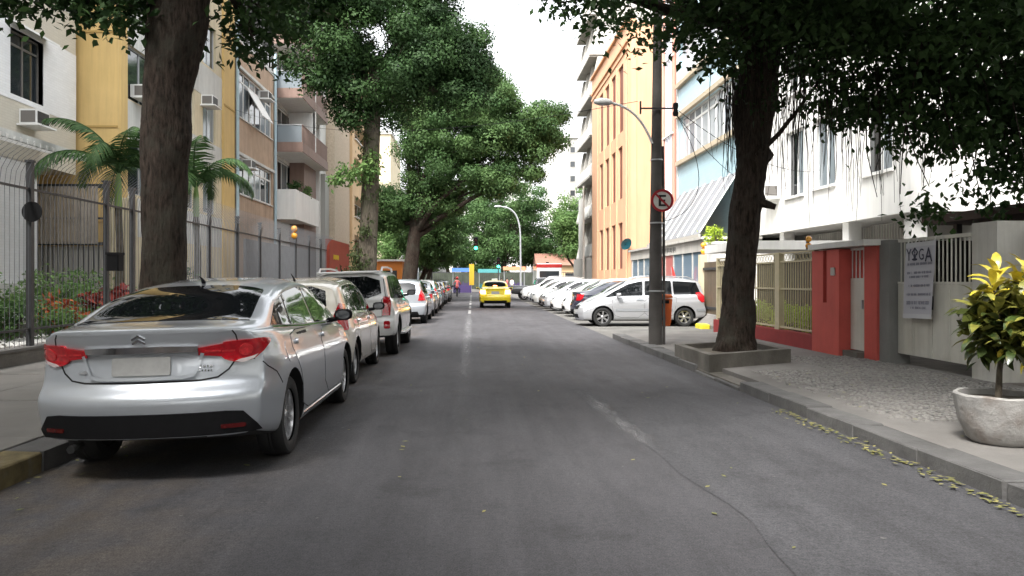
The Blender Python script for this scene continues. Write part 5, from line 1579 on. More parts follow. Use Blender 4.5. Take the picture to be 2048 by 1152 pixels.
# ------------------------------------------------------------------ right street wall: brown gate, cream fence, red wall, white gate
bg = thing('brown_gate', 'brown boarded gate set above a short ramp, beside the cream fence', 'gate', (7.3, 22.4, .38))
bm_ = None
for k in range(21):
    if bm_ is None:
        m = MB(); m.box(0, .04, 0, .145, 0, 1.6); bm_ = m.mesh('board', mat('brown gate board', (.115, .085, .055), rough=.6, noise=(5, .2), rand=.12))
    put(bm_, bg, (7.3, 20.95 + k * .155, .40), 'board')
m = MB(); m.box(7.27, 7.298, 20.9, 24.25, .55, .63); m.box(7.27, 7.298, 20.9, 24.25, 1.75, 1.83); m.build('rail', M['iron'], bg)
m = MB(); m.box(7.2, 7.42, 24.28, 24.5, 0, 2.25); m.build('gate_post', M['cream'], bg)
m = MB(); m.box(7.285, 7.293, 21.9, 22.12, 1.3, 1.58); m.build('notice', M['white_plain'], bg)

CX = 6.4
cf = thing('cream_fence', 'cream iron railing fence on a dark red base wall behind the right pavement', 'fence', (CX, 17, 0))
m = MB(); m.box(CX, CX + .2, 14.48, 20.4, 0, .40); m.build('base_wall', M['brick_red'], cf)
cb = MB(); cb.box(-.009, .009, -.009, .009, 0, 1.36); cbm = cb.mesh('bar', M['cream_iron'])
y = 14.62; 
while y < 20.2:
    if not 16.1 < y < 16.42: put(cbm, cf, (CX + .09, y, .44), 'bar')
    y += .115
m = MB(); m.box(CX + .04, CX + .16, 16.14, 16.38, .40, 2.02); m.build('post', M['cream_iron'], cf)
for y in (14.53, 18.4, 20.3):
    m = MB(); m.box(CX + .05, CX + .13, y - .04, y + .04, .40, 2.02); m.build('post', M['cream_iron'], cf)
m = MB()
for z in (.44, 1.24, 1.80, 1.98): m.box(CX + .065, CX + .115, 14.5, 20.3, z, z + .035)
m.build('rail', M['cream_iron'], cf)
rg = MB(); rg.lathe([(.055, -.005), (.065, -.005), (.065, .005), (.055, .005), (.055, -.005)], 12, axis='x'); rgm = rg.mesh('ring', M['cream_iron'])
y = 14.68
while y < 20.2:
    if not 16.0 < y < 16.5: put(rgm, cf, (CX + .09, y, 1.907), 'ring')
    y += .16
ts = thing('timber_screen', 'dark brown boarded screen standing behind the cream railing', 'screen', (7.75, 17, .1))
tb = MB(); tb.box(0, .03, 0, .13, 0, 1.75); tbm = tb.mesh('board', mat('dark brown board', (.06, .045, .033), rough=.7, noise=(4, .25), rand=.2))
for k in range(46): put(tbm, ts, (7.75, 14.5 + k * .14, .12), 'board')
cano = MB(); cano.box(6.65, 9.6, 19.0, 22.0, 2.2, 2.42)
cano.top('canopy_slab', M['white_plain'], 'white concrete canopy slab showing above the cream fence', 'canopy')

rw = thing('red_wall', 'bright red entrance wall with a white door between two pillars', 'wall', (CX, 13.5, 0))
m = MB(); m.box(CX, CX + .3, 14.02, 14.479, 0, 1.98); m.box(CX, CX + .3, 13.41, 13.88, 0, 1.98); m.box(CX + .001, CX + .299, 13.88, 14.02, 0, 1.03); m.build('pillar', M['red_wall'], rw)
m = MB(); m.box(CX + .2, CX + .29, 13.88, 14.02, 1.03, 1.979); m.build('slot_back', M['brick_red'], rw)
m = MB(); m.box(CX + .18, CX + .5, 12.5, 12.9, 0, 2.0); m.build('pillar', M['red_wall'], rw)
m = MB(); m.box(CX - .06, CX + .6, 12.45, 14.52, 2.003, 2.10); m.build('capping', M['white_plain'], rw)
m = MB(); m.box(CX + .20, CX + .24, 12.91, 13.405, .24, 1.47); d_ = m.build('door', M['gate_white'], rw)
m = MB()
for k in range(4): m.box(CX + .2, CX + .212, 12.95 + k * .13, 12.972 + k * .13, 1.47, 1.95)
m.box(CX + .2, CX + .236, 12.91, 13.405, 1.95, 1.99); m.build('door_bars', M['wframe_white'], d_)
m = MB(); m.box(CX + .17, CX + .2, 12.96, 12.99, .95, 1.1); m.build('handle', M['alu'], d_)
m = MB(); m.box(CX + .222, CX + .236, 12.915, 13.4, 1.475, 1.945); m.build('inner_panel', M['red_wall'], rw)
m = MB(); m.box(CX + .06, CX + .5, 12.9, 13.41, 0, .22); m.build('step', M['concrete_dark'], rw)
m = MB(); m.bbox(CX - .02, CX, 13.55, 13.70, 1.52, 1.66, .004); m.build('number_plate', M['palegrey'], rw)

gp = MB(); gp.box(6.62, 6.95, 12.2, 12.495, 0, 2.08); gp.top('gate_pillar', M['grey_paint'], 'dark grey square pillar between the red wall and the white gate', 'pillar')
gate = thing('white_gate', 'off white double garage gate with bars above solid panels', 'gate', (6.75, 11.3, .27))
def panel(y0, y1):
    m = MB(); m.box(6.75, 6.79, y0 + .004, y1 - .004, .28, 1.37); m.box(6.744, 6.75, y0 + .05, y1 - .05, .33, 1.32); return m.build('panel', M['gate_white'], gate)
for a, b in ((10.40, 10.84), (10.84, 11.27), (11.28, 11.73), (11.73, 12.185)): panel(a, b)
gb = MB(); gb.box(-.008, .008, -.008, .008, 0, .68); gbm = gb.mesh('bar', M['gate_white'])
for y in np.arange(10.46, 12.18, .098): put(gbm, gate, (6.77, y, 1.37), 'bar')
m = MB(); m.box(6.75, 6.79, 10.40, 12.185, 2.03, 2.08); m.box(6.745, 6.795, 10.40, 12.185, 1.372, 1.41); m.build('rail', M['gate_white'], gate)
m = MB(); m.box(6.72, 6.745, 11.24, 11.265, 1.0, 1.2); m.build('latch', M['iron'], gate)
gp = MB(); gp.box(6.75, 7.45, 9.88, 10.38, 0, 2.2); gp.top('gate_pillar', M['pale_pillar'], 'pale square gate pillar behind the yellow leaved pot plant', 'pillar')
wl = MB(); wl.box(7.1, 7.4, 4, 9.87, 0, 2.1); wl.top('garden_wall', M['pale_pillar'], 'pale wall running on beside the potted plant at the right edge', 'wall')
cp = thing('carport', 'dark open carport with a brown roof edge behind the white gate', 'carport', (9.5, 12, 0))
m = MB(); m.box(11.4, 11.6, 5, 14.3, 0, 2.44); m.box(7.5, 11.39, 14.25, 14.4, 0, 2.17); m.build('wall', mat('shade black wall', (.014, .013, .012), rough=.95, spec=.1), cp)  # near-black colour stands for the shade inside the carport
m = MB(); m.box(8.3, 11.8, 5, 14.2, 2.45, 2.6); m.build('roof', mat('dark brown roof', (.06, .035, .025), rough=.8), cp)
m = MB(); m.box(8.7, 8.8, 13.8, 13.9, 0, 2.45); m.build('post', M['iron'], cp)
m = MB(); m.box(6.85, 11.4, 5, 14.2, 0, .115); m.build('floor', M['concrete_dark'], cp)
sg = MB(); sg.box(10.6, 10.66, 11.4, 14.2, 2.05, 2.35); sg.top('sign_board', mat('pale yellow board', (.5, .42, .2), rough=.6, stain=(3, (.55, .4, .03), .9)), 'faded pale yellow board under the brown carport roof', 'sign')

# banner on the gate
bn = thing('banner', 'grey white hanging banner headed YOGA tied to the white gate', 'banner', (6.68, 11.5, .84))
m = MB()
n = 14
def bpt(u, v):  # u 0..1 from the far edge to the near edge, v 0..1 from top to bottom
    return (6.715 - .05 * v - .012 * math.sin(u * 5 + v * 3), 11.88 - .74 * u, 2.0 - 1.15 * v + .02 * u)
for i in range(n):
    for j in range(n):
        m.quad(bpt(i / n, j / n), bpt((i + 1) / n, j / n), bpt((i + 1) / n, (j + 1) / n), bpt(i / n, (j + 1) / n))
m.v = m.v
cl = m.build('cloth', mat('grey white banner vinyl', (.44, .44, .48), rough=.5), bn, smooth=60)
m = MB()
for v0, v1 in ((0, .06), (.94, 1.0)):
    for i in range(n):
        a, b, c, d = bpt(i / n, v0), bpt((i + 1) / n, v0), bpt((i + 1) / n, v1), bpt(i / n, v1)
        m.quad(*[(p[0] - .006, p[1], p[2]) for p in (a, b, c, d)])
m.build('hem', mat('pale banner hem', (.52, .52, .54), rough=.5), bn)
ink = mat('dark blue ink', (.03, .032, .06), rough=.6); ink2 = mat('faded blue ink', (.16, .16, .21), rough=.6)
def text(s, u, v, size, m_, name='lettering', sx=1.0):
    cu = bpy.data.curves.new(name, 'FONT'); cu.body = s; cu.size = size; cu.align_x = 'CENTER'; cu.extrude = .001
    o = bpy.data.objects.new(name, cu); COL.objects.link(o)
    p = bpt(u, v)
    o.parent = bn; o.location = Vector((p[0] - .012, p[1], p[2])) - woff(bn)
    o.rotation_euler = (R(90), 0, R(-90)); o.scale = (sx, 1, 1)
    cu.materials.append(m_)
    me = eval_mesh(o); o2 = link_mesh(name, me, bn, o.location); o2.rotation_euler = o.rotation_euler; o2.scale = o.scale
    bpy.data.objects.remove(o)
    return o2
text('Y', .17, .235, .26, ink, sx=.85); text('G', .57, .235, .24, ink, sx=.8); text('A', .80, .265, .30, ink, sx=.9)
# the O is a small seated figure with raised joined hands
m = MB()
def fig(u, v, du, dv, k=10):
    c = bpt(u, v)
    m.add([(c[0] - .011, c[1] - du * .74 * math.cos(t), c[2] + dv * 1.15 * math.sin(t)) for t in np.linspace(0, 6.2832, k, endpoint=False)], [tuple(range(k))])
fig(.36, .135, .022, .016); fig(.36, .185, .045, .035); fig(.36, .225, .10, .018); fig(.36, .095, .010, .035)
for s_ in (-1, 1):
    c0, c1, c2 = bpt(.36 + .05 * s_, .17), bpt(.36 + .085 * s_, .13), bpt(.36, .075)
    for a, b in ((c0, c1), (c1, c2)): m.tube([(a[0] - .011, a[1], a[2]), (b[0] - .011, b[1], b[2])], .007, 4)
m.build('emblem', ink, bn)
def smudge(u0, u1, v, h, seed, m_):
    r = random.Random(seed); m = MB(); u = u0
    while u < u1:
        w = r.uniform(.012, .03)
        if r.random() > .16:
            a = bpt(u, v); b = bpt(min(u + w * .7, u1), v)
            hh = h * r.uniform(.7, 1.0)
            for k in range(2):
                zz = a[2] + (k - .5) * hh * .5
                m.quad((a[0] - .010, a[1], zz - hh * .22), (b[0] - .010, b[1], zz - hh * .22), (b[0] - .010, b[1], zz + hh * .22), (a[0] - .010, a[1], zz + hh * .22))
        u += w
    m.build('lettering', m_, bn)
smudge(.12, .92, .285, .045, 1, ink2)
for i, (a, b, v) in enumerate(((.12, .92, .40), (.2, .82, .455), (.14, .9, .57), (.10, .94, .685), (.25, .8, .86))): smudge(a, b, v, .04, 5 + i, ink2)
smudge(.12, .92, .795, .06, 33, ink2)
for u in (.05, .35, .65, .95):
    p = bpt(u, 0); m = MB(); m.tube([(p[0], p[1], p[2] - .01), (6.75, p[1], 2.085)], .006, 4); m.build('tie', M['wframe_white'], bn)

# ------------------------------------------------------------------ pole with lamp, sign, bin
PXY = (3.78, 15.86)
pole = thing('utility_pole', 'dark weathered concrete utility pole at the kerb before the people carrier', 'pole', (*PXY, .11))
M['polec'] = mat('dark pole concrete', (.055, .05, .046), rough=.9, noise=(3, .35), bump=(20, .5), stain=(.8, (.14, .13, .12), .5))
m = MB(); m.tube([(PXY[0], PXY[1], .05), (PXY[0], PXY[1], 2), (PXY[0] + .03, PXY[1], 5.2), (PXY[0] + .06, PXY[1], 9)], [.143, .128, .098, .075], 16, jit=.02); m.build('shaft', M['polec'], pole, smooth=40)
m = MB(); m.tube([(PXY[0] + .17, PXY[1] - .02, .1), (PXY[0] + .165, PXY[1] - .02, 2.4), (PXY[0] + .15, PXY[1], 4.2)], .028, 6); m.build('conduit', M['polec'], pole, smooth=40)
for z in (1.2, 2.6, 3.9):
    m = MB(); m.lathe([(.178 - z * .012, z), (.178 - z * .012, z + .03)], 14, c=(PXY[0] + .02, PXY[1], 0)); m.build('band', M['alu'], pole)
m = MB(); m.box(PXY[0] - .34, PXY[0] + .38, PXY[1] - .15, PXY[1] - .12, 4.94, 4.97); m.box(PXY[0] - .355, PXY[0] - .325, PXY[1] - .155, PXY[1] - .115, 4.84, 5.1); m.build('bracket', M['iron'], pole)
m = MB(); m.lathe([(0, 4.80), (.05, 4.80), (.06, 4.86), (.04, 4.93), (.06, 5.0), (.05, 5.06), (0, 5.08)], 12, c=(PXY[0] + .38, PXY[1] - .13, 0)); m.build('insulator', M['blackplastic'], pole, smooth=40)
lampT = thing('street_lamp', 'pale curved street lamp arm fixed to the utility pole', 'street lamp', (PXY[0], PXY[1], 4.3))
m = MB(); m.tube(bez((PXY[0] - .08, PXY[1] - .05, 4.25), (PXY[0] - .25, PXY[1] - .05, 4.7), (PXY[0] - .5, PXY[1] - .05, 5.02), (PXY[0] - .95, PXY[1] - .05, 5.09), 12), [.026] * 13, 8); m.build('arm', M['wframe_white'], lampT, smooth=40)
m = MB(); m.tube([(PXY[0] - .9, PXY[1] - .05, 5.09), (PXY[0] - 1.0, PXY[1] - .05, 5.10), (PXY[0] - 1.15, PXY[1] - .05, 5.11), (PXY[0] - 1.28, PXY[1] - .05, 5.11)], [.04, .075, .085, .04], 10); m.build('lamp_head', M['wframe_white'], lampT, smooth=50)

sgn = thing('no_parking_sign', 'round white no parking sign with a black E and a red slash on the pole', 'sign', (PXY[0], PXY[1] - .2, 3.06))
sc_ = Vector((3.87, PXY[1] - .20, 3.06))
def disc(r0, r1, y, n=36):
    m = MB()
    if r0 == 0: m.lathe([(0, y), (r1, y), (r1, y + .004), (0, y + .004)], n, c=(sc_.x, sc_.y, sc_.z), axis='y')
    else: m.lathe([(r0, y), (r1, y), (r1, y + .006), (r0, y + .006), (r0, y)], n, c=(sc_.x, sc_.y, sc_.z), axis='y')
    return m
disc(0, .225, 0).build('plate', mat('sign white', (.62, .61, .57), rough=.5, noise=(6, .1)), sgn)
sred = mat('sign red', (.36, .012, .02), rough=.45, noise=(6, .15)); sblk = mat('sign black', (.01, .01, .01), rough=.5)
disc(.182, .232, -.006).build('ring', sred, sgn)
m = MB()
def sq(u0, u1, v0, v1): m.box(sc_.x + u0, sc_.x + u1, sc_.y - .004, sc_.y - .001, sc_.z + v0, sc_.z + v1)
sq(-.075, -.025, -.115, .115); sq(-.025, .075, .075, .115); sq(-.025, .06, -.02, .02); sq(-.025, .075, -.115, -.075)
m.build('lettering', sblk, sgn)
m = MB(); m.box(sc_.x - .19, sc_.x + .19, sc_.y - .0065, sc_.y - .0045, sc_.z - .02, sc_.z + .02, rot=Matrix.Rotation(R(45), 3, 'Y')); m.build('slash', sred, sgn)
m = MB(); m.box(sc_.x - .03, sc_.x + .03, sc_.y + .004, sc_.y + .12, sc_.z - .03, sc_.z + .03); m.build('bracket', M['iron'], sgn)

wb = thing('waste_bin', 'tall orange plastic waste bin fixed to the right of the utility pole', 'waste bin', (PXY[0] + .25, PXY[1] + .3, .45))
M['binor'] = mat('orange bin plastic', (.68, .13, .02), rough=.45, noise=(3, .12), stain=(2.5, (.45, .10, .03), .5))
bx, by = PXY[0] + .10, PXY[1] + .16
m = MB()
V = []
for z, x0, x1, d in ((.48, .0, .24, .28), (.55, -.02, .26, .32), (1.05, -.03, .29, .36)):
    V += [(bx + x0, by, z), (bx + x1, by, z), (bx + x1, by + d, z), (bx + x0, by + d, z)]
F = [(0, 1, 2, 3)] + [(k * 4 + i, k * 4 + (i + 1) % 4, k * 4 + 4 + (i + 1) % 4, k * 4 + 4 + i) for k in range(2) for i in range(4)] + [(8, 9, 10, 11)]
m.add(V, F); m.build('body', M['binor'], wb)
m = MB(); m.bbox(bx - .04, bx + .30, by - .01, by + .38, 1.06, 1.14, .03); m.build('lid', M['binor'], wb)
m = MB(); m.box(bx + .02, bx + .22, by - .005, by + .005, .95, 1.02); m.build('slot', M['dark'], wb)
m = MB(); m.box(bx - .03, bx + .1, by - .08, by, .6, .66); m.build('bracket', M['iron'], wb)

def cable(pts, r, label):
    m = MB(); m.tube(pts, r, 5); a = pts[0]
    m.top('overhead_cable', M['blackplastic'], label, 'cable', 'cables at the utility pole', loc=tuple(a))
ip = (PXY[0] + .38, PXY[1] - .13, 4.95)
def sag(a, b, s, n=16): return [tuple(Vector(a).lerp(Vector(b), i / n) - Vector((0, 0, s * 4 * (i / n) * (1 - i / n)))) for i in range(n + 1)]
cable(sag(ip, (10.0, 22.4, 4.6), .35), .007, 'upper cable running from the pole bracket to the white block')
cable(sag((ip[0], ip[1], 4.85), (10.0, 24.9, 4.2), .45), .007, 'lower cable running from the pole bracket to the white block')
cable(bez((ip[0], ip[1], 4.85), (4.75, PXY[1], 4.0), (5.0, PXY[1], 2.9), (3.95, PXY[1], 2.65), 18), .007, 'cable hanging in a loop from the pole bracket back to the pole')
cable(sag((PXY[0] - .4, PXY[1] - .13, 5.1), (-11.2, 36.3, 9.5), .8), .006, 'long cable crossing the street from the pole bracket')

# planter round the right tree, flower pot
pl_ = thing('tree_planter', 'low grey concrete kerb box round the right tree at the road edge', 'planter', (4.3, 12.6, .1))
outer = [(3.50, 11.35), (5.12, 12.35), (5.12, 14.3), (3.50, 13.3)]
inner = [(3.64, 11.60), (4.98, 12.43), (4.98, 14.05), (3.64, 13.22)]
m = MB()
for i in range(4):
    j = (i + 1) % 4
    for z in (0,):
        a, b, c, d = outer[i], outer[j], inner[j], inner[i]
        z1 = .33
        m.add([(*a, .0), (*b, .0), (*c, .0), (*d, .0), (*a, z1), (*b, z1), (*c, z1), (*d, z1)], [(4, 5, 6, 7), (0, 1, 5, 4), (2, 3, 7, 6)])
m.build('rim', M['concrete_dark'], pl_)
m = MB(); m.prism(inner, lambda u, v, d: (u, v, d), .12, .24); m.build('soil', M['earth'], pl_)

pot = thing('plant_pot', 'round white chipped concrete pot on the right pavement', 'plant pot', (4.30, 6.25, .11))
M['potc'] = mat('chipped whitewashed concrete', (.34, .33, .315), rough=.9, noise=(5, .25), bump=(14, .8), stain=(3.2, (.16, .12, .095), .9))
m = MB(); m.lathe([(0, .11), (.20, .11), (.245, .15), (.30, .30), (.328, .47), (.335, .50), (.325, .515), (.30, .51), (.29, .45), (0, .45)], 28, c=(4.30, 6.25, 0))
m.v = [(p[0] + .008 * math.sin(9 * p[2] + 5 * p[0]), p[1], p[2] + (.004 * math.sin(7 * math.atan2(p[1] - 6.25, p[0] - 4.30)) if p[2] > .46 else 0)) for p in m.v]
m.build('bowl', M['potc'], pot, smooth=45)
m = MB(); m.lathe([(0, .462), (.292, .462)], 20, c=(4.30, 6.25, 0)); m.build('soil', M['earth'], pot)

# ------------------------------------------------------------------ trees
from mathutils import noise as mnoise
def bark(name, ca, cb, cc):
    m = bpy.data.materials.new(name); m.use_nodes = True
    nt = m.node_tree; N, Lk = nt.nodes, nt.links; b = N['Principled BSDF']; b.inputs['Roughness'].default_value = .95; b.inputs['Specular IOR Level'].default_value = .2
    geo = N.new('ShaderNodeNewGeometry'); mp = N.new('ShaderNodeMapping'); mp.inputs['Scale'].default_value = (1, 1, .22); Lk.new(geo.outputs['Position'], mp.inputs[0])
    def nz(s, d, v):
        n = N.new('ShaderNodeTexNoise'); n.inputs['Scale'].default_value = s; n.inputs['Detail'].default_value = d; n.inputs['Roughness'].default_value = .7; Lk.new(v, n.inputs['Vector']); return n.outputs['Fac']
    f1 = nz(22, 6, mp.outputs[0]); f2 = nz(1.8, 4, geo.outputs['Position'])
    cr = N.new('ShaderNodeValToRGB'); cr.color_ramp.elements[0].position = .36; cr.color_ramp.elements[0].color = (*ca, 1); cr.color_ramp.elements[1].position = .66; cr.color_ramp.elements[1].color = (*cb, 1)
    Lk.new(f1, cr.inputs[0])
    r2 = N.new('ShaderNodeMapRange'); r2.inputs[1].default_value = .48; r2.inputs[2].default_value = .66; Lk.new(f2, r2.inputs[0])
    mx = N.new('ShaderNodeMix'); mx.data_type = 'RGBA'; Lk.new(r2.outputs[0], mx.inputs[0]); Lk.new(cr.outputs[0], mx.inputs[6]); mx.inputs[7].default_value = (*cc, 1)
    Lk.new(mx.outputs[2], b.inputs['Base Color'])
    bp = N.new('ShaderNodeBump'); bp.inputs['Strength'].default_value = 1.0; bp.inputs['Distance'].default_value = .05; Lk.new(f1, bp.inputs['Height']); Lk.new(bp.outputs[0], b.inputs['Normal'])
    return m
M['bark_dark'] = bark('dark bark', (.012, .009, .007), (.068, .050, .039), (.050, .046, .036))
M['bark_grey'] = bark('grey brown bark', (.04, .034, .026), (.13, .108, .082), (.07, .068, .045))
LF = {
 'dark': leaf_mat('dark glossy leaf', (.018, .042, .014), (.045, .09, .026)),
 'deep': leaf_mat('deep shade leaf', (.022, .048, .016), (.055, .105, .032)),
 'mid': leaf_mat('mid green leaf', (.042, .090, .030), (.095, .165, .055), trans=.35),
 'bright': leaf_mat('bright green leaf', (.075, .15, .045), (.16, .25, .08), trans=.35),
 'lime': leaf_mat('lime hedge leaf', (.30, .42, .04), (.50, .60, .09), trans=.35),
 'vine': leaf_mat('olive vine leaf', (.035, .050, .018), (.075, .095, .035)),
 'red': leaf_mat('red garden leaf', (.10, .012, .014), (.26, .05, .03)),
 'orange': leaf_mat('orange red garden leaf', (.20, .03, .015), (.45, .14, .04)),
 'palm': leaf_mat('palm leaf', (.025, .06, .02), (.06, .11, .035)),
 'litter': leaf_mat('fallen leaf', (.13, .14, .045), (.28, .25, .10), rough=.7, trans=0),
}

def leaf_mesh(name, P, size, m, tint=None, droop=.35, aspect=.5, upbias=.6, sizevar=.35, nrm=None):
    """one mesh of small folded leaf blades at the points P"""
    P = np.asarray(P, float); n = len(P)
    az = rng.uniform(0, 2 * np.pi, n)
    pit = rng.normal(-droop, .55, n)
    d = np.stack([np.cos(az) * np.cos(pit), np.sin(az) * np.cos(pit), np.sin(pit)], 1)
    u = rng.normal(0, 1, (n, 3)); u[:, 2] += upbias * 2
    if nrm is not None:      # leaves lie on their clump like scales, each facing outwards
        u = nrm * 1.5 + rng.normal(0, .45, (n, 3)); u[:, 2] += .35
        u /= np.linalg.norm(u, axis=1, keepdims=True) + 1e-9
        d = rng.normal(0, 1, (n, 3)); d[:, 2] -= .4
        d -= u * (d * u).sum(1, keepdims=True); d /= np.linalg.norm(d, axis=1, keepdims=True) + 1e-9
    s = np.cross(d, u); s /= np.linalg.norm(s, axis=1, keepdims=True) + 1e-9
    up = np.cross(s, d)
    L = (size * (1 + rng.uniform(-sizevar, sizevar, n)))[:, None]
    w = L * aspect * .5
    v = np.empty((n, 4, 3))
    v[:, 0] = P; v[:, 1] = P + d * L * .45 + s * w + up * w * .25
    v[:, 2] = P + d * L; v[:, 3] = P + d * L * .45 - s * w + up * w * .25
    me = bpy.data.meshes.new(name)
    me.vertices.add(4 * n); me.vertices.foreach_set('co', v.reshape(-1))
    me.loops.add(4 * n); me.loops.foreach_set('vertex_index', np.arange(4 * n, dtype=np.int32))
    me.polygons.add(n); me.polygons.foreach_set('loop_start', np.arange(0, 4 * n, 4, dtype=np.int32))
    try: me.polygons.foreach_set('loop_total', np.full(n, 4, np.int32))
    except Exception: pass
    at_ = me.attributes.new('tint', 'FLOAT', 'FACE')
    t = rng.uniform(0, 1, n) if tint is None else np.clip(tint + rng.normal(0, .10 if nrm is not None else .18, n), 0, 1)
    at_.data.foreach_set('value', t.astype(np.float32))
    me.materials.append(m)
    me.update(); me.validate()
    return me

def clump_points(lobes, per, nclus, sig, flat=.7, shell=2.2, normals=False):
    """lobes [(x,y,z,rx,ry,rz,weight)] -> leaf points gathered in clumps nearer the lobe's skin, with a tone per clump"""
    pts, tint, nr = [], [], []
    tot = sum(l[6] for l in lobes)
    for (x, y, z, rx, ry, rz, w) in lobes:
        k = max(1, int(nclus * w / tot))
        v = rng.normal(0, 1, (k, 3)); v /= np.linalg.norm(v, axis=1, keepdims=True)
        r = rng.uniform(0, 1, k) ** (1 / (3 * shell / 2))
        c = np.array([x, y, z]) + v * r[:, None] * np.array([rx, ry, rz])
        ct = rng.uniform(.1, .9, k)
        for i in range(k):
            m_ = max(4, int(per * rng.uniform(.5, 1.5)))
            q = rng.normal(0, 1, (m_, 3))
            if normals:      # a shell of leaves round each clump
                q /= np.linalg.norm(q, axis=1, keepdims=True); nr.append(q.copy()); q *= rng.uniform(.75, 1.6, (m_, 1))
            pts.append(c[i] + q * np.array([sig, sig, sig * flat]) * rng.uniform(.7, 1.3))
            tint.append(np.full(m_, ct[i]))
    return (np.concatenate(pts), np.concatenate(tint), np.concatenate(nr)) if normals else (np.concatenate(pts), np.concatenate(tint))

def limb(mb, a, b, r0, r1, bend=.15, n=7, seg=7):
    a, b = Vector(a), Vector(b); d = b - a; L_ = d.length
    off = Vector((random.uniform(-1, 1), random.uniform(-1, 1), random.uniform(-.3, .6))) * bend * L_
    pts = [a.lerp(b, t) + off * math.sin(math.pi * t) + Vector((random.uniform(-1, 1), random.uniform(-1, 1), 0)) * L_ * .012 for t in [i / n for i in range(n + 1)]]
    mb.tube(pts, [r0 + (r1 - r0) * i / n for i in range(n + 1)], seg, jit=.06)
    return pts

def fluted(mb, pts, radii, seg=20, flutes=5, amp=.10, seed=0, lumps=()):
    """trunk with buttress-like flutes, stronger near the ground"""
    r = random.Random(seed)
    ph = r.uniform(0, 6); ph2 = r.uniform(0, 6)
    n0 = len(mb.v)
    mb.tube(pts, radii, seg)
    for i in range(len(pts)):
        c = Vector(pts[i]); am = amp * (1.3 if i == 0 else 1.0)
        for k in range(seg):
            t = 2 * math.pi * k / seg
            f = 1 + am * math.sin(flutes * t + ph + i * .25) * .6 + am * .5 * math.sin(3 * t + ph2 - i * .5) + r.uniform(-.02, .02)
            p = Vector(mb.v[n0 + i * seg + k])
            if seg >= 40:
                f = 1 + (f - 1) * .8 + .05 * mnoise.fractal(Vector((p.x * 5, p.y * 5, p.z * 1.3)), 1.0, 2.0, 3) + .022 * mnoise.noise(Vector((p.x * 19, p.y * 19, p.z * 4)))
                for (lz, la, lamp, sz, sa) in lumps:
                    da = math.atan2(p.y - c.y, p.x - c.x) - la; da = (da + math.pi) % (2 * math.pi) - math.pi
                    f += lamp * math.exp(-((p.z - lz) / sz) ** 2 - (da / sa) ** 2)
            mb.v[n0 + i * seg + k] = tuple(c + (p - c) * f)

def tree(label, group, trunk_pts, trunk_r, lobes, leaf, nclus, per, sig, m='mid', bark='bark_grey', limbs=True, amp=.08, twigs=0, name='street_tree', droop=.35, upbias=.6, aspect=.5, shell=2.2, keep=None, seg=20, lumps=(), clumpy=False):
    t = thing(name, label, 'tree', trunk_pts[0], group)
    mb = MB()
    # densify the trunk
    P = [Vector(p) for p in trunk_pts]; dense, rad = [], []
    for i in range(len(P) - 1):
        k = 5 if seg < 40 else 12
        for j in range(k):
            dense.append(P[i].lerp(P[i + 1], j / k)); rad.append(trunk_r[i] + (trunk_r[i + 1] - trunk_r[i]) * j / k)
    dense.append(P[-1]); rad.append(trunk_r[-1])
    fluted(mb, dense, rad, seg, 5, amp, seed=int(trunk_pts[0][1] * 10), lumps=lumps)
    mb.build('trunk', M[bark], t, smooth=70)
    if limbs:
        mb = MB()
        for (x, y, z, rx, ry, rz, w) in lobes:
            i = random.randint(max(0, len(dense) - 5), len(dense) - 1) if z > P[-1].z else len(dense) - 1
            a = dense[i]; b = Vector((x, y, z - rz * .2))
            pp = limb(mb, a, b, max(.05, rad[i] * .55), .04, .1)
            for _ in range(4):
                v = Vector((random.gauss(0, 1), random.gauss(0, 1), random.gauss(0, .8))).normalized()
                limb(mb, pp[random.randint(3, 6)], (x + v.x * rx * .85, y + v.y * ry * .85, z + v.z * rz * .85), .035, .012, .12, 5, 5)
        mb.build('limb', M[bark], t, smooth=60)
    nrm = None
    if clumpy: pts, tint, nrm = clump_points(lobes, per, nclus, sig, shell=shell, normals=True)
    else: pts, tint = clump_points(lobes, per, nclus, sig, shell=shell)
    if keep is not None:
        k = keep(pts); pts, tint = pts[k], tint[k]
    me = leaf_mesh('crown', pts, leaf, LF[m], tint, droop, aspect, upbias, nrm=nrm)
    link_mesh('crown', me, t, -Vector(trunk_pts[0]))
    return t

notnear = lambda p: (np.hypot(p[:, 0], p[:, 1]) > 3.2) & ~((np.abs(p[:, 0]) < 2.5) & (p[:, 1] < 8) & (p[:, 2] < 4))

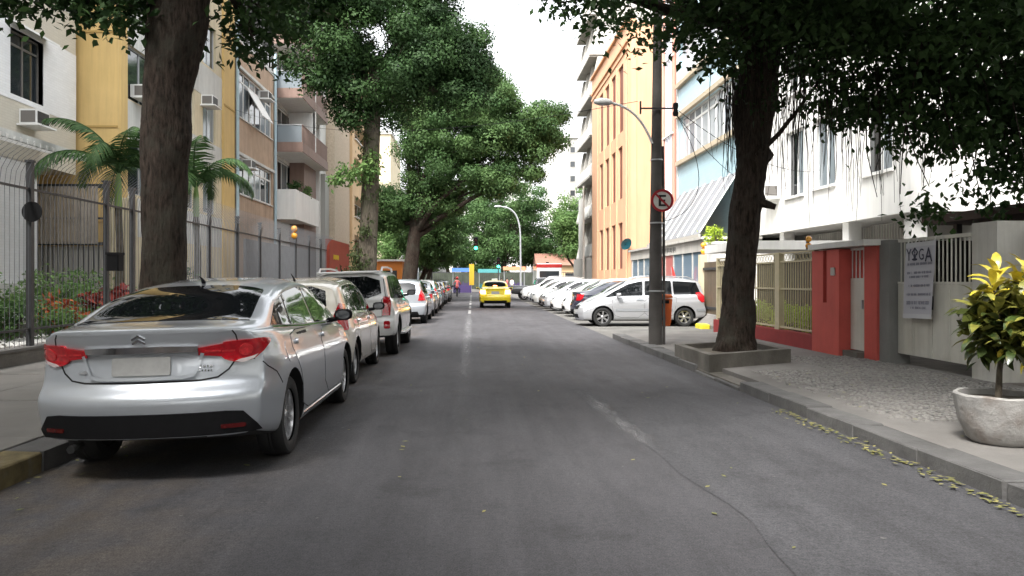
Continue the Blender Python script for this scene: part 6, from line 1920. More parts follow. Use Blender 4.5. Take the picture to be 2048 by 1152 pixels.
# right tree at the planter
t = tree('dark leaning street tree in the low concrete planter on the right, hung with aerial roots', None,
     [(4.45, 13.0, .2), (4.46, 13.0, .5), (4.50, 13.0, 1.2), (4.62, 13.0, 2.6), (4.75, 13.0, 3.6), (4.86, 13.1, 4.6), (5.0, 13.2, 5.8)], [.37, .30, .255, .245, .25, .32, .30],
     [(2.9, 12.6, 6.8, 1.5, 2.6, 1.5, 1.7), (1.9, 13.4, 7.0, 1.1, 2.4, 1.2, 1.1), (3.9, 11.8, 6.3, 1.7, 2.4, 1.5, 2.8), (5.0, 12.0, 5.8, 1.6, 2.4, 1.6, 3.0), (6.3, 12.2, 5.6, 1.6, 2.4, 1.6, 2.0),
      (7.3, 11.6, 5.3, 1.5, 2.0, 1.6, 1.2), (8.4, 11.6, 5.4, 1.5, 2.0, 1.6, .9), (9.6, 12.0, 5.4, 1.5, 2.2, 1.7, .7), (5, 9.8, 6.6, 3.2, 2.2, 1.5, 3.4), (7.0, 9.8, 5.7, 2.2, 2.0, 1.3, 2.6), (3, 9.5, 7.2, 2.2, 2.2, 1.3, 2),
      (5, 14, 9.0, 4.5, 3.5, 1.8, 4), (5.5, 16.0, 7.8, 3.2, 1.5, 1.6, 1.0), (7.5, 15.2, 7.0, 2.2, 1.5, 1.4, .7), (4.5, 6.5, 8.6, 3.2, 2.8, 1.2, 3), (2.2, 9.0, 9.2, 2.5, 3, 1.0, 2.2), (4.2, 2.5, 8.8, 3.0, 2.8, 1.2, 2.4)],  # high lobes towards the viewpoint are out of view, added to shade the road
     .135, 1560, 46, .23, m='deep', bark='bark_dark', amp=.10, keep=notnear, shell=1.3, aspect=.56, seg=48, lumps=((3.55, .1, .5, .10, .5), (2.78, .0, .35, .10, .4), (4.3, 2.8, .25, .5, .6)))
right_root = t
# aerial roots and hanging twigs
mb = MB()
for _ in range(340):
    x = random.choice([random.gauss(5.6, .55), random.uniform(5.2, 9.5), random.gauss(4.45, .1)]); y = random.uniform(11.6, 13.6)
    z0 = random.uniform(4.4, 5.4); ln = random.uniform(.5, 2.1) * (1.0 if x > 5 else .9)
    p = [Vector((x, y, z0))]
    for k in range(5): p.append(p[-1] + Vector((random.gauss(0, .02), random.gauss(0, .02), -ln / 5)))
    mb.tube(p, [.009, .008, .007, .006, .005, .003], 3, caps=False)
mb.build('hanging_roots', M['bark_dark'], t, kind='stuff')
mb = MB()
limb(mb, (4.72, 12.72, 3.5), (5.6, 12.3, 4.7), .045, .02, .05); limb(mb, (4.8, 12.9, 2.75), (5.05, 12.8, 2.65), .09, .05, .05)
for k in range(26):
    a = (random.uniform(6.5, 9.0), random.uniform(11, 12.6), 5.2)
    limb(mb, a, (a[0] + random.uniform(-.2, .9), a[1] + random.uniform(-.6, .6), random.uniform(2.6, 3.6)), .018, .006, .1, 6, 4)
mb.build('hanging_branch', M['bark_dark'], t, kind='stuff')
lo = [(7.3, 11.6, 3.7, .75, 1.0, .65, 1), (8.1, 11.5, 3.2, .8, 1.1, .8, 1.5), (9.0, 11.2, 3.3, .8, 1.0, .9, 1.4), (6.3, 12.1, 4.1, .7, 1.0, .5, .7), (7.2, 12.2, 2.65, .3, .4, .4, .25), (8.9, 11.2, 2.75, .6, .8, .5, .6), (7.6, 12, 4.1, 1.6, 1.2, .8, 2.2), (9.0, 11.6, 4.0, 1.4, 1.2, .9, 2.2), (10.3, 12, 3.8, 1.2, 1.2, 1.1, 1.4), (6.0, 12.1, 4.4, .9, 1.0, .5, .9)]
lo += [(7.0, 12, 4.7, 1.2, 1.0, .6, 1.6), (8.2, 11.7, 4.5, 1.2, 1.0, .7, 2.0)]
pts, tint = clump_points(lo, 17, 540, .15, shell=1.0)
link_mesh('crown', leaf_mesh('crown', pts, .125, LF['deep'], tint, .7, .6), t, -Vector((4.45, 13.0, .2)))

# second dark tree behind the white gate at the right edge
tree('dark bushy tree behind the carport at the right edge of the picture', None, [(9.6, 12.9, .1), (9.5, 12.6, 2), (9.2, 12.2, 4.2)], [.25, .18, .14],
     [(9.0, 11.4, 4.1, 1.2, 1.4, 1.2, 1.5), (10.2, 12.4, 4.2, 1.5, 1.6, 1.5, 2), (9.9, 12.2, 3.3, 1.2, 1.2, .8, 1.2)], .125, 260, 36, .2, m='deep', bark='bark_dark', shell=1.3, name='garden_tree')

# big trunk on the left
tree('massive dark street tree trunk between the silver sedan and the left fence', None,
     [(-4.33, 10.75, .09), (-4.33, 10.75, .5), (-4.32, 10.75, 1.6), (-4.31, 10.75, 2.6), (-4.31, 10.75, 3.4), (-4.28, 10.75, 4.1), (-4.17, 10.8, 5.0), (-3.95, 10.9, 6.6)], [.43, .34, .30, .30, .31, .315, .38, .34],
     [(-4.2, 10.9, 8.0, 3.2, 3.2, 1.9, 4), (-6.5, 11.5, 7.4, 2.0, 2.2, 1.5, 2), (-2.5, 11.5, 7.4, 2.0, 2.4, 1.5, 2), (-3.2, 12.4, 6.5, .9, 1.2, .9, .8), (-3.3, 11.6, 5.2, .42, .5, .42, .25), (-4.7, 10.6, 5.3, .35, .3, .5, .22),
      (-6.9, 11.4, 5.75, 1.0, .6, .30, .4), (-5.6, 11.2, 5.55, .6, .5, .28, .28), (-3.6, 6.5, 8.4, 3.2, 2.8, 1.2, 2.6), (-1.0, 9.5, 9.2, 2.4, 3, 1.0, 2.0), (-3.0, 2.5, 8.8, 3.2, 2.8, 1.2, 2.2)],  # unseen high lobes near the viewpoint added to darken the road below
     .15, 900, 46, .24, m='dark', bark='bark_dark', amp=.05, keep=notnear, shell=1.3, seg=48, lumps=((3.45, -.1, .22, .35, .7), (4.9, .1, .15, .5, .8)))

# two unseen trees added behind the viewpoint so their crowns shade the near road
tree('unseen tree added behind the viewpoint on the left to shade the road', 'unseen shade trees behind the viewpoint', [(-4.5, -5.5, .09), (-4.45, -5.5, 2.5), (-4.3, -5.4, 5.5)], [.45, .34, .3],
     [(-4.3, -5.5, 8.4, 3.4, 3.6, 1.5, 3), (-1.2, -4.5, 8.8, 2.6, 3.4, 1.3, 2), (-7.5, -5, 8.0, 2.6, 3.4, 1.5, 2), (-3, -1.2, 8.3, 3.2, 2.4, 1.2, 2.2), (-3.5, -9.5, 8.6, 3.4, 2.8, 1.4, 2), (-7, -.5, 8.2, 2.4, 2.4, 1.2, 1.6), (-.5, -9, 9.3, 2.8, 3.0, 1.2, 1.6), (-6.5, 4, 8.2, 2.6, 2.8, 1.2, 1.8), (-2, 4.2, 9.0, 3.0, 2.6, 1.0, 2)],
     .24, 620, 70, .45, m='dark', bark='bark_dark', keep=notnear, shell=1.0)
tree('unseen tree added behind the viewpoint on the right to shade the road', 'unseen shade trees behind the viewpoint', [(4.6, -4.0, .12), (4.6, -4.0, 2.5), (4.4, -3.8, 5.5)], [.45, .34, .3],
     [(4.4, -4.0, 8.4, 3.4, 3.6, 1.5, 3), (1.4, -3.5, 9.0, 2.4, 3.2, 1.2, 2), (7.4, -3.5, 8.0, 2.6, 3.4, 1.5, 2), (3.6, 1.0, 8.4, 3.2, 2.4, 1.2, 2.2), (3.5, -8.5, 8.6, 3.4, 2.8, 1.4, 2), (7, 1.5, 8.0, 2.4, 2.4, 1.3, 1.6), (.4, 1.5, 9.3, 2.0, 2.4, 1.0, 1.6), (7.5, 6, 8.0, 2.6, 2.8, 1.3, 2.0), (2.4, 4.5, 9.2, 2.6, 2.6, 1.0, 1.8)],
     .24, 620, 70, .45, m='dark', bark='bark_dark', keep=notnear, shell=1.0)

for (x, lab) in ((-4.5, 'farther unseen shade tree added behind the viewpoint on the left'), (4.6, 'farther unseen shade tree added behind the viewpoint on the right')):  # second unseen pair, added to shade the near road
    s_ = 1 if x > 0 else -1
    tree(lab, 'unseen shade trees behind the viewpoint', [(x, -17, .1), (x, -17, 2.5), (x * .97, -17, 5.0)], [.45, .34, .3],
         [(x, -17, 8.0, 3.6, 3.8, 2.0, 3), (x - 3.4 * s_, -16, 8.2, 2.6, 3.6, 1.8, 2), (x + 3.4 * s_, -16, 7.0, 2.8, 3.6, 2.2, 2), (x, -13, 8.2, 3.2, 2.6, 1.4, 2), (x - 2 * s_, -21, 7.6, 3.6, 3.0, 2.4, 2.4)],
         .3, 420, 60, .5, m='dark', bark='bark_dark', shell=1.0, seg=12)

# vine-clad tree
vt = tree('tall vine covered street tree with a fat mottled base, left of the forked tree', None,
     [(-4.75, 33, .09), (-4.65, 33, .6), (-4.5, 33, 2.5), (-4.4, 33, 5.5), (-4.3, 33, 8.2), (-4.1, 33, 10.5)], [.68, .52, .40, .36, .34, .25],
     [(-7.6, 32.5, 13.0, 1.7, 2.2, 1.2, 1.2), (-6.0, 32, 10.6, 1.4, 1.8, 1.3, 1.3), (-5.2, 33, 12.4, 2.4, 2.6, 2.0, 2.2), (-3.2, 33, 12.2, 2.1, 2.6, 1.9, 2.0), (-2.2, 32.5, 10.5, 1.6, 1.9, 1.4, 1.4), (-1.0, 33, 11.6, 1.5, 2.0, 1.5, 1.3),
      (.3, 33.5, 10.1, 1.1, 1.5, 1.0, .9), (-3.4, 32.6, 9.2, 1.2, 1.5, 1.0, .9), (-1.5, 33, 13.4, 1.6, 2.2, 1.3, 1.2), (-6.2, 33, 14.2, 2.6, 3, 1.5, 1.8), (-5.2, 32.4, 8.9, .9, 1.0, .8, .5), (-.6, 32.7, 9.2, .9, 1.2, .7, .5)],
     .15, 270, 520, .52, m='dark', bark='bark_grey', amp=.10, shell=1.7, clumpy=True)
pts, tint = clump_points([(-4.42, 32.75, 6.4, .42, .42, 1.8, 2), (-4.9, 32.7, 2.0, .5, .4, 1.3, 1.2), (-4.55, 32.7, 3.6, .3, .35, .8, .4)], 30, 70, .14, shell=1.5)
link_mesh('vine', leaf_mesh('vine', pts, .15, LF['vine'], tint, 1.0, .5), vt, -Vector((-4.75, 33, .09)))['kind'] = 'stuff'
pts, tint = clump_points([(-4.9, 32.3, 6.0, .85, .5, .45, 2), (-5.6, 32.3, 5.7, .35, .4, .4, .6), (-4.2, 32.3, 6.4, .35, .3, .4, .6)], 16, 46, .16, shell=1.5)
link_mesh('sprout', leaf_mesh('sprout', pts, .2, LF['bright'], tint, .5, .5), vt, -Vector((-4.75, 33, .09)))['kind'] = 'stuff'

# forked tree with a broad crown over the street
def Lb(px, py, Y, r, w=1, ry=None, rz=None): 
    p = at(px, py, Y); return (p.x, p.y, p.z, r, ry or r * 1.1, rz or r * .8, w)
tree('broad street tree with a forked trunk and a crown reaching over the road', None,
     [(-4.3, 50.8, .09), (-4.25, 50.8, .7), (-4.1, 50.8, 2.2), (-3.9, 50.8, 4.0), (-3.7, 50.8, 5.2)], [.75, .56, .46, .42, .34],
     [Lb(880, 250, 50.5, 2.6, 2), Lb(960, 220, 50, 2.6, 2), Lb(1040, 240, 50, 2.4, 2), Lb(1080, 270, 50.5, 1.5, 1), Lb(1000, 300, 49.5, 2.4, 1.8), Lb(910, 330, 49.5, 2.4, 1.8), Lb(840, 300, 51, 2.3, 1.5), Lb(800, 390, 51.5, 1.9, 1.1), Lb(850, 400, 51, 1.9, 1.1),
      Lb(950, 175, 51, 2.4, 1.6), Lb(880, 180, 51.5, 2.5, 1.6), Lb(1000, 360, 49, 1.4, .6, rz=.9), Lb(1060, 330, 49.5, 1.3, .6), Lb(820, 200, 52.5, 2.5, 1.4), Lb(1100, 230, 51, .9, .4), Lb(775, 440, 52, 1.2, .5), Lb(900, 410, 51, 1.2, .4)],
     .18, 330, 560, .66, m='mid', bark='bark_dark', amp=.10, shell=2.0, clumpy=True)

# further street trees, each its own
for i, (x, y, h, r, lab, mk, lean) in enumerate((
    (-4.4, 62.5, 6.5, 2.6, 'slanting dark street tree just beyond the forked tree', 'mid', 1.0), (-4.4, 72, 6.5, 3.0, 'thin leaning street tree second beyond the forked tree', 'mid', .8),
    (-4.8, 82, 7.0, 3.4, 'street tree at the corner on the left before the crossing', 'bright', .3), (9.6, 68, 7.5, 2.0, 'slender pale green tree just beyond the grey balcony block', 'bright', -.4))):
    tree(lab, 'smaller trees along the street', [(x, y, .1), (x + lean * .3, y, 1.6), (x + lean, y, 3.4)], [.28, .2, .15],
         [(x + lean + random.uniform(-1, 1) * r * .6, y + random.uniform(-1, 1) * 1.5, h * random.uniform(.55, 1.0), r * .6, r * .6, r * .5, 1) for _ in range(7)],
         .24, 90, 150, .5, m=mk, bark='bark_dark', shell=1.8, seg=10, clumpy=True)
# the trees that close the view at the end of the street
for i, (x, y, h, r, mk, lab) in enumerate((
    (-20, 101, 12, 5.5, 'mid', 'bushy tree beyond the crossing, behind the left row of cars'), (-11, 104, 12.5, 5.5, 'bright', 'bright green tree beyond the crossing, left of the lit traffic lights'),
    (-3.5, 106, 13.0, 5.2, 'mid', 'round headed tree closing the view, straight above the motorcycle'), (4.0, 103, 12.8, 5.6, 'mid', 'dense tree beyond the crossing, behind the far curved street lamp'),
    (10.5, 105, 12.8, 5.4, 'mid', 'dense dark tree beyond the crossing, right of the curved street lamp'), (16, 104, 13.5, 5.2, 'bright', 'light green tree beyond the crossing, beside the pale pole'),
    (1, 116, 17.5, 6.5, 'mid', 'tallest rear tree showing over the others at the end of the street'), (23, 103, 12, 5.0, 'mid', 'tree beyond the crossing, hidden behind the grey balcony block edge'))):
    tree(lab, 'trees closing the end of the street', [(x, y, 0), (x + .2, y, 2.2), (x + random.uniform(-.5, .5), y, 4.5)], [.4, .28, .2],
         [(x + random.uniform(-1, 1) * r * .7, y + random.uniform(-1, 1) * r * .6, 3.2 + (h - 3.2) * random.uniform(.05, .92), r * .45, r * .45, r * .36, 1) for _ in range(14)],
         .30, 130, 200, .85, m=mk, bark='bark_dark', shell=1.8, seg=10, clumpy=True)

# ------------------------------------------------------------------ palms behind the fence
def frond_mesh(L_=2.3, curl=1.5, n=44, seed=0):
    r = random.Random(seed); mb = MB()
    pts = []
    p = Vector((0, 0, 0)); a = R(68)
    st = L_ / 14
    for k in range(15):
        pts.append(p.copy()); p = p + Vector((math.cos(a), 0, math.sin(a))) * st; a -= curl / 14 * (1 + k * .06)
    mb.tube(pts, [.028 - .0017 * k for k in range(15)], 5)
    for k in range(n):
        f = .14 + .85 * k / n; i = f * 14; i0 = min(13, int(i)); q = pts[i0].lerp(pts[i0 + 1], i - i0); d = (pts[i0 + 1] - pts[i0]).normalized()
        ln = .52 * math.sin(math.pi * (.18 + .78 * f)) + .08
        for s in (-1, 1):
            dirv = (d * .55 + Vector((0, s, 0)) * .8 + Vector((0, 0, -.28 - r.uniform(0, .25)))).normalized()
            w = d * .019
            tip = q + dirv * ln + Vector((0, 0, -.10)); midp = q + dirv * ln * .5
            mb.add([q - w, q + w, midp + w * 1.2, midp - w * 1.2, tip], [(0, 1, 2, 3), (3, 2, 4)])
    me = mb.mesh('frond', LF['palm'])
    at_ = me.attributes.new('tint', 'FLOAT', 'FACE'); at_.data.foreach_set('value', [r.uniform(0, 1) for _ in me.polygons])
    return me
FRONDS = [frond_mesh(2.6, 1.9, 46, 1), frond_mesh(2.2, 2.4, 42, 2), frond_mesh(2.4, 1.3, 44, 3)]
def palm(x, y, h, label, n, sc, ph=0):
    t = thing('palm_tree', label, 'palm', (x, y, .35), 'palms behind the iron fence')
    mb = MB(); mb.tube([(x, y, .3), (x + .05, y, h * .5), (x, y, h - .9)], [.14, .10, .09], 10, jit=.04); mb.build('trunk', M['bark_grey'], t, smooth=50)
    mb = MB(); mb.tube([(x, y, h - .95), (x, y, h - .3), (x, y, h + .1)], [.10, .085, .03], 10); mb.build('crownshaft', mat('green palm shaft', (.14, .22, .05), rough=.5), t, smooth=50)
    for k in range(n):
        o = put(FRONDS[k % 3], t, (x, y, h - .1), 'frond')
        o.rotation_euler = (R(random.uniform(-12, 12)), R(random.uniform(-18, 22)), ph + 2 * math.pi * k / n + random.uniform(-.25, .25)); o.scale = (sc * random.uniform(.85, 1.1),) * 3
palm(-9.5, 20.6, 4.35, 'palm with arching fronds over the fence left of the big trunk', 10, 1.08, .2)
palm(-8.35, 23.2, 4.3, 'palm with drooping fronds right of the big trunk', 11, .98, .9)

# ------------------------------------------------------------------ garden behind the fence
mb = MB(); mb.box(-12.4, -7.33, 8, 23.2, -.1, .36); mb.top('garden_bed', M['earth'], None, None, loc=(-10, 15, 0), kind='structure')
mb = MB(); mb.box(-8.6, -8.35, 9, 22, .36, .62); mb.top('garden_wall', M['concrete_dark'], 'low inner wall edging the garden bed behind the iron fence', 'wall')
gr = []
mb = MB()
for _ in range(900):
    x, y, s = random.uniform(-8.3, -7.45), random.uniform(10, 20), random.uniform(.025, .05)
    v = [Vector((random.uniform(-1, 1), random.uniform(-1, 1), random.uniform(.1, .9))).normalized() * s * random.uniform(.6, 1) for _ in range(4)]
    mb.add([(x + s, y, .36), (x - s * .5, y + s * .8, .36), (x - s * .5, y - s * .8, .36), (x, y, .36 + s)], [(0, 1, 3), (1, 2, 3), (2, 0, 3)])
mb.top('gravel', M['white_plain'], 'white gravel strip behind the iron fence', 'gravel', loc=(-8, 15, .36), kind='stuff')
def bush(x, y, z, r, h, m, label, leaf=.11, n=26, cat='shrub', name='garden_shrub', grp='shrubs in the garden behind the fence', asp=.5, droop=.1, stem=True):
    t = thing(name, label, cat, (x, y, z), grp)
    mb = MB()
    for k in range(5):
        a = random.uniform(0, 6.28); mb.tube([(x, y, z - .02), (x + math.cos(a) * r * .3, y + math.sin(a) * r * .3, z + h * .4), (x + math.cos(a) * r * .6, y + math.sin(a) * r * .6, z + h * .75)], [.018, .014, .008], 5)
    mb.build('stem', M['bark_grey'], t)
    pts, tint = clump_points([(x, y, z + h * .55, r, r, h * .5, 1)], 26, n, .11, shell=1.5)
    pts[:, 2] = np.maximum(pts[:, 2], z + .02)
    link_mesh('foliage', leaf_mesh('foliage', pts, leaf, LF[m], tint, droop, asp), t, -Vector((x, y, z)))
    return t
for a in ((-9.9, 15.2, .36, .85, 1.3, 'bright', 'bright green shrub by the fence, left end of the garden bed', .12, 40), (-9.0, 16.2, .36, .8, 1.25, 'bright', 'bright green shrub in the middle of the garden bed', .12, 40),
          (-9.9, 18.5, .36, .9, 1.4, 'bright', 'mid green shrub below the brown slatted gate', .12, 40), (-8.9, 18.2, .36, .7, 1.15, 'bright', 'light green shrub before the black letter box'),
          (-8.05, 13.4, .36, .48, .8, 'mid', 'rounded dark green shrub behind the post with the black disc'),
          (-9.05, 13.5, .36, .42, .7, 'red', 'dark red leaved shrub at the left edge of the garden', .16, 22), (-8.25, 15.3, .36, .34, .6, 'orange', 'orange red croton shrub near the second fence post', .15, 24),
          (-8.1, 17.0, .36, .40, .95, 'red', 'dark red cordyline shrub beside the big trunk', .2, 20), (-7.9, 16.4, .36, .42, .5, 'bright', 'low bright green shrub in front of the red cordyline', .1, 20),
          (-7.75, 14.4, .36, .40, .55, 'bright', 'low leafy green plant behind the fence bars', .10, 24),
          (-8.6, 22.5, .36, .7, 1.9, 'mid', 'tall green shrub right of the big trunk behind the fence'), (-8.3, 27.0, .3, .55, 1.0, 'mid', 'small green shrub behind the far fence bars')):
    bush(*a[:7], *(a[7:]))
for (y, lab) in ((15.3, 'lime green hedge behind the cream railing, nearest the red wall'), (16.9, 'rounded lime hedge behind the cream railing, next to the big trunk'), (18.6, 'lime hedge at the far end of the cream railing')):
    t = thing('hedge', lab, 'hedge', (6.95, y, .1), 'lime hedges behind the cream fence')
    mb = MB(); mb.box(6.85, 7.05, y - .5, y + .5, .1, .5); mb.build('stem', M['bark_grey'], t)
    pts, tint = clump_points([(6.95, y, .55, .26, .78, .36, 1)], 26, 60, .07, shell=2)
    link_mesh('foliage', leaf_mesh('foliage', pts, .085, LF['lime'], tint, 0, .55), t, -Vector((6.95, y, .1)))
bush(8.0, 25.2, 2.7, .4, .45, 'lime', 'pale lime plant on top of the small white garden house', .12, 14, 'plant', 'roof_plant', None)
for (y, z) in ((44.5, 6.55), (47.5, 6.55)):
    bush(-10.3, y, z, .45, .6, 'bright' if y > 46 else 'dark', 'green plant in the white balcony planter, ' + ('right end' if y > 46 else 'left end'), .14, 16, 'plant', 'balcony_plant', 'plants on the balconies')

# ------------------------------------------------------------------ croton in the pot: every leaf its own object
def blade(L_, W_, m, seed, name='leaf'):
    r = random.Random(seed); mb = MB(); n = 5
    rows = []
    for i in range(n + 1):
        f = i / n; w = W_ * .5 * math.sin(math.pi * min(1, .06 + f * .94)) ** .7 if i < n else 0.004
        x = L_ * f; z = .22 * L_ * math.sin(f * 2.2) - .18 * L_ * f * f
        rows.append([(x, -w, z + .25 * w), (x, 0, z), (x, w, z + .25 * w)])
    V = [p for q in rows for p in q]; F = []
    for i in range(n):
        for j in (0, 1): F.append((i * 3 + j, i * 3 + j + 1, i * 3 + 4 + j, i * 3 + 3 + j))
    mb.add(V, F); return mb.mesh(name, m, smooth=60)
cyel = mat('yellow croton leaf', (.66, .54, .06), rough=.4, coat=.3, noise=(40, .25), stain=(22, (.30, .34, .03), .6), rand=.15)
cgrn = mat('dark croton leaf', (.04, .065, .014), rough=.4, coat=.3, noise=(40, .3), stain=(18, (.22, .18, .02), .5), rand=.25)
colv = mat('olive croton leaf', (.26, .25, .05), rough=.4, coat=.3, noise=(40, .3), stain=(20, (.05, .07, .015), .7), rand=.25)
BL = {'y': [blade(.25, .085, cyel, k) for k in range(3)], 'g': [blade(.24, .085, cgrn, k) for k in range(3)], 'o': [blade(.24, .083, colv, k) for k in range(3)]}
cro = thing('croton', 'yellow and dark green leaved croton growing in the white pot', 'plant', (4.24, 6.25, .47))
mb = MB()
tips = []
mb.tube([(4.28, 6.25, .45), (4.29, 6.25, .7), (4.33, 6.25, .95)], [.028, .022, .02], 7)
for k in range(24):
    a = k * 2.4; v_ = 1 - 1.75 * (k + .5) / 24; rr_ = .29 * math.sqrt(max(0, 1 - v_ * v_)); tz = 1.19 + .30 * v_ + random.uniform(-.04, .04)
    tip = Vector((4.42 + rr_ * math.cos(a), 6.25 + rr_ * math.sin(a), tz)); tips.append(tip)
    mb.tube([(4.30, 6.25, .8 + .005 * k), Vector((4.32, 6.25, .95)).lerp(tip, .5), tip], [.014, .011, .007], 5)
mb.build('stem', M['bark_grey'], cro, smooth=50)
for ti, tip in enumerate(tips):
    for k in range(12):
        h = k / 11; kind = 'y' if (h < .8 and tip.z > 1.30) or random.random() < .06 else ('o' if h < .62 else 'g')
        o = put(random.choice(BL[kind]), cro, tip - Vector((0, 0, h * .17)), 'leaf')
        o.rotation_euler = (random.uniform(-.3, .3), R(-50 + 85 * h + (18 if tip.z < 1.15 else 0) + random.uniform(-14, 14)), k * 2.4 + ti)
        s = random.uniform(.65, 1.0); o.scale = (s, s, s)

pts, tint = clump_points([(4.42, 6.25, 1.12, .27, .27, .30, 1)], 14, 46, .07, shell=1.6)
link_mesh('foliage', leaf_mesh('foliage', pts, .15, leaf_mat('inner croton leaf', (.03, .05, .012), (.16, .16, .03)), tint, .5, .5), cro, -Vector((4.24, 6.25, .47)))['kind'] = 'stuff'

# leaf litter along the right gutter and a few leaves elsewhere
P = np.stack([3.40 - np.abs(rng.normal(0, .075, 330)), rng.uniform(3.2, 8.4, 330), rng.uniform(.012, .03, 330)], 1)
P2 = np.stack([rng.uniform(-3.3, 3.3, 60), rng.uniform(3.5, 18, 60), np.full(60, .012)], 1)
P3 = np.stack([-3.30 + np.abs(rng.normal(0, .25, 60)), rng.uniform(3.5, 9, 60), np.full(60, -.035)], 1)
P2[:, 2] += np.array([left_z(x) for x in P2[:, 0]])
P4 = np.stack([rng.uniform(3.8, 6.3, 50), rng.uniform(4, 11, 50), np.full(50, .15)], 1)
me = leaf_mesh('fallen_leaves', np.concatenate([P, P2, P3, P4]), .055, LF['litter'], None, 0.0, .5, 6.0)
co = np.empty(len(me.vertices) * 3); me.vertices.foreach_get('co', co); co = co.reshape(-1, 4, 3)
base = co[:, :1, 2:3]; co[:, :, 2:3] = base + (co[:, :, 2:3] - base) * .2; me.vertices.foreach_set('co', co.reshape(-1)); me.update()
tag(link_mesh('fallen_leaves', me), 'yellowish fallen leaves lying along the right gutter', 'leaf litter', None, 'stuff')

# ------------------------------------------------------------------ end of the street
far = thing('street_lamp', 'tall grey street lamp with a curved neck at the end of the street', 'street lamp', (5.35, 85, 0))
m = MB(); m.tube([(5.35, 85, 0), (5.32, 85, 4)] + bez((5.3, 85, 6.2), (5.25, 85, 8.4), (4.7, 85, 9.5), (3.2, 85, 9.6), 12), [.12, .10] + [.085] * 12 + [.05], 10); m.build('pole', M['alu'], far, smooth=40)
m = MB(); m.tube([(3.25, 85, 9.6), (3.0, 85, 9.64), (2.6, 85, 9.64), (2.4, 85, 9.6)], [.06, .12, .12, .05], 8); m.build('lamp_head', M['alu'], far, smooth=50)
t = thing('lamp_post', 'thin pale straight pole before the grey balcony block', 'pole', (7.95, 55, .1))
m = MB(); m.tube([(7.95, 55, .1), (7.95, 55, 8.2)], [.09, .06], 8); m.build('shaft', M['palegrey'], t, smooth=40)

green = mat('lit green signal', (.02, .5, .35), rough=.3, emit=((.05, 1.0, .62), 3.0))
off_ = mat('unlit signal', (.05, .01, .01), rough=.3)
def signal(x, y, z, label, arm=None, s=1.0):
    t = thing('traffic_light', label, 'traffic light', (x, y, 0), 'traffic lights at the crossing')
    m = MB(); m.bbox(x - .16 * s, x + .16 * s, y, y + .2, z - .2 * s, z + .85 * s, .03); m.build('housing', M['blackplastic'], t)
    for k, mt in enumerate((green, off_, off_)):
        m = MB(); m.lathe([(.0, -.05), (.10 * s, -.03), (.125 * s, .0)], 14, c=(x, y, z + k * .31 * s), axis='y'); m.build('lens', mt, t, smooth=60)
        m = MB(); m.lathe([(.14 * s, -.16), (.14 * s, 0)], 12, c=(x, y - .001, z + k * .31 * s), axis='y', a0=0, a1=math.pi); m.build('visor', M['blackplastic'], t)
    m = MB()
    if arm: m.tube([(arm, y + .1, 0), (arm, y + .1, z + .9), (arm + .4, y + .1, z + 1.1), (x, y + .1, z + .9)], [.08, .07, .05, .04], 6)
    else: m.tube([(x, y + .25, 0), (x, y + .25, z + .8)], .05, 6)
    m.build('pole', M['iron'], t)
signal(.33, 75, 4.6, 'green traffic light hanging on a long arm over the road', arm=-4.0, s=1.25)
signal(2.8, 83, 2.95, 'green traffic light on a post above the yellow taxi', s=1.15)
signal(8.2, 84, 2.6, 'green traffic light on a post above the far parked vans', s=1.0)

fr = thing('black_railing', 'long dark railing across the far side of the crossing', 'railing', (0, 97, 0))
rb = MB(); rb.box(-.025, .025, -.02, .02, 0, 2.2); rbm = rb.mesh('bar', M['iron'])
for k in range(150): put(rbm, fr, (-14 + k * .28, 97, .3), 'bar')
m = MB(); m.box(-14.2, 28, 96.97, 97.03, .5, .58); m.box(-14.2, 28, 96.97, 97.03, 2.4, 2.48); m.build('rail', M['iron'], fr)
m = MB(); m.box(-14.2, 28, 96.9, 97.1, 0, .35); m.build('plinth', M['concrete'], fr)
ws = MB(); ws.box(-40, 8.3, 99, 99.3, 0, 2.5); ws.top('park_wall', mat('dark backing wall', (.05, .06, .04), rough=.95, noise=(1.2, .5)), 'dark backing wall raised behind the far railing to cover the bright gap', 'wall')  # raised and kept dark to cover the bright gap under the trees

t = thing('low_house', 'peach low house with a red tiled roof beyond the crossing', 'house', (12, 108, 0))
m = MB(); m.box(8.5, 18, 99.5, 104, 0, 3.4); m.build('wall', M['peach'], t)
m = MB(); m.prism([(99.0, 3.4), (104.5, 3.4), (101.8, 5.0)], lambda u, v, d: (d, u, v), 8.2, 18.3); m.build('roof', mat('terracotta roof', (.24, .12, .085), rough=.8, noise=(3, .2)), t)
for x in (9.5, 12, 14.6):
    m = MB(); m.box(x, x + 1.1, 99.44, 99.49, 1.0, 2.4); m.build('window', M['glass'], t)

def stall(x, y, w, h, mt, label, stuff):
    t = thing('market_stall', label, 'stall', (x, y, 0), 'stalls at the end of the street')
    m = MB()
    for a in (-w / 2, w / 2):
        for b in (0, 1.2): m.tube([(x + a, y + b, 0), (x + a, y + b, h)], .03, 5)
    m.build('frame', M['alu'], t)
    m = MB(); m.add([(x - w / 2 - .15, y - .3, h - .15), (x + w / 2 + .15, y - .3, h - .15), (x + w / 2 + .15, y + .6, h + .3), (x - w / 2 - .15, y + .6, h + .3), (x - w / 2 - .15, y + 1.5, h - .15), (x + w / 2 + .15, y + 1.5, h - .15)], [(0, 1, 2, 3), (3, 2, 5, 4)]); m.build('canopy', mt, t)
    m = MB(); m.box(x - w / 2, x + w / 2, y + .1, y + 1.1, .0, .85); m.build('table', stuff, t)
    m = MB()
    for k in range(int(w / .22)): m.box(x - w / 2 + k * .22 + .02, x - w / 2 + k * .22 + .18, y + .2, y + .5, .853, 1.0 + random.uniform(0, .3))
    m.build('goods', stuff, t)
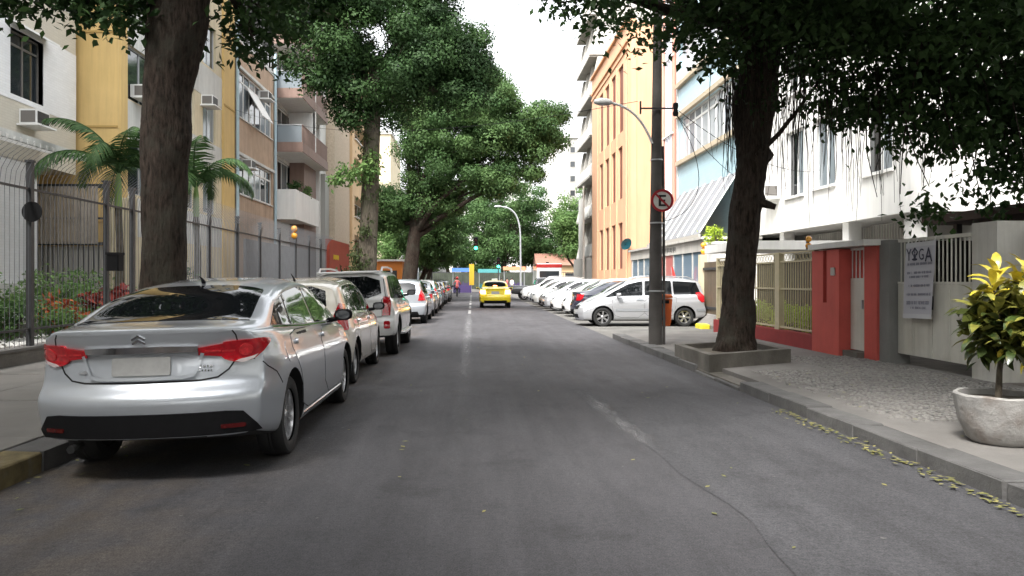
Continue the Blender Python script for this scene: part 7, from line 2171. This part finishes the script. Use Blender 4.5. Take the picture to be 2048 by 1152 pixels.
sb = mat('blue tarpaulin', (.02, .08, .26), rough=.6); steal = mat('teal tarpaulin', (.02, .13, .13), rough=.6); spur = mat('purple cloth', (.05, .03, .11), rough=.8); syel = mat('yellow cloth', (.50, .32, .02), rough=.7); sor = mat('orange cloth', (.32, .13, .06), rough=.8)
stall(-1.2, 90, 2.2, 2.6, sb, 'market stall with a blue canopy and purple cloth left of the taxi', spur)
stall(2.0, 91, 2.4, 2.5, steal, 'market stall with a teal canopy just left above the taxi', steal)
stall(5.0, 91.5, 2.4, 2.8, sor, 'market stall with an orange canopy by the far street lamp', spur)
t = thing('totem_sign', 'tall yellow vertical banner standing beyond the crossing', 'banner', (-.1, 88, 0))
m = MB(); m.tube([(-.1, 88.05, 0), (-.1, 88.05, 3.4)], .03, 6); m.build('pole', M['alu'], t)
m = MB(); m.box(-.38, .18, 87.98, 88.02, .9, 3.3); m.build('cloth', syel, t)
t = thing('news_kiosk', 'orange kiosk on the left pavement beyond the vine covered tree', 'kiosk', (-7.0, 60, .09))
m = MB(); m.box(-7.6, -5.4, 59, 61, .09, 2.9); m.build('body', mat('orange kiosk paint', (.68, .23, .04), rough=.5), t)
m = MB(); m.box(-7.8, -5.2, 58.8, 61.2, 2.9, 3.05); m.build('roof', M['wframe_white'], t)
m = MB(); m.box(-7.2, -5.8, 58.96, 58.995, 1.2, 2.2); m.build('window', M['glass'], t)

# white delivery truck with a red band, and a small bus far left
t = thing('delivery_truck', 'white box truck with a red top band beyond the parked cars on the right', 'truck', (7.3, 72, 0))
m = MB(); m.bbox(5.9, 8.2, 70.5, 74.5, .75, 3.0, .06); m.build('box_body', M['p_white'], t)
m = MB(); m.box(5.88, 8.22, 70.48, 70.495, 2.62, 2.94); m.box(5.87, 5.895, 70.5, 74.5, 2.62, 2.94); m.build('stripe', M['p_red'], t)
m = MB(); m.prism([(74.55, .6), (76.4, .6), (76.4, 1.3), (75.9, 2.3), (74.55, 2.35)], lambda u, v, d: (d, u, v), 6.0, 8.1); m.build('cab', M['p_white'], t)
m = MB(); m.box(6.15, 7.95, 70.46, 70.49, 1.5, 2.3); m.build('rear_window', M['glass'], t)
m = MB(); m.box(6.0, 8.1, 70.45, 70.55, .55, .74); m.build('bumper', M['blackplastic'], t)
for x in (6.1, 8.0):
    for y in (71.4, 75.5):
        m = MB(); m.lathe([(0, -.12), (.36, -.12), (.40, -.06), (.40, .06), (.36, .12), (0, .12)], 18, c=(x, y, .40), axis='x'); m.build('wheel', M['rubber'], t)
t = thing('small_bus', 'dark blue and white bus waiting on the cross street behind the left trees', 'bus', (-9, 88, 0))
m = MB(); m.bbox(-13, -6.2, 86.5, 89, .5, 3.0, .1); m.build('body', mat('white blue bus paint', (.45, .5, .6), rough=.3, coat=.6), t)
m = MB(); m.box(-12.8, -6.4, 86.47, 86.497, 1.5, 2.5); m.build('windows', M['glass'], t)
m = MB(); m.box(-13, -6.2, 86.465, 86.494, .7, 1.2); m.build('stripe', sb, t)
for x in (-11.6, -7.6):
    m = MB(); m.lathe([(0, -.12), (.40, -.12), (.45, -.06), (.45, .06), (.40, .12), (0, .12)], 18, c=(x, 86.7, .45), axis='y'); m.build('wheel', M['rubber'], t)

# ------------------------------------------------------------------ people
def skin_body(V, E, Rd, root=0, lv=2):
    me = bpy.data.meshes.new('tmp'); me.from_pydata(V, E, [])
    o = link_mesh('tmp', me); md = o.modifiers.new('s', 'SKIN'); md.use_smooth_shade = True
    sv = me.skin_vertices[0].data
    for i, r in enumerate(Rd): sv[i].radius = (r, r); sv[i].use_root = (i == root)
    s = o.modifiers.new('u', 'SUBSURF'); s.levels = lv; s.render_levels = lv
    r_ = eval_mesh(o); bpy.data.objects.remove(o); return r_
skinm = [mat('skin brown', (.22, .115, .07), rough=.55), mat('skin tan', (.36, .21, .14), rough=.55)]
hairm = mat('dark hair', (.015, .012, .01), rough=.6)
def person(x, y, rz, shirt, legs, label, pose='walk', group=None, z=0.0, sk=0):
    t = thing('person', label, 'person', (x, y, z), group, rz)
    st = {'walk': .24, 'stand': .05, 'ride': 0}[pose]
    if pose == 'ride':
        hip, kn, an = .80, (.20, .42, .62), (.17, .12, .28)
        V = [(0, -.05, .80), (0, .0, 1.02), (0, .08, 1.25), (0, .12, 1.40), (0, .13, 1.47)]
        V += [(.10, -.03, .78), (.24, .38, .66), (.2, .18, .30), (.2, .32, .27), (-.10, -.03, .78), (-.24, .38, .66), (-.2, .18, .30), (-.2, .32, .27)]
        V += [(.19, .10, 1.36), (.32, .22, 1.12), (.30, .50, 1.05), (.28, .58, 1.04), (-.19, .10, 1.36), (-.32, .22, 1.12), (-.30, .50, 1.05), (-.28, .58, 1.04)]
        hz = Vector((0, .16, 1.60))
    else:
        V = [(0, 0, .92), (0, 0, 1.10), (0, .01, 1.28), (0, .01, 1.42), (0, .015, 1.50)]
        V += [(.09, 0, .88), (.10, st * .6, .49), (.10, st * .75, .09), (.10, st * .75 + .13, .05), (-.09, 0, .88), (-.10, -st * .35, .49), (-.10, -st * 1.2, .12), (-.10, -st * 1.2 + .12, .06)]
        V += [(.18, 0, 1.39), (.23, -st * .4, 1.13), (.23, -st * .4 + .10, .88), (.23, -st * .4 + .12, .80), (-.18, 0, 1.39), (-.23, st * .5, 1.13), (-.23, st * .5 + .12, .90), (-.23, st * .5 + .15, .82)]
        hz = Vector((0, .03, 1.62))
    E = [(0, 1), (1, 2), (2, 3), (3, 4), (0, 5), (5, 6), (6, 7), (7, 8), (0, 9), (9, 10), (10, 11), (11, 12), (3, 13), (13, 14), (14, 15), (15, 16), (3, 17), (17, 18), (18, 19), (19, 20)]
    Rd = [.13, .125, .14, .11, .055, .085, .062, .042, .035, .085, .062, .042, .035, .06, .045, .033, .03, .06, .045, .033, .03]
    n = len(V)
    V += [tuple(hz + Vector((0, 0, -.05))), tuple(hz + Vector((0, .01, .05))), tuple(hz + Vector((0, .0, .12)))]
    E += [(4, n), (n, n + 1), (n + 1, n + 2)]; Rd += [.075, .09, .06]
    me = skin_body(V, E, Rd); me.name = 'body'
    me.materials.clear()
    for m_ in (skinm[sk], shirt, legs, M['rubber']): me.materials.append(m_)
    mi = []
    for p in me.polygons:
        c = p.center
        if pose == 'ride':
            k = 0 if c.z > 1.47 or (c.y > .42 and c.z > .95) else (1 if c.z > .86 and abs(c.x) < .45 and not (c.z < .9) else (3 if c.z < .33 else 2))
        else:
            k = 0 if c.z > 1.47 else (3 if c.z < .10 else (2 if c.z < .92 and abs(c.x) < .185 else (1 if c.z > 1.08 or abs(c.x) < .17 else 0)))
        mi.append(k)
    me.polygons.foreach_set('material_index', mi)
    b = link_mesh('body', me, t)
    m = MB()
    m.lathe([(.0, .135), (.06, .12), (.10, .06), (.108, .0), (.10, -.05)], 14, c=(0, hz.y - .015, hz.z + .035)); 
    if pose == 'ride':
        m.lathe([(.10, -.05), (.125, -.02), (.14, .06), (.12, .14), (.06, .19), (0, .20)], 14, c=(0, hz.y, hz.z)); m.build('helmet', M['p_red'], t, smooth=60, local=True)
    else: m.build('hair', hairm, t, smooth=60, local=True)
    return t
cl = {k: mat(k + ' cloth', c, rough=.85) for k, c in dict(white=(.6, .6, .6), navy=(.03, .035, .08), blackc=(.015, .015, .015), teal=(.03, .2, .2), rosy=(.5, .12, .12), khaki=(.25, .2, .12)).items()}
person(3.3, 87.5, .4, cl['navy'], cl['blackc'], 'person in a navy top crossing behind the yellow taxi', 'walk', 'people at the crossing', sk=0)
person(3.9, 86.6, -1.2, cl['rosy'], cl['navy'], 'person in a rosy top walking beside the far street lamp', 'walk', 'people at the crossing', sk=1)
person(4.5, 87.8, 2.6, cl['white'], cl['khaki'], 'person in a white top and khaki trousers near the far street lamp', 'stand', 'people at the crossing', sk=0)
person(-2.0, 87.0, 1.4, cl['teal'], cl['blackc'], 'person in a teal top standing by the blue canopied stall', 'stand', 'people at the crossing', sk=1)

mc = thing('motorcycle', 'dark motorcycle ridden away along the left side of the road', 'motorcycle', (-1.38, 69, 0))
def wheel_(y):
    m = MB(); m.lathe([(.22, -.04), (.27, -.06), (.31, -.04), (.31, .04), (.27, .06), (.22, .04), (.22, -.04)], 20, c=(-1.38, y, .31), axis='x'); w = m.build('wheel', M['rubber'], mc, smooth=50)
    m = MB(); m.lathe([(0, -.02), (.22, -.02), (.22, .02), (0, .02)], 12, c=(-1.38, y, .31), axis='x'); m.build('rim', M['alloy'], w)
wheel_(68.35); wheel_(69.65)
m = MB(); m.tube([(-1.38, 68.1, .85), (-1.38, 68.5, .80), (-1.38, 69.0, .78), (-1.38, 69.3, .92), (-1.38, 69.5, .85)], [.06, .12, .13, .15, .06], 8); m.build('seat_and_tank', M['p_black'], mc, smooth=60)
m = MB(); m.bbox(-1.50, -1.26, 68.75, 69.25, .32, .68, .05); m.build('engine', M['iron'], mc)
m = MB(); m.tube([(-1.38, 69.65, .31), (-1.38, 69.42, .9), (-1.38, 69.35, 1.05)], .03, 6); m.tube([(-1.70, 69.3, 1.04), (-1.38, 69.38, 1.06), (-1.06, 69.3, 1.04)], .018, 6); m.tube([(-1.38, 68.35, .31), (-1.38, 68.9, .42)], .035, 6); m.build('fork_and_handlebar', M['iron'], mc)
m = MB(); m.bbox(-1.45, -1.31, 68.03, 68.10, .76, .84, .01); m.build('tail_light', M['tail'], mc)
person(-1.38, 68.72, 0, cl['rosy'], cl['navy'], 'rider in a rosy shirt and red helmet sitting on the motorcycle', 'ride', None, z=.0)
